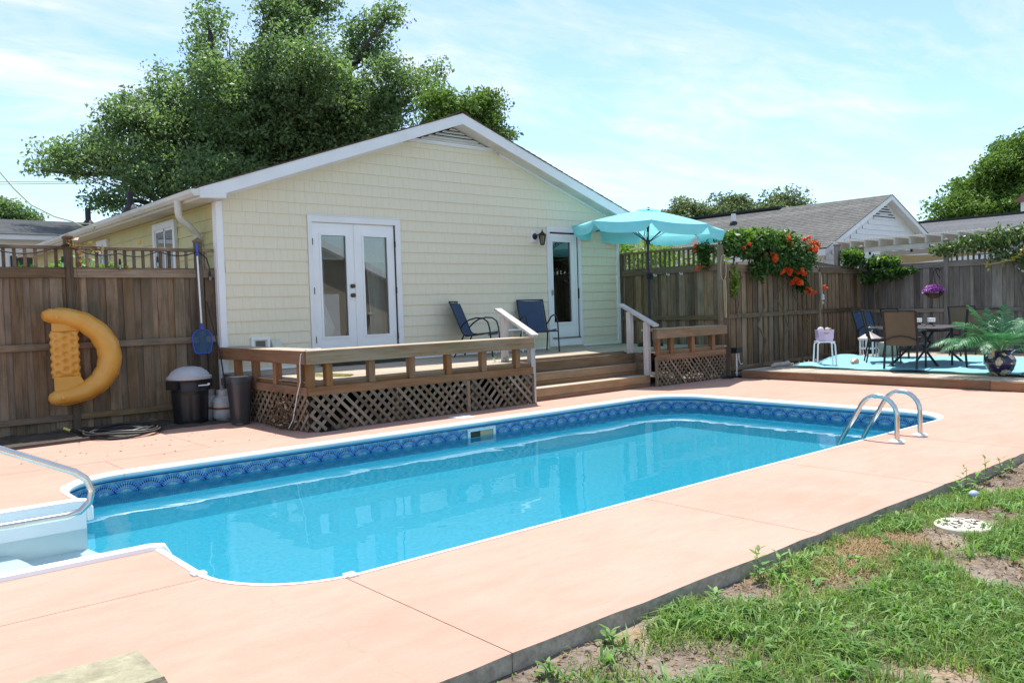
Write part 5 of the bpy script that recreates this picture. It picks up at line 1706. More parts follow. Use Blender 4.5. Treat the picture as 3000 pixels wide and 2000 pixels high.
b = MB(); b.lathe([(.105, .0), (.108, .015), (.145, .54), (.147, .56)], (4.30, 10.42, 0), 32, 1.0, .95, 3.2); b.build('body', M['bin_grey'], b2_, smooth=0.7)
b = MB(); b.lathe([(.154, .545), (.156, .60), (.148, .622), (.12, .63)], (4.30, 10.42, 0), 32, 1.0, .95, 3.2); b.build('lid', M['bin_grey'], b2_, smooth=0.5)
b = MB(); b.box(4.20, 4.27, 10.27, 10.33, .012, .03); b.build('pedal', M['steel'], b2_)
M['tank'] = plain('tank_paint', (0.48, 0.49, 0.49), 0.45, var=.08, scale=6, dirt=(0.22, 0.10, 0.04), dscale=7, damt=.55)
for k, (x, y, lab) in enumerate(((4.30, 10.98, 'rust stained grey gas bottle, the nearer of two behind the bins'), (4.19, 11.22, 'grey gas bottle, the farther of two behind the bins'))):
    t = thing('gas_bottle', lab, 'gas bottle', (x, y, 0), group='gas bottles')
    b = MB(); b.lathe([(.10, 0), (.10, .03), (.125, .04), (.138, .08), (.140, .235), (.139, .24), (.139, .25), (.140, .255), (.130, .30), (.09, .335), (.05, .345)], (x, y, 0), 24); b.build('tank', M['tank'], t, smooth=0.8)
    b = MB()
    for a0, a1 in ((20, 160), (200, 340)):
        rows = [[(x + .082 * math.cos(R(a0 + (a1 - a0) * j / 8)), y + .082 * math.sin(R(a0 + (a1 - a0) * j / 8)), z) for j in range(9)] for z in (.33, .42)]
        b.grid(rows)
    b.build('collar', M['tank'], t)
    b = MB(); b.tube([(x, y, .34), (x, y, .40)], .02, 8); b.build('valve', M['bronze'], t)
    b = MB(); b.lathe([(.1405, .16), (.1415, .175), (.1405, .19)], (x, y, 0), 24); b.build('rust_band', plain('rust', (0.20, 0.075, 0.03), .9, var=.3, scale=30), t)

# garden hose coil
hs_ = thing('garden_hose', 'black garden hose coiled on the paving below the left fence', 'hose', (2.95, 10.85, 0))
b = MB(); p = []; rg_ = random.Random(3)
for k in range(190):
    a = k * .23; r_ = .30 + .10 * math.sin(k * .05) + .06 * math.sin(k * .41)
    p.append((2.95 + r_ * 1.25 * math.cos(a), 10.82 + r_ * 1.15 * math.sin(a), .018 + .05 * (k / 190) + .012 * math.sin(k * .9)))
b.tube(p, .014, 7); b.tube([p[0], (2.6, 11.1, .02), (2.50, 11.3, .05)], .014, 7); b.build('coil', M['black_rubber'], hs_, smooth=True)
b = MB(); b.tube([(2.50, 11.3, .05), (2.44, 11.36, .08)], .018, 8); b.build('nozzle', plain('nozzle_yellow', (0.6, 0.5, 0.1), .4), hs_)
b = MB(); b.bar((1.2, 10.46, .02), (2.62, 10.58, .02), .045, .035); o = b.build('edging_strip', plain('edging_dark', (0.07, 0.055, 0.05), .7)); tag(o, 'dark straight edging strip lying along the paving under the left fence', 'edging')

# string light cable along the left fence
sl_ = thing('string_lights', 'black string light cable looped along the left fence top', 'string lights', (3.0, 11.62, 2.3))
b = MB(); knots = [(1.2, 2.34), (1.75, 2.32), (2.62, 2.37), (3.25, 2.27), (3.75, 2.31), (4.30, 2.32)]
pp = []
for (xa, za), (xb, zb_) in zip(knots[:-1], knots[1:]):
    for k in range(8):
        t = k / 8; pp.append((xa + (xb - xa) * t, 11.625, za + (zb_ - za) * t - .10 * math.sin(math.pi * t) * (xb - xa) / .9))
pp += [(4.30, 11.625, 2.32), (4.40, 11.6, 2.22), (4.44, 11.6, 2.06)]
b.tube(pp, .009, 6); b.build('cable', M['black_rubber'], sl_, smooth=True)
for x, z in ((2.58, 2.20), (3.26, 2.18), (3.74, 2.22), (4.29, 2.2), (1.75, 2.2), (4.445, 2.03)):
    b = MB(); b.tube([(x, 11.625, z + .02), (x, 11.625, z - .055)], [.012, .018], 8); s = b.build('socket', M['black_rubber'], sl_, smooth=True)
    b = MB(); b.lathe([(0, -.10), (.018, -.09), (.026, -.07), (.02, -.04), (.012, -.02)], (x, 11.625, z - .03), 10); b.build('bulb', M['jar'], s, smooth=True)

# cord and bits on the bench
o = MB().tube([(4.75, 9.02, .985), (4.66, 8.98, .985), (4.56, 8.95, .99), (4.50, 8.90, .985), (4.45, 8.95, .93), (4.445, 8.97, .82), (4.47, 9.03, .60), (4.445, 9.07, .45), (4.44, 9.15, .25), (4.45, 9.22, .14), (4.43, 9.3, .03)], .0055, 6).build('extension_cord', M['white'], smooth=True)
tag(o, 'white cord draped over the bench corner and down the lattice', 'cord')
b = MB(); pp = []
for k in range(90):
    a = k * .42; pp.append((5.15 + .16 * math.cos(a) + .05 * math.sin(k * .21), 9.55 + .30 * math.sin(a * .93), FZ + .012 + .02 * (k % 7) / 7))
b.tube(pp, .006, 5); o = b.build('yellow_cord', plain('cord_yellow', (0.35, 0.36, 0.12), .7), smooth=True); tag(o, 'tangled yellow green cord lying on the deck boards near the bench corner', 'cord')

# ------------------------------------------------------------------ chairs


def bent_sheet(prof, x0, x1, t=.006, sag=0.0, nx=9):
    """sling following profile [(y,z)] with slight sag across"""
    b = MB()
    rows = []
    for y, z in prof:
        rows.append([(x0 + (x1 - x0) * i / (nx - 1), y + sag * .6 * math.sin(math.pi * i / (nx - 1)), z - sag * math.sin(math.pi * i / (nx - 1))) for i in range(nx)])
    b.grid(rows)
    b.grid([[(x, y + t * .7, z - t) for x, y, z in reversed(r_)] for r_ in rows])
    return b


def sling_chair(label, loc, rz, slingmat, frame, group):
    """stacking patio chair with looped arms; front towards local -y"""
    t = thing('patio_chair', label, 'chair', loc, rz, group, local=True)
    back = [(.40, .93), (.36, .85), (.30, .70), (.245, .56), (.20, .45), (.175, .395), (.14, .37)]
    seat = [(.14, .37), (.05, .362), (-.08, .375), (-.20, .395), (-.27, .40), (-.30, .385)]
    bent_sheet(back, -.235, .235, sag=.012).build('backrest', slingmat, t, smooth=True)
    bent_sheet(seat, -.235, .235, sag=.012).build('seat', slingmat, t, smooth=True)
    for s in (-1, 1):
        x = s * .25
        b = MB(); b.tube([(x, .405, .945), (x, .36, .85), (x, .245, .56), (x, .19, .42), (x, .15, .375), (x, .05, .362), (x, -.15, .385), (x, -.30, .40)], .013, 8); b.build('side_frame', frame, t, smooth=True)
        xa = s * .285
        arm = [(x, .215, .485), (xa, .15, .56), (xa, .05, .625), (xa, -.08, .655), (xa, -.20, .645), (xa, -.275, .585), (xa, -.305, .48), (xa, -.325, .25), (xa, -.345, .0)]
        b = MB(); b.tube(arm, .013, 8); b.build('arm', frame, t, smooth=True)
        b = MB(); b.tube([(x, .16, .37), (x * 1.08, .24, .19), (x * 1.14, .33, .0)], .013, 8); b.build('leg', frame, t, smooth=True)
    for y, z, w in ((-.285, .37, .29), (.13, .35, .25), (.40, .94, .25)):
        b = MB(); b.tube([(-w, y, z), (w, y, z)], .011, 8); b.build('crossbar', frame, t, smooth=True)
    return t


M['navy_sling'] = cloth('navy_sling', (0.055, 0.085, 0.150), .08, weave=900)
M['tan_sling'] = cloth('tan_sling', (0.165, 0.125, 0.085), .16, weave=900)
c1 = sling_chair('blue sling patio chair in profile between the french doors and the steps', (8.80, 11.10, FZ), R(35), M['navy_sling'], M['black_metal'], 'blue sling chairs')
c2 = sling_chair('blue sling patio chair facing the pool beside the single door', (10.13, 11.02, FZ), R(-24), M['navy_sling'], M['black_metal'], 'blue sling chairs')
# small white side table between them
tb = thing('side_table', 'low white side table between the two blue chairs', 'side table', (9.62, 11.22, FZ))
b = MB(); b.box(9.42, 9.84, 11.06, 11.38, FZ + .40, FZ + .425); b.build('top', M['vinyl'], tb)
for x, y in ((9.44, 11.08), (9.82, 11.08), (9.44, 11.36), (9.82, 11.36)):
    b = MB(); b.tube([(x, y, FZ), (x, y, FZ + .40)], .013, 8); b.build('leg', M['vinyl'], tb, smooth=True)

# ------------------------------------------------------------------ parasol
UX, UY = 12.25, 10.17
um = thing('patio_parasol', 'turquoise parasol with scalloped valance standing on the deck', 'parasol', (UX, UY, FZ))
M['canopy'] = cloth('turquoise_canopy', (0.32, 0.82, 0.88), .36, weave=700, var=.05)
M['pole_navy'] = plain('navy_pole', (0.015, 0.022, 0.045), .4, .3)
zr, za_, rad = 2.83, 3.17, 1.42
tilt = Matrix.Rotation(R(4.0), 3, Vector((_f.x, _f.y, 0)).normalized())
piv = Vector((UX, UY, zr))


def T(p):
    return piv + tilt @ (Vector(p) - piv)


NR = 8; a_off = R(22.5) + .35
rib = [(UX + rad * math.cos(a_off + 2 * math.pi * k / NR), UY + rad * math.sin(a_off + 2 * math.pi * k / NR), zr) for k in range(NR)]
apex = (UX, UY, za_)
for k in range(NR):
    A = Vector(rib[k]); B = Vector(rib[(k + 1) % NR]); C_ = Vector(apex)
    rows = []
    for i in range(9):
        t = .07 + .93 * i / 8
        p, q = C_.lerp(A, t), C_.lerp(B, t)
        rows.append([T(p.lerp(q, j / 8) + Vector((0, 0, -.030 * math.sin(math.pi * j / 8) * t * t + .02 * math.sin(math.pi * t)))) for j in range(9)])
    b = MB(); b.grid(rows); pn = b.build('canopy_panel', M['canopy'], um, smooth=True)
    # valance flap, shorter at the ribs
    top = rows[-1]; mid = (A + B) / 2; outn = Vector((mid.x - UX, mid.y - UY, 0)).normalized()
    fl2 = []
    for d in range(4):
        row_ = []
        for j in range(9):
            s = j / 8
            drop = (.05 + .14 * (1 - abs(2 * s - 1) ** 7)) * d / 3
            row_.append(Vector(top[j]) + Vector((0, 0, -drop)) + outn * (.018 * math.sin(d / 3 * math.pi) + .012 * math.sin(s * 9 + k) * d / 3))
        fl2.append(row_)
    b = MB(); b.grid(fl2); b.build('valance', M['canopy'], pn, smooth=True)
# vent cap
for k in range(NR):
    A = C_.lerp(Vector(rib[k]), .17); B = C_.lerp(Vector(rib[(k + 1) % NR]), .17)
    top_ = T((UX, UY, za_ + .035))
    A2, B2 = T(A + Vector((0, 0, .045))), T(B + Vector((0, 0, .045)))
    b = MB(); b.add([top_, A2, (A2 + B2) / 2 + Vector((0, 0, -.012)), B2], [(0, 1, 2, 3)]); b.build('vent_cap', M['canopy'], um)
for k in range(NR):
    b = MB(); b.bar(T(Vector(rib[k]) + Vector((0, 0, -.012))), T(Vector((UX, UY, za_ - .03))), .014, .016); r_ = b.build('rib', M['pole_navy'], um)
    mid = Vector(rib[k]).lerp(Vector(apex), .5)
    b = MB(); b.bar(T(mid + Vector((0, 0, .02))), Vector((UX, UY, 2.55)), .012, .012); b.build('strut', M['pole_navy'], um)
b = MB(); b.tube([(UX, UY, FZ + .02), (UX, UY, 2.62), T((UX, UY, za_ + .05))], .021, 12); b.build('pole', M['pole_navy'], um, smooth=True)
b = MB(); b.tube([(UX, UY, 2.52), (UX, UY, 2.60)], .04, 12); b.build('hub', M['pole_navy'], um, smooth=True)
b = MB(); b.tube([(UX, UY, 2.66), (UX, UY, 2.75)], .0225, 12); b.build('collar', M['canopy'], um, smooth=True)
b = MB(); b.box(UX - .04, UX + .03, UY - .055, UY + .02, 1.86, 1.98); b.tube([(UX - .02, UY - .06, 1.92), (UX - .02, UY - .11, 1.92), (UX - .02, UY - .11, 1.83), (UX - .02, UY - .15, 1.83)], .009, 6); b.build('crank', M['pole_navy'], um)
b = MB(); b.lathe([(.24, 0), (.245, .02), (.235, .06), (.12, .09), (.04, .10), (.035, .38)], (UX, UY, FZ + .001), 28); b.build('base', M['black_plastic'], um, smooth=0.7)

# rope and hose hanging on the tall fence post, hooks, spotlight
rp = thing('hanging_rope', 'looped pale rope hanging on the tall fence post by the deck', 'rope', (13.02, 9.0, 1.3))
b = MB(); pp = []
for k in range(40):
    a = k / 39 * 6 * math.pi; pp.append((12.985 + .005 * math.sin(k), 9.03 + .06 * math.cos(a) - .02, 2.02 + .24 * math.sin(a)))
b.tube(pp, .009, 6); b.build('coil', plain('rope_tan', (0.42, 0.36, 0.24), .9), rp, smooth=True)
b = MB(); b.tube([(12.985, 9.0, 1.80), (12.985, 9.0, 1.5), (12.98, 8.98, 1.1)], .016, 6); b.tube([(12.985, 8.97, 1.80), (12.985, 8.96, 1.5), (12.98, 8.96, 1.1)], .012, 6); b.build('tail', plain('rope_tan2', (0.40, 0.34, 0.20), .9), rp, smooth=True)
for k, y in enumerate((10.62, 10.30, 9.98)):
    b = MB(); b.tube([(13.02, y, 1.955), (12.97, y, 1.945), (12.955, y, 1.965), (12.955, y, 1.99)], .009, 6); b.bar((13.022, y, 1.94), (13.022, y, 1.99), .03, .01, (1, 0, 0)); o = b.build('wall_hook', M['vinyl']); tag(o, 'small white hook on the fence behind the parasol, %s of three' % ('leftmost', 'middle', 'rightmost')[k], 'hook', 'hooks on the parasol fence')
sp_ = thing('garden_spotlight', 'small black spotlight box on a stake at the end of the deck', 'spotlight', (13.15, 8.86, 0))
b = MB(); b.box(13.05, 13.22, 8.80, 8.92, .44, .54); b.build('housing', M['black_plastic'], sp_)
b = MB(); b.tube([(13.13, 8.86, 0), (13.13, 8.86, .44)], .014, 6); b.tube([(13.2, 8.86, .45), (13.22, 8.87, .30), (13.32, 8.9, .22), (13.45, 8.95, .22)], .011, 6); b.build('stake', M['vinyl'], sp_, smooth=True)
b = MB()
b.tube([(12.72 + .10 * math.cos(k * .5), 8.78 + .10 * math.sin(k * .5), .012 + .002 * k / 20) for k in range(26)], .009, 6); o = b.build('cable_coil', M['black_rubber'], smooth=True); tag(o, 'small black cable coil on the paving at the right end of the lattice', 'cable')

# ------------------------------------------------------------------ patio furniture on the low deck
LZ = .150
stl = thing('white_stool', 'white metal stool holding the lavender basket on the low deck', 'stool', (14.12, 7.66, LZ))
sq = [Vector((14.14, 7.90, 0)), Vector((13.93, 7.70, 0)), Vector((14.34, 7.62, 0)), Vector((14.10, 7.42, 0))]
cen = sum(sq, Vector()) / 4
for p in sq:
    i_ = p.lerp(cen, .12)
    b = MB(); b.tube([(p.x, p.y, LZ), (i_.x, i_.y, LZ + .42), (p.lerp(cen, .2).x, p.lerp(cen, .2).y, LZ + .445), (p.lerp(cen, .35).x, p.lerp(cen, .35).y, LZ + .45)], .0145, 8); b.build('leg', M['vinyl'], stl, smooth=True)
order = [sq[0], sq[1], sq[3], sq[2]]
b = MB(); b.prism([(p.lerp(cen, .10).x, p.lerp(cen, .10).y) for p in order], LZ + .452, LZ + .475); b.build('seat', M['vinyl'], stl)
bk = thing('lavender_basket', 'lavender fabric basket of odds and ends on the white stool', 'basket', (cen.x, cen.y, LZ + .48))
M['lavender'] = cloth('lavender_cloth', (0.56, 0.50, 0.68), .15)
rows = []
for z, sc2 in ((LZ + .477, .70), (LZ + .53, .76), (LZ + .60, .79), (LZ + .655, .82), (LZ + .68, .82)):
    ring = []
    for i in range(33):
        t = i / 32 * 4; e_ = int(t) % 4; f_ = t - int(t)
        p = order[e_].lerp(order[(e_ + 1) % 4], f_); q = cen.lerp(p, sc2 * (1 + .015 * math.sin(i * 2.3 + z * 40)))
        ring.append((q.x, q.y, z + .008 * math.sin(i * .9)))
    rows.append(ring)
b = MB(); b.grid(rows); b.add([rows[0][i] for i in (0, 8, 16, 24)], [(3, 2, 1, 0)]); b.build('body', M['lavender'], bk, smooth=0.8)
pa, pbb = order[1], order[2]
mdl = pa.lerp(pbb, .5); o1 = cen.lerp(pa.lerp(pbb, .36), .80); o2 = cen.lerp(pa.lerp(pbb, .64), .80)
b = MB(); off = (mdl - cen).normalized() * .014
b.tube([(o1.x + off.x, o1.y + off.y, LZ + .628), (mdl.lerp(cen, .17).x + off.x * 1.6, mdl.lerp(cen, .17).y + off.y * 1.6, LZ + .615), (o2.x + off.x, o2.y + off.y, LZ + .628)], .009, 6); b.build('handle', plain('rope_brown', (0.28, 0.13, 0.06), .8), bk, smooth=True)
for k, (dx, dy, c, r_) in enumerate(((-.08, .03, (0.72, 0.70, 0.72), .06), (.0, .05, (0.02, 0.02, 0.03), .05), (.06, -.02, (0.75, 0.74, 0.72), .045), (.10, .0, (0.30, 0.40, 0.18), .03), (.12, -.04, (0.75, 0.33, 0.05), .03))):
    b = MB(); b.lathe([(0, -r_), (r_ * .7, -r_ * .7), (r_, 0), (r_ * .75, r_ * .6), (0, r_ * .8)], (cen.x + dx, cen.y + dy, LZ + .685), 9); b.build('contents', plain('content_%d' % k, c, .6), bk, smooth=True)

# turquoise groundsheet, rumpled
m_ = cloth('turquoise_sheet', (0.27, 0.56, 0.63), .15, rough=.5, var=.1, weave=300)
TX0, TX1, TY0, TY1 = 13.62, 17.3, 4.0, 8.1
rows = []; rg_ = np.random.default_rng(5)
for i in range(61):
    u = i / 60; row_ = []
    for j in range(61):
        v = j / 60
        x = TX0 + (TX1 - TX0) * u + .12 * v * (1 - u) ; y = TY0 + (TY1 - TY0) * v + .05 * math.sin(u * 7)
        x += .10 * math.sin(v * 5) * u
        h = .035 * (vnoise(np.array(x), np.array(y), 2.2, 8)) + .022 * vnoise(np.array(x), np.array(y), 6, 9)
        h += .11 * max(0, (v - .86) / .14) ** 1.5 * max(0, math.sin(math.pi * min(1, max(0, (u - .28) / .5)))) 
        h += .07 * math.exp(-((u - .06) ** 2 / .004 + (v - .93) ** 2 / .006))
        row_.append((x, y, LZ + .004 + float(h)))
    rows.append(row_)
b = MB(); b.grid(rows); o = b.build('ground_sheet', m_, smooth=True); tag(o, 'rumpled turquoise sheet spread on the low deck under the patio table', 'sheet')

# table
TT = thing('patio_table', 'dark rectangular patio table on the low deck', 'table', (15.32, 6.36, LZ), R(3), local=True)
M['table_top'] = plain('table_top', (0.10, 0.085, 0.085), .3, .2, var=.12)
b = MB(); b.prism([(-.80, -.55), (.80, -.55), (.86, -.49), (.86, .49), (.80, .55), (-.80, .55), (-.86, .49), (-.86, -.49)], .665, .69); b.build('top', M['table_top'], TT)
b = MB(); b.prism([(-.78, -.50), (.78, -.50), (.78, .50), (-.78, .50)], .625, .664); b.build('apron', M['black_metal'], TT)
for sx in (-1, 1):
    for sy in (-1, 1):
        b = MB(); b.tube([(sx * .62, sy * .42, 0), (sx * .46, sy * .10, .36), (sx * .50, sy * .30, .64)], .022, 8); b.build('leg', M['black_metal'], TT, smooth=True)
M['jar_pale'] = cloth('whitened_jar', (0.80, 0.82, 0.82), .45, rough=.15)  # clear glass whitened: the bright reflections on the jars are put into the colour
# candle holder with two jars
ch_ = thing('candle_holder', 'wire candle holder with two glass jars on the patio table', 'candle holder', (15.25, 6.36, LZ + .69), R(-45), local=True)
for s in (-1, 1):
    b = MB(); b.lathe([(.045, .075), (.062, .08), (.066, .11), (.066, .15), (.060, .155), (.062, .11), (.04, .08)], (s * .115, 0, 0), 16); j = b.build('jar', M['jar_pale'], ch_, smooth=True)
    b = MB(); b.lathe([(.04, .084), (.04, .125), (0, .126)], (s * .115, 0, 0), 12); b.build('candle', M['white'], j, smooth=True)
    b = MB(); b.tube([(s * .115 + .06 * math.cos(2 * math.pi * k / 12), .06 * math.sin(2 * math.pi * k / 12), .076) for k in range(13)], .005, 5); b.build('ring', M['bronze'], ch_)
for s in (-1, 1):
    b = MB(); b.tube([(-.17, s * .03, .0), (-.10, s * .03, .06), (0, -s * .02, .015), (.10, s * .03, .06), (.17, s * .03, .0)], .005, 5); b.build('wire', M['bronze'], ch_, smooth=True)


def dining_chair(label, loc, rz):
    """high backed sling armchair, front towards local -y"""
    t = thing('dining_chair', label, 'chair', loc, rz, 'tan sling dining chairs', local=True)
    F_ = M['black_metal']
    bent_sheet([(.345, .985), (.325, .90), (.285, .74), (.25, .58), (.228, .46), (.215, .43)], -.235, .235, sag=.012).build('backrest', M['tan_sling'], t, smooth=True)
    bent_sheet([(.215, .43), (.10, .418), (-.05, .422), (-.19, .43), (-.245, .428)], -.235, .235, sag=.012).build('seat', M['tan_sling'], t, smooth=True)
    for s in (-1, 1):
        x = s * .252
        b = MB(); b.bar((x, .352, 1.0), (x, .225, .44), .030, .024, (0, 1, 0)); b.build('back_frame', F_, t)
        b = MB(); b.bar((x, .225, .44), (x, .31, 0), .030, .024, (0, 1, 0)); b.build('leg', F_, t)
        b = MB(); b.bar((x, .225, .43), (x, -.26, .43), .026, .030); b.build('seat_frame', F_, t)
        b = MB(); b.tube([(s * .268, .275, .65), (s * .275, .12, .665), (s * .275, -.16, .665), (s * .272, -.255, .645)], .016, 8); b.build('arm', F_, t, smooth=True)
        b = MB(); b.bar((s * .268, -.25, .65), (s * .262, -.275, 0), .028, .024, (0, 1, 0)); b.build('leg', F_, t)
    b = MB(); b.bar((-.252, .352, .992), (.252, .352, .992), .026, .022); b.build('top_rail', F_, t)
    b = MB(); b.bar((-.25, -.258, .415), (.25, -.258, .415), .026, .024); b.build('front_rail', F_, t)
    b = MB(); b.tube([(-.25, .26, .50), (-.13, .275, .555), (0, .285, .575), (.13, .275, .555), (.25, .26, .50)], .009, 6); b.build('back_brace', F_, t, smooth=True)
    return t


dining_chair('tan sling dining chair with its back to the pool, nearest the deck edge', (14.12, 6.22, LZ + .01), R(100))
dining_chair('tan sling dining chair at the left side of the patio table beside the lantern', (15.25, 7.12, LZ + .01), R(30))
dining_chair('tan sling dining chair at the far left corner of the patio table', (16.62, 7.32, LZ + .01), R(-12))
dining_chair('tan sling dining chair facing the camera behind the patio table', (17.75, 6.55, LZ + .01), R(-48))
dining_chair('tan sling dining chair half hidden by the potted palm', (14.95, 5.42, LZ + .01), R(132))
# folded blue chair and lantern behind the table
fc = sling_chair('blue sling chair standing in the fence corner behind the table', (17.42, 8.30, LZ), R(-22), M['navy_sling'], M['black_metal'], 'blue sling chairs')
ln = thing('white_lantern', 'white house shaped lantern with small panes behind the dining chairs', 'lantern', (16.55, 8.0, LZ))
b = MB(); lx, ly = 16.55, 8.0
for dx in (-.13, .13):
    for dy in (-.13, .13): b.box(lx + dx - .015, lx + dx + .015, ly + dy - .015, ly + dy + .015, LZ, LZ + .40)
b.box(lx - .15, lx + .15, ly - .15, ly + .15, LZ, LZ + .04); b.box(lx - .16, lx + .16, ly - .16, ly + .16, LZ + .38, LZ + .41)
for s in (-1, 1):
    b.box(lx - .115, lx + .115, ly + s * .135 - .006, ly + s * .135 + .006, LZ + .19, LZ + .215); b.box(lx - .012, lx + .012, ly + s * .135 - .006, ly + s * .135 + .006, LZ + .04, LZ + .38)
    b.box(lx + s * .135 - .006, lx + s * .135 + .006, ly - .115, ly + .115, LZ + .19, LZ + .215); b.box(lx + s * .135 - .006, lx + s * .135 + .006, ly - .012, ly + .012, LZ + .04, LZ + .38)
b.build('frame', M['vinyl'], ln)
b = MB(); b.add([(lx - .17, ly - .17, LZ + .412), (lx + .17, ly - .17, LZ + .412), (lx + .17, ly + .17, LZ + .412), (lx - .17, ly + .17, LZ + .412), (lx, ly, LZ + .55)], [(0, 1, 4), (1, 2, 4), (2, 3, 4), (3, 0, 4), (3, 2, 1, 0)]); b.build('roof', plain('lantern_roof', (0.50, 0.42, 0.40), .6), ln)
b = MB(); b.tube([(lx, ly + .0 + .06 * math.cos(R(a)), LZ + .58 + .06 * math.sin(R(a))) for a in range(0, 361, 30)], .007, 6); b.build('ring', M['vinyl'], ln, smooth=True)
pt_ = thing('stone_planter', 'pale beige box planter behind the dining chairs', 'planter', (16.9, 7.75, LZ))
b = MB(); b.lathe([(.13, 0), (.17, .30), (.18, .32), (.16, .325)], (16.78, 7.72, LZ), 20, 1, 1, 5); b.build('box', plain('beige_pot', (0.45, 0.42, 0.34), .7), pt_, smooth=0.5)

# conch shell, driftwood, stones
b = MB(); b.lathe([(0, -.10), (.018, -.08), (.04, -.04), (.085, .0), (.095, .03), (.07, .055), (.078, .06), (.05, .085), (.03, .10), (0, .115)], (0, 0, 0), 14); rg_ = random.Random(4)
b.v = [(14.62 + p[2] * 1.0 + rg_.uniform(-.008, .008), 7.36 + p[0] * .8 + rg_.uniform(-.008, .008), LZ + .075 + p[1] * .75) for p in b.v]
o = b.build('conch_shell', plain('shell', (0.62, 0.42, 0.26), .4, var=.3, scale=20), smooth=1.0); tag(o, 'large tan conch shell lying on the turquoise sheet', 'shell')
b = MB(); b.tube([(13.62, 8.42, .19), (13.80, 8.47, .185), (14.05, 8.43, .19), (14.16, 8.42, .195)], [.03, .045, .04, .055], 8); o = b.build('driftwood', plain('driftwood', (0.45, 0.40, 0.37), .8, var=.2), smooth=True); tag(o, 'short pale piece of driftwood on the low deck edge near the fence', 'driftwood')
for k, (x, y, r_, c, lab) in enumerate(((13.98, 4.28, .06, (0.40, 0.24, 0.22), 'pinkish stone on the low deck right of the palm pot'), (13.72, 4.30, .05, (0.05, 0.055, 0.05), 'dark stone on the low deck right of the palm pot'))):
    b = MB(); b.lathe([(0, -r_ * .5), (r_ * .8, -r_ * .4), (r_, 0), (r_ * .8, r_ * .5), (r_ * .3, r_ * .75), (0, r_ * .78)], (x, y, LZ + r_ * .5), 9, 1.2, .9); o = b.build('stone', plain('stone_%d' % k, c, .8, var=.2), smooth=1.0); tag(o, lab, 'stone')

# palm in a painted pot
PXp, PYp = 13.77, 4.64
pm = thing('potted_palm', 'artificial green palm in a round navy pot painted with flowers', 'potted plant', (PXp, PYp, LZ))
m_, gg_, out_ = base_mat('painted_pot')
tcn = gg_.n('ShaderNodeTexCoord'); ob = tcn.outputs['Object']
vor = gg_.n('ShaderNodeTexVoronoi', feature='F1'); gg_.set(vor, 'Vector', ob); vor.inputs['Scale'].default_value = 8.0; vor.inputs['Randomness'].default_value = .75
patch = gg_.noise(ob, 3.4, 2, .5)
pm_f = gg_.m('GREATER_THAN', patch, .39)
petal = gg_.m('MULTIPLY', gg_.m('LESS_THAN', gg_.m('ADD', vor.outputs['Distance'], gg_.m('MULTIPLY', gg_.noise(ob, 40, 2, .6), .25)), .62), pm_f)
leafm = gg_.m('MULTIPLY', gg_.m('GREATER_THAN', gg_.noise(ob, 16, 3, .6), .54), pm_f)
cc = gg_.mix(leafm, (0.012, 0.010, 0.075), (0.07, 0.10, 0.03))
cc = gg_.mix(petal, cc, gg_.ramp(gg_.noise(ob, 30, 2, .6), [(0.35, (0.42, 0.33, 0.20)), (0.6, (0.68, 0.58, 0.44))]))
cc = gg_.mix(gg_.m('MULTIPLY', gg_.m('LESS_THAN', vor.outputs['Distance'], .14), pm_f), cc, (0.35, 0.22, 0.06))
bb = gg_.n('ShaderNodeBsdfPrincipled', {'Base Color': cc, 'Roughness': 0.18, 'Coat Weight': 0.5}); gg_.link(bb.outputs[0], out_.inputs[0])
b = MB(); b.lathe([(.095, 0), (.11, .01), (.175, .09), (.212, .18), (.212, .24), (.18, .30), (.15, .335), (.165, .36), (.20, .385), (.205, .395), (.19, .397), (.15, .355), (.14, .33)], (PXp, PYp, LZ), 32); b.build('pot', m_, pm, smooth=0.8)
b = MB(); b.lathe([(.14, .345), (0, .35)], (PXp, PYp, LZ), 20); b.build('soil', M['soil'], pm)
rgp = np.random.default_rng(77)
base_p = Vector((PXp, PYp, LZ + .35))
rv = Vector((_r.x, _r.y, 0)); fv = Vector((_f.x, _f.y, 0)).normalized()
fr_spec = [(-.62, -.25, .50, 1.05, 2.2), (-.45, -.45, .45, .95, 2.4), (-.35, .1, .85, .85, 1.0), (-.95, .15, .55, 1.05, 1.6), (.75, -.1, .85, .98, 1.0), (-.55, -.1, .62, .95, 1.3), (-.85, .0, .40, .95, 1.5), (-.75, .35, .45, .85, 1.2), (-.35, -.5, .55, .80, 1.4), (.15, .1, 1.0, .72, .35), (-.10, .25, .95, .70, .45), (.62, .1, .72, 1.0, .9), (.80, .3, .40, .90, .9), (.9, -.1, .20, .80, .6), (.35, -.3, .70, .75, 1.2), (.05, -.5, .5, .7, 1.4), (.3, .6, .8, .8, .8), (.55, .45, .62, .95, .7)]
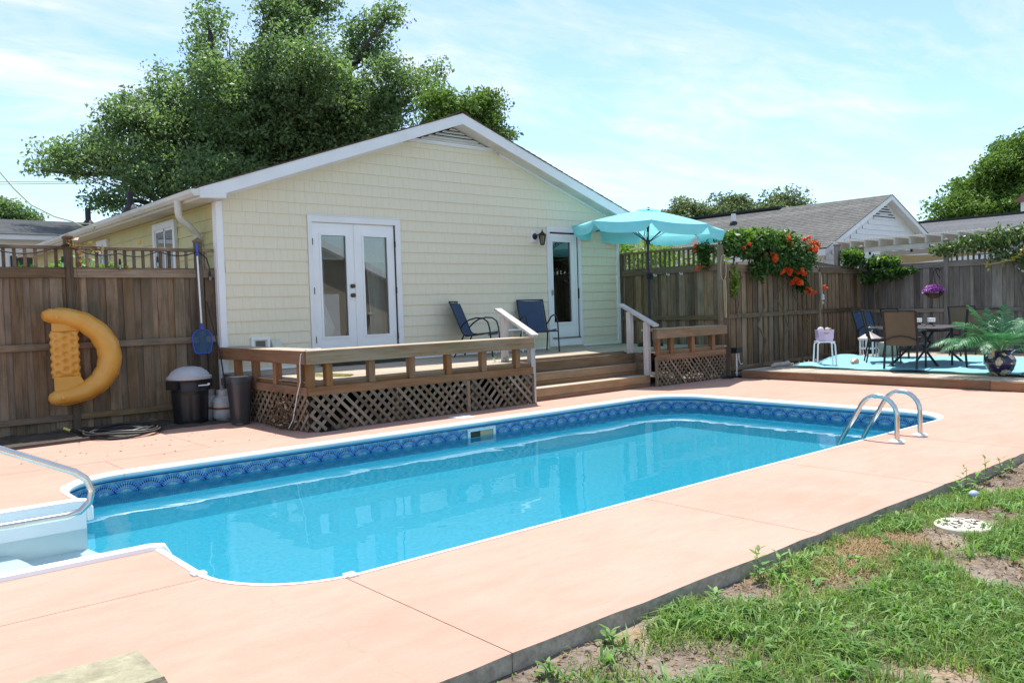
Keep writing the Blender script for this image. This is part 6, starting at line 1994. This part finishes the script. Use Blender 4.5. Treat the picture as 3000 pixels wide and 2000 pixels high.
for dx, dy, dz_, L, curl in fr_spec:
    d = (rv * dx + fv * dy + Vector((0, 0, dz_))).normalized()
    p = base_p.copy(); spine = [p.copy()]; dirs = [d.copy()]
    N_ = 22
    for k in range(N_):
        d = (d + Vector((0, 0, -curl * .0045 * k * .75))).normalized(); p = p + d * L / N_; spine.append(p.copy()); dirs.append(d.copy())
    b = MB(); b.tube(spine, [.008 * (1 - .8 * k / N_) for k in range(N_ + 1)], 5)
    fr0 = b.build('frond_stem', plain('palm_stem', (0.10, 0.20, 0.08), .5), pm, smooth=True)
    V_ = []; F2 = []
    for k in range(5, N_ + 1):
        for sub in (0, .5):
            if k == N_ and sub: continue
            q = spine[k].lerp(spine[min(N_, k + 1)], sub); dd = dirs[k]
            sd_ = dd.cross(Vector((0, 0, 1)));
            if sd_.length < .1: sd_ = rv.copy()
            sd_.normalize()
            ll = L * .30 * math.sin(math.pi * min(1, .16 + .84 * (k - 5) / (N_ - 5)) ** .8) + .03
            for s in (-1, 1):
                ld_ = (sd_ * s * .85 + dd * .65 + Vector((0, 0, -.25 + rgp.normal() * .10))).normalized()
                e1 = q + ld_ * ll * .55 + Vector((0, 0, .01)); e2 = q + ld_ * ll + Vector((0, 0, -.10 * ll))
                w = dd * .0085
                i0 = len(V_); V_ += [q - w * .6, q + w * .6, e1 + w, e1 - w, e2]
                F2 += [(i0, i0 + 1, i0 + 2, i0 + 3), (i0 + 3, i0 + 2, i0 + 4, i0 + 4)]
    b = MB(); b.v = [tuple(q) for q in V_]; b.f = [tuple(dict.fromkeys(f)) for f in F2]; b.mi = [0] * len(F2)
    b.build('leaflets', M['palm'], fr0)['kind'] = 'stuff'

# hanging basket with bracket on the right fence
hb = thing('flower_basket', 'purple flowers in a hanging basket on the right fence', 'hanging basket', (19.0, 7.62, 1.5))
hbx, hby = 18.93, 7.70
b = MB(); b.lathe([(0, -.14), (.08, -.125), (.15, -.06), (.17, .0), (.155, .0)], (hbx, hby, 1.46), 18); b.build('liner', plain('coco_liner', (0.10, 0.065, 0.04), .95, var=.4, scale=40, bump=.8), hb, smooth=True)
rgb_ = np.random.default_rng(9); n_ = 620
d = unit(rgb_.normal(size=(n_, 3))); d[:, 2] = np.abs(d[:, 2])
P_ = np.array([hbx, hby, 1.455]) + d * np.array([.21, .21, .17]) * (.86 + .18 * rgb_.random((n_, 1)))
V, F = leaves(P_, .052, rgb_, 1.2, .9, .3)
np_mesh('blossoms', V, F, M['purple_petal'], hb)['kind'] = 'stuff'
P_ = np.array([hbx, hby, 1.44]) + unit(rgb_.normal(size=(160, 3))) * np.array([.18, .18, .07])
V, F = leaves(P_, .06, rgb_, .3, .5, .3); np_mesh('foliage', V, F, M['vine'], hb)['kind'] = 'stuff'
b = MB(); b.tube([(19.28, 7.70, 1.95), (19.1, 7.70, 1.98), (18.95, 7.70, 1.93), (18.93, 7.70, 1.86)], .012, 6)
b.tube([(19.28, 7.70, 1.78), (19.15, 7.70, 1.84), (19.05, 7.70, 1.965)], .009, 6); b.build('bracket', M['black_metal'], hb, smooth=True)
for k in range(3):
    a = 2 * math.pi * k / 3; b = MB(); b.tube([(18.93, 7.70, 1.86), (hbx + .16 * math.cos(a), hby + .16 * math.sin(a), 1.46)], .004, 4); b.build('chain', M['black_metal'], hb)

# wind chime on the fence post behind the vine
wc = thing('wind_chime', 'small white hanging ornament on the post right of the orange vine', 'ornament', (17.1, 9.35, 1.3))
for z, r_ in ((1.46, .045), (1.40, .05), (1.31, .035)):
    b = MB(); b.lathe([(0, -r_), (r_ * .8, -r_ * .5), (r_, 0), (r_ * .6, r_ * .7), (0, r_)], (17.05, 9.28, z), 10); b.build('shell', M['white_petal'], wc, smooth=True)
b = MB(); b.tube([(17.05, 9.28, 1.27), (17.05, 9.30, 1.9)], .004, 4); b.build('cord', M['white'], wc)

# things on the lawn
sp2 = thing('septic_cover', 'round white plastic cover set in the lawn', 'cover', (5.44, 2.05, -.11))
b = MB(); b.lathe([(.165, -.03), (.165, .018), (.158, .026), (0, .026)], (5.44, 2.05, -.058), 36); b.build('disc', plain('cover_white', (0.62, 0.58, 0.48), .7, var=.1, dirt=(0.30, 0.25, 0.18), dscale=12, damt=.5), sp2, smooth=0.5)
b = MB(); rg_ = random.Random(8)
for k in range(46):
    a = rg_.uniform(0, 6.28); r_ = .145 * math.sqrt(rg_.random()); x, y = 5.44 + r_ * math.cos(a), 2.05 + r_ * math.sin(a); t = rg_.uniform(0, 3.14)
    b.bar((x - .014 * math.cos(t), y - .014 * math.sin(t), -.030), (x + .014 * math.cos(t), y + .014 * math.sin(t), -.030), .004, .006)
b.build('tread_marks', plain('cover_dark', (0.10, 0.085, 0.07), .8), sp2)['kind'] = 'stuff'
for x, y, r_, c, lab in ((6.30, 2.30, .034, (0.42, 0.48, 0.68), 'pale blue ball lying in the lawn grass'), (7.65, 2.36, .045, (0.72, 0.50, 0.12), 'yellow ball lying on the bare soil near the slab edge')):
    b = MB(); b.lathe([(r_ * math.sin(math.pi * k / 10), -r_ * math.cos(math.pi * k / 10)) for k in range(11)], (x, y, -.07 + r_), 16); o = b.build('ball', plain('ball_' + lab[:6], c, .5, var=.12, scale=30), smooth=True); tag(o, lab, 'ball')
# ------------------------------------------------------------------ vines and flowers


def blob_leaves(rg, blobs, n, leaf, up=.4, aspect=.45, droop=.4):
    w = np.array([b[3] * b[4] * b[5] for b in blobs]) ** .7; w /= w.sum()
    Ps = []
    for b_, q in zip(blobs, w):
        k = int(n * q); d = unit(rg.normal(size=(k, 3))) * (rg.random((k, 1)) ** .38)
        Ps.append(np.array(b_[:3]) + d * np.array(b_[3:6]) * (1 + .15 * rg.normal(size=(k, 1))))
    return leaves(np.concatenate(Ps), leaf, rg, up, aspect, .35, droop)


def trumpet(c, rg, n=9, s=1.0):
    """cluster of trumpet flowers: small flared cones"""
    b = MB()
    for _ in range(n):
        d = Vector((rg.normal() * .7 - .3, rg.normal() * .7 - .35, rg.normal() * .5 + .1)).normalized()
        p = Vector(c) + d * .05 * s * float(rg.random()); q = p + d * .075 * s
        a = d.orthogonal().normalized(); e_ = d.cross(a)
        vs = [p + (a * math.cos(k * 1.2566) + e_ * math.sin(k * 1.2566)) * .008 * s for k in range(5)]
        vs += [q + (a * math.cos(k * .6283) + e_ * math.sin(k * .6283)) * (.042 if k % 2 == 0 else .022) * s for k in range(10)]
        fs = []
        for k in range(5):
            fs += [(k, (k + 1) % 5, 5 + (2 * k + 1)), (k, 5 + (2 * k + 1), 5 + 2 * k), ((k + 1) % 5, 5 + (2 * k + 2) % 10, 5 + 2 * k + 1)]
        b.add(vs, fs)
    return b


tv = thing('trumpet_vine', 'dense green vine with orange trumpet flowers spilling over the fence', 'vine', (14.6, 9.2, 0))
rgv = np.random.default_rng(31)
vb = [(13.75, 9.15, 2.48, .55, .38, .26), (14.35, 9.15, 2.50, .55, .42, .30), (15.0, 9.15, 2.50, .60, .42, .28), (15.6, 9.2, 2.42, .55, .42, .30), (15.25, 9.05, 2.12, .55, .30, .28), (14.55, 9.0, 2.16, .50, .26, .24), (14.1, 8.98, 1.98, .25, .15, .22), (15.75, 9.1, 2.05, .35, .25, .25), (16.2, 9.25, 2.25, .35, .3, .25), (15.85, 9.1, 1.72, .16, .16, .22), (13.35, 9.05, 2.42, .25, .2, .20)]
V, F = blob_leaves(rgv, vb, 9000, .095)
np_mesh('foliage', V, F, M['vine'], tv)
vb2 = [(13.8, 9.2, 2.66, .5, .35, .13), (14.4, 9.2, 2.70, .5, .35, .13), (15.1, 9.2, 2.68, .5, .35, .12), (13.4, 9.05, 1.75, .14, .08, .35), (15.95, 9.08, 1.75, .05, .05, .2)]
V, F = blob_leaves(rgv, vb2, 1900, .085)
np_mesh('young_foliage', V, F, M['vine_light'], tv)
b = MB()
for x, z0, z1 in ((14.2, .1, 2.2), (15.0, .1, 2.3), (15.7, .1, 2.2), (13.4, 1.1, 2.3)):
    limb(b, (x, 9.0, z0), (x + .1, 9.08, z1), .02, .01, rgv, 8, .0)
b.build('stems', M['stem'], tv)
for x, z, n, s in ((14.38, 2.22, 11, 1.15), (14.9, 1.95, 10, 1.1), (15.42, 1.96, 6, 1.0), (15.22, 1.72, 10, 1.15), (15.85, 1.60, 7, 1.0), (14.98, 2.62, 4, .9), (15.72, 2.66, 4, .9), (16.0, 2.53, 6, 1.1), (15.85, 2.38, 7, 1.05), (13.5, 2.44, 3, .9), (15.05, 2.50, 3, .8), (16.25, 1.62, 3, .7)):
    y = 8.80 + .1 * rgv.random() if z < 2.45 else 8.9
    trumpet((x, y, z), rgv, int(n * 1.2), s * 1.15).build('flower', M['orange_petal'], tv)
# spray of the same kind by the deck post
tv2 = thing('trumpet_vine', 'small vine sprig with red flowers on the fence between the parasol and the post', 'vine', (12.95, 9.3, 2))
V, F = blob_leaves(rgv, [(12.98, 9.42, 2.38, .12, .22, .14), (12.95, 9.38, 2.18, .08, .12, .16)], 420, .085); np_mesh('foliage', V, F, M['vine'], tv2)
for y, z in ((9.52, 2.42), (9.45, 2.06)): trumpet((12.86, y, z), rgv, 4, .8).build('flower', M['orange_petal'], tv2)

jv = thing('creeping_vine', 'vine with pale young leaves hanging over the fence corner', 'vine', (18.9, 9.3, 2.1))
V, F = blob_leaves(rgv, [(18.75, 9.45, 2.32, .40, .22, .22), (19.15, 9.0, 2.18, .25, .45, .16), (19.05, 8.8, 1.92, .18, .40, .16), (19.05, 9.2, 1.82, .15, .22, .14), (19.1, 8.45, 1.95, .10, .35, .10)], 1600, .13); np_mesh('foliage', V, F, M['vine'], jv)
V, F = blob_leaves(rgv, [(19.15, 8.95, 2.25, .2, .45, .10), (18.7, 9.4, 2.42, .35, .2, .10)], 420, .12); np_mesh('young_foliage', V, F, M['vine_light'], jv)
b = MB(); limb(b, (19.1, 9.3, .1), (19.1, 9.0, 2.1), .02, .01, rgv, 8, 0); b.build('stem', M['stem'], jv)

jm = thing('jasmine_vine', 'pale glossy leaved climber heaped over the right end of the fence', 'vine', (19.0, 5.6, 2.4))
jb = [(19.1, 7.5, 2.39, 0.24, 0.41, 0.15), (19.1, 6.9, 2.48, 0.27, 0.45, 0.21), (19.05, 6.3, 2.53, 0.3, 0.5, 0.26), (19.0, 5.6, 2.58, 0.3, 0.54, 0.29), (18.95, 4.8, 2.53, 0.3, 0.54, 0.3), (18.95, 6.2, 2.18, 0.17, 0.41, 0.15), (18.9, 5.6, 1.98, 0.17, 0.45, 0.26), (18.9, 4.6, 1.88, 0.21, 0.54, 0.3)]
V, F = blob_leaves(rgv, jb, 6500, .085); np_mesh('foliage', V, F, M['jasmine'], jm)
P_ = np.concatenate([np.array(q[:3]) + unit(rgv.normal(size=(26, 3))) * np.array(q[3:6]) * 1.02 for q in jb]); V, F = leaves(P_, .07, rgv, .4, .7, .3); np_mesh('blossoms', V, F, M['white_petal'], jm)['kind'] = 'stuff'
b = MB(); limb(b, (19.05, 6.0, .1), (19.08, 6.0, 2.3), .025, .012, rgv, 8, 0); limb(b, (19.05, 5.0, .1), (19.05, 5.1, 2.3), .025, .012, rgv, 8, 0); b.build('stems', M['stem'], jm)
yv = thing('dodder_strand', 'yellow strand of creeper trailing down the right fence', 'vine', (18.85, 5.4, 2.1))
path_y = [(18.78, 5.5, 2.58), (18.75, 5.67, 2.46), (18.75, 5.75, 2.36), (18.77, 5.9, 2.26), (18.77, 5.97, 2.16), (18.79, 6.1, 2.08), (18.79, 6.3, 2.03), (18.8, 6.57, 1.99)]
b = MB(); b.tube(path_y, .010, 5); b.build('stem', plain('yellow_stem', (0.45, 0.34, 0.10), .7), yv)
P_ = np.concatenate([np.array(q) + rgv.normal(size=(14, 3)) * .035 for q in path_y]); V, F = leaves(P_, .06, rgv, .2, .6); np_mesh('foliage', V, F, M['yellow_leaf'], yv)

# creeper on the left fence post and greenery behind it
cv = thing('red_creeper', 'reddish young creeper leaves round the left fence post top', 'vine', (2.75, 11.6, 2.3))
P_ = np.concatenate([np.array([2.72, 11.58, 2.40]) + rgv.normal(size=(14, 3)) * .04, np.array([2.86, 11.58, 2.33]) + rgv.normal(size=(9, 3)) * np.array([.07, .03, .035]), np.array([2.76, 11.58, 2.24]) + rgv.normal(size=(12, 3)) * np.array([.05, .03, .05]), np.array([3.0, 11.6, 2.30]) + rgv.normal(size=(8, 3)) * .03, np.array([3.36, 11.58, 2.09]) + rgv.normal(size=(5, 3)) * .02, np.array([3.55, 11.58, 2.42]) + rgv.normal(size=(4, 3)) * .02])
V, F = leaves(P_, .055, rgv, .3, .6); np_mesh('foliage', V, F, M['red_leaf'], cv)
b = MB(); b.tube([(2.68, 11.61, 1.2), (2.74, 11.61, 1.9), (2.72, 11.59, 2.4), (2.9, 11.59, 2.36), (3.1, 11.6, 2.34)], .005, 5); b.build('stem', M['stem'], cv)
sb = thing('leafy_shrub', 'green shrub growing behind the left fence balusters', 'shrub', (3.1, 12.4, 0))
V, F = blob_leaves(rgv, [(2.95, 12.3, 2.02, .42, .25, .26), (3.35, 12.4, 1.9, .4, .3, .3), (2.3, 12.3, 1.95, .4, .25, .18)], 1500, .085); np_mesh('foliage', V, F, M['weed'], sb)
b = MB()
for x in (2.5, 3.0, 3.4): limb(b, (3.0, 12.4, -.1), (x, 12.35, 2.0), .02, .008, rgv, 6, 0)
b.build('stems', M['stem'], sb)
sb2 = thing('leafy_shrub', 'bright green shrub seen through the balusters behind the parasol', 'shrub', (14.5, 11.2, 0))
V, F = blob_leaves(rgv, [(14.2, 11.6, 2.4, .6, .7, .45), (14.0, 12.6, 2.6, .6, .7, .5), (14.2, 10.4, 2.15, .5, .6, .28)], 2600, .10); np_mesh('foliage', V, F, M['vine_light'], sb2)
b = MB()
for y in (10.4, 11.6, 12.5): limb(b, (14.2, 11.4, -.1), (14.2, y, 2.4), .03, .01, rgv, 6, 0)
b.build('stems', M['stem'], sb2)
# dead vine on the lattice corner and the little weeds on the deck
dv = thing('dead_vine', 'dry brown vine tangled in the lattice near the deck corner', 'vine', (4.45, 9.5, 0))
P_ = np.concatenate([np.array([4.47, 9.55, .18]) + rgv.normal(size=(170, 3)) * np.array([.03, .22, .13]), np.array([4.49, 9.3, .05]) + np.abs(rgv.normal(size=(130, 3))) * np.array([-.05, .35, .03])])
P_[:, 2] = np.clip(P_[:, 2], .01, .5)
V, F = leaves(P_, .05, rgv, .2, .5); np_mesh('foliage', V, F, M['litter'], dv)
b = MB()
for k in range(9): limb(b, (4.47, 9.3 + .06 * k, .0), (4.49, 9.2 + .09 * k, .25 + .1 * (k % 3)), .006, .003, rgv, 6, .05)
b.build('stems', M['stem'], dv)

# ------------------------------------------------------------------ lawn
lab = 'sparse green grass tufts on the sandy lawn'
rgg = np.random.default_rng(55)


def blades(P, h, w, rg, lean=.5):
    n = len(P)
    a = rg.random(n) * 6.283; d = np.stack([np.cos(a), np.sin(a), np.zeros(n)], 1)
    s = np.stack([-np.sin(a), np.cos(a), np.zeros(n)], 1)
    H = (h * (.55 + .8 * rg.random(n)))[:, None]; W = (w * (.7 + .6 * rg.random(n)))[:, None]
    ln_ = lean * (.3 + 1.2 * rg.random((n, 1)))
    m1 = P + d * H * ln_ * .35 + np.array([0, 0, 1]) * H * .60
    tp = P + d * H * ln_ * 1.05 + np.array([0, 0, 1]) * H * (1.0 - .35 * ln_)
    V = np.stack([P - s * W * .5, P + s * W * .5, m1 + s * W * .42, m1 - s * W * .42, tp], 1).reshape(-1, 3)
    i = np.arange(n)[:, None] * 5
    Q = np.concatenate([i + np.array([[0, 1, 2, 3]])], 0)
    T_ = i + np.array([[3, 2, 4, 4]])
    return V, Q, T_


def grass_mesh(name, P, h, w, mat, label, rg, lean=.5):
    V, Q, T_ = blades(P, h, w, rg, lean)
    tri = np.concatenate([Q[:, [0, 1, 2]], Q[:, [0, 2, 3]], T_[:, [0, 1, 2]]])
    o = np_mesh(name, V, tri, mat)
    return tag(o, label, 'grass', kind='stuff')


def lawn_cover(x, y):
    """0..1 grass likelihood; bare round the cover, by the slab and in a few worn patches"""
    f = .55 * vnoise(x, y, 1.3, 21) + .45 * vnoise(x, y, 3.4, 22)
    f = f + .10 + .10 * np.clip((1.9 - y), -.6, .6)
    for cx, cy, rx, ry, a in ((5.35, 2.08, .55, .20, .42), (4.62, 2.26, .30, .13, .5), (4.75, 1.55, .30, .13, .40), (7.6, 2.33, 1.0, .14, .30), (2.35, 2.44, .6, .05, .15), (3.9, 1.62, .22, .12, .30), (3.3, 2.46, 1.0, .04, .12), (3.4, 1.25, .3, .10, .25), (6.3, 1.7, .4, .15, .22)):
        f = f - a * np.exp(-(((x - cx) / rx) ** 2 + ((y - cy) / ry) ** 2))
    return f


def scatter(n, x0, x1, y0, y1, thr, soft, rg):
    x = x0 + (x1 - x0) * rg.random(n); y = y0 + (y1 - y0) * rg.random(n)
    k = lawn_cover(x, y) + soft * (rg.random(n) - .5) > thr
    x, y = x[k], y[k]
    return np.stack([x, y, lawn_z(x, y)], 1)


# fine turf, thicker near the camera
P_ = np.concatenate([scatter(85000, 1.7, 4.6, .2, 2.50, .545, .28, rgg), scatter(60000, 4.6, 8.6, .6, 2.50, .56, .28, rgg), scatter(30000, 8.6, 14.0, -1, 2.50, .48, .2, rgg)])
# tufts: clump the blades
tc_ = np.concatenate([scatter(3000, 1.7, 8.8, .3, 2.48, .58, .30, rgg)])
tuft = np.repeat(tc_, 26, 0); tuft = tuft + np.concatenate([rgg.normal(size=(len(tuft), 2)) * .028, np.zeros((len(tuft), 1))], 1)
tuft = tuft[tuft[:, 1] < 2.51]
grass_mesh('grass', P_, .042, .0042, M['grass'], 'short patchy lawn grass beside the paving', rgg, .9)
grass_mesh('grass', tuft, .066, .0050, M['grass'], 'taller grass tufts scattered through the lawn', rgg, .7)
tc2 = scatter(1300, 1.7, 7.5, .5, 2.46, .56, .40, rgg)
crab = np.repeat(tc2, 11, 0); crab = crab + np.concatenate([rgg.normal(size=(len(crab), 2)) * .022, np.zeros((len(crab), 1))], 1)
grass_mesh('crabgrass', crab, .075, .0105, M['weed'], 'broad bladed crabgrass clumps in the lawn', rgg, 1.5)
# dry straw and litter on the bare soil
n_ = 26000
x = 1.6 + 7.4 * rgg.random(n_); y = .0 + 2.5 * rgg.random(n_); k = lawn_cover(x, y) + .3 * (rgg.random(n_) - .5) < .50; x, y = x[k], y[k]
V, F = leaves(np.stack([x, y, lawn_z(x, y) + .006], 1), .026, rgg, 3.0, .16, .5); o = np_mesh('dry_straw', V, F, M['straw']); tag(o, 'dry straw bits on the bare patches of the lawn', 'straw', kind='stuff')
n_ = 9000
x = 1.6 + 8.4 * rgg.random(n_); y = .0 + 2.5 * rgg.random(n_); k = lawn_cover(x, y) + .4 * (rgg.random(n_) - .5) < .5; x, y = x[k], y[k]
V, F = leaves(np.stack([x, y, lawn_z(x, y) + .008], 1), .02, rgg, 1.5, .6, .5); o = np_mesh('leaf_litter', V, F, M['litter']); tag(o, 'small brown leaf litter on the bare lawn soil', 'litter', kind='stuff')
# straw patch of dead grass near the slab
P_ = np.stack([4.55 + .34 * rgg.normal(size=5200), 2.28 + .13 * rgg.normal(size=5200), np.full(5200, -.07)], 1); P_ = P_[P_[:, 1] < 2.5]; P_[:, 2] = lawn_z(P_[:, 0], P_[:, 1])
grass_mesh('dead_grass', P_, .035, .004, M['straw'], 'patch of dead tan grass by the slab edge', rgg, 1.4)


# broad-leaved weeds along the slab edge and through the lawn
def weed(x, y, h, nl, seed, lab, group):
    rg = np.random.default_rng(seed)
    z = float(lawn_z(np.array(x), np.array(y)))
    t = thing('weed', lab, 'weed', (x, y, z), group=group)
    b = MB(); b.tube([(x, y, z - .01), (x + rg.normal() * .01, y + rg.normal() * .01, z + h * .5), (x + rg.normal() * .02, y + rg.normal() * .02, z + h)], [.003, .0025, .0015], 5); b.build('stem', plain('weed_stem', (0.10, 0.18, 0.05), .7), t)
    VV = []; FF = []
    for k in range(nl):
        a = k * 2.4 + rg.random(); s = (k + .5) / nl; hz = z + h * (.15 + .85 * s)
        L = (.075 * (1 - .45 * s)) * (.8 + .5 * rg.random()); d = np.array([math.cos(a), math.sin(a), .25 + .5 * s]); sd = np.array([-math.sin(a), math.cos(a), 0])
        p = np.array([x, y, hz]); w = L * .20
        i0 = len(VV)
        VV += [p, p + d * L * .4 + sd * w, p + d * L * .4 - sd * w, p + d * L * .75 + sd * w * .7 - np.array([0, 0, L * .08]), p + d * L * .75 - sd * w * .7 - np.array([0, 0, L * .08]), p + d * L - np.array([0, 0, L * .2])]
        FF += [(i0, i0 + 2, i0 + 1), (i0 + 1, i0 + 2, i0 + 4, ), (i0 + 1, i0 + 4, i0 + 3), (i0 + 3, i0 + 4, i0 + 5)]
    b = MB(); b.add(VV, FF); b.build('leaf_whorl', M['weed'], t)
    return t


ORD = 'first second third fourth fifth sixth seventh eighth ninth tenth eleventh twelfth thirteenth fourteenth fifteenth'.split()
for i, (x, y, h, n) in enumerate(((2.2, 2.40, .05, 9), (2.62, 2.44, .07, 12), (3.36, 2.42, .06, 12), (3.78, 2.44, .17, 16), (3.92, 2.40, .12, 12), (5.35, 2.42, .05, 9), (6.42, 2.44, .12, 12), (6.55, 2.46, .20, 14), (6.75, 2.44, .13, 12), (6.95, 2.45, .22, 15), (7.3, 2.46, .16, 12), (7.55, 2.47, .10, 10), (8.6, 2.44, .12, 12))):
    weed(x, y, h, n, 200 + i, 'leafy weed at the slab edge, %s counted from the near end' % ORD[i], 'weeds along the slab edge')
rw = random.Random(12)
Pw = []
for i in range(60):
    x = rw.uniform(2.2, 6.6); y = rw.uniform(.8, 2.3); z = float(lawn_z(np.array(x), np.array(y)))
    for k in range(9):
        a = k * 2.4 + rw.random(); r_ = rw.uniform(.015, .04); Pw.append((x + math.cos(a) * r_, y + math.sin(a) * r_, z + .018 + rw.uniform(0, .02)))
V, F = leaves(np.array(Pw), .055, rgg, 2.2, .38, .3); o = np_mesh('clover_weeds', V, F, M['weed']); tag(o, 'low broad leaved weeds spread through the lawn', 'weeds', kind='stuff')
# weeds on the deck by the stair post
for i, (x, y) in enumerate(((7.55, 9.42), (7.86, 9.50), (8.02, 9.44))):
    t = weed(x, y, .07, 8, 400 + i, 'small weed in the deck boards by the stair post, %s from the left' % ORD[i], 'weeds in the deck boards')
    t.location.z = FZ
# fallen leaves on the paving
rl = random.Random(19)
b = MB()
for i in range(46):
    x = rl.uniform(1.6, 4.5); y = rl.uniform(8.7, 10.5)
    a = rl.uniform(0, 6.28); s = rl.uniform(.006, .022); c, q = math.cos(a) * s, math.sin(a) * s
    b.add([(x - c, y - q, .003), (x + q * .5, y - c * .5, .010), (x + c, y + q, .004), (x - q * .5, y + c * .5, .007)], [(0, 1, 2, 3)])
o = b.build('fallen_leaves', M['litter']); tag(o, 'small dry leaves strewn on the paving left of the deck', 'leaves', kind='stuff')
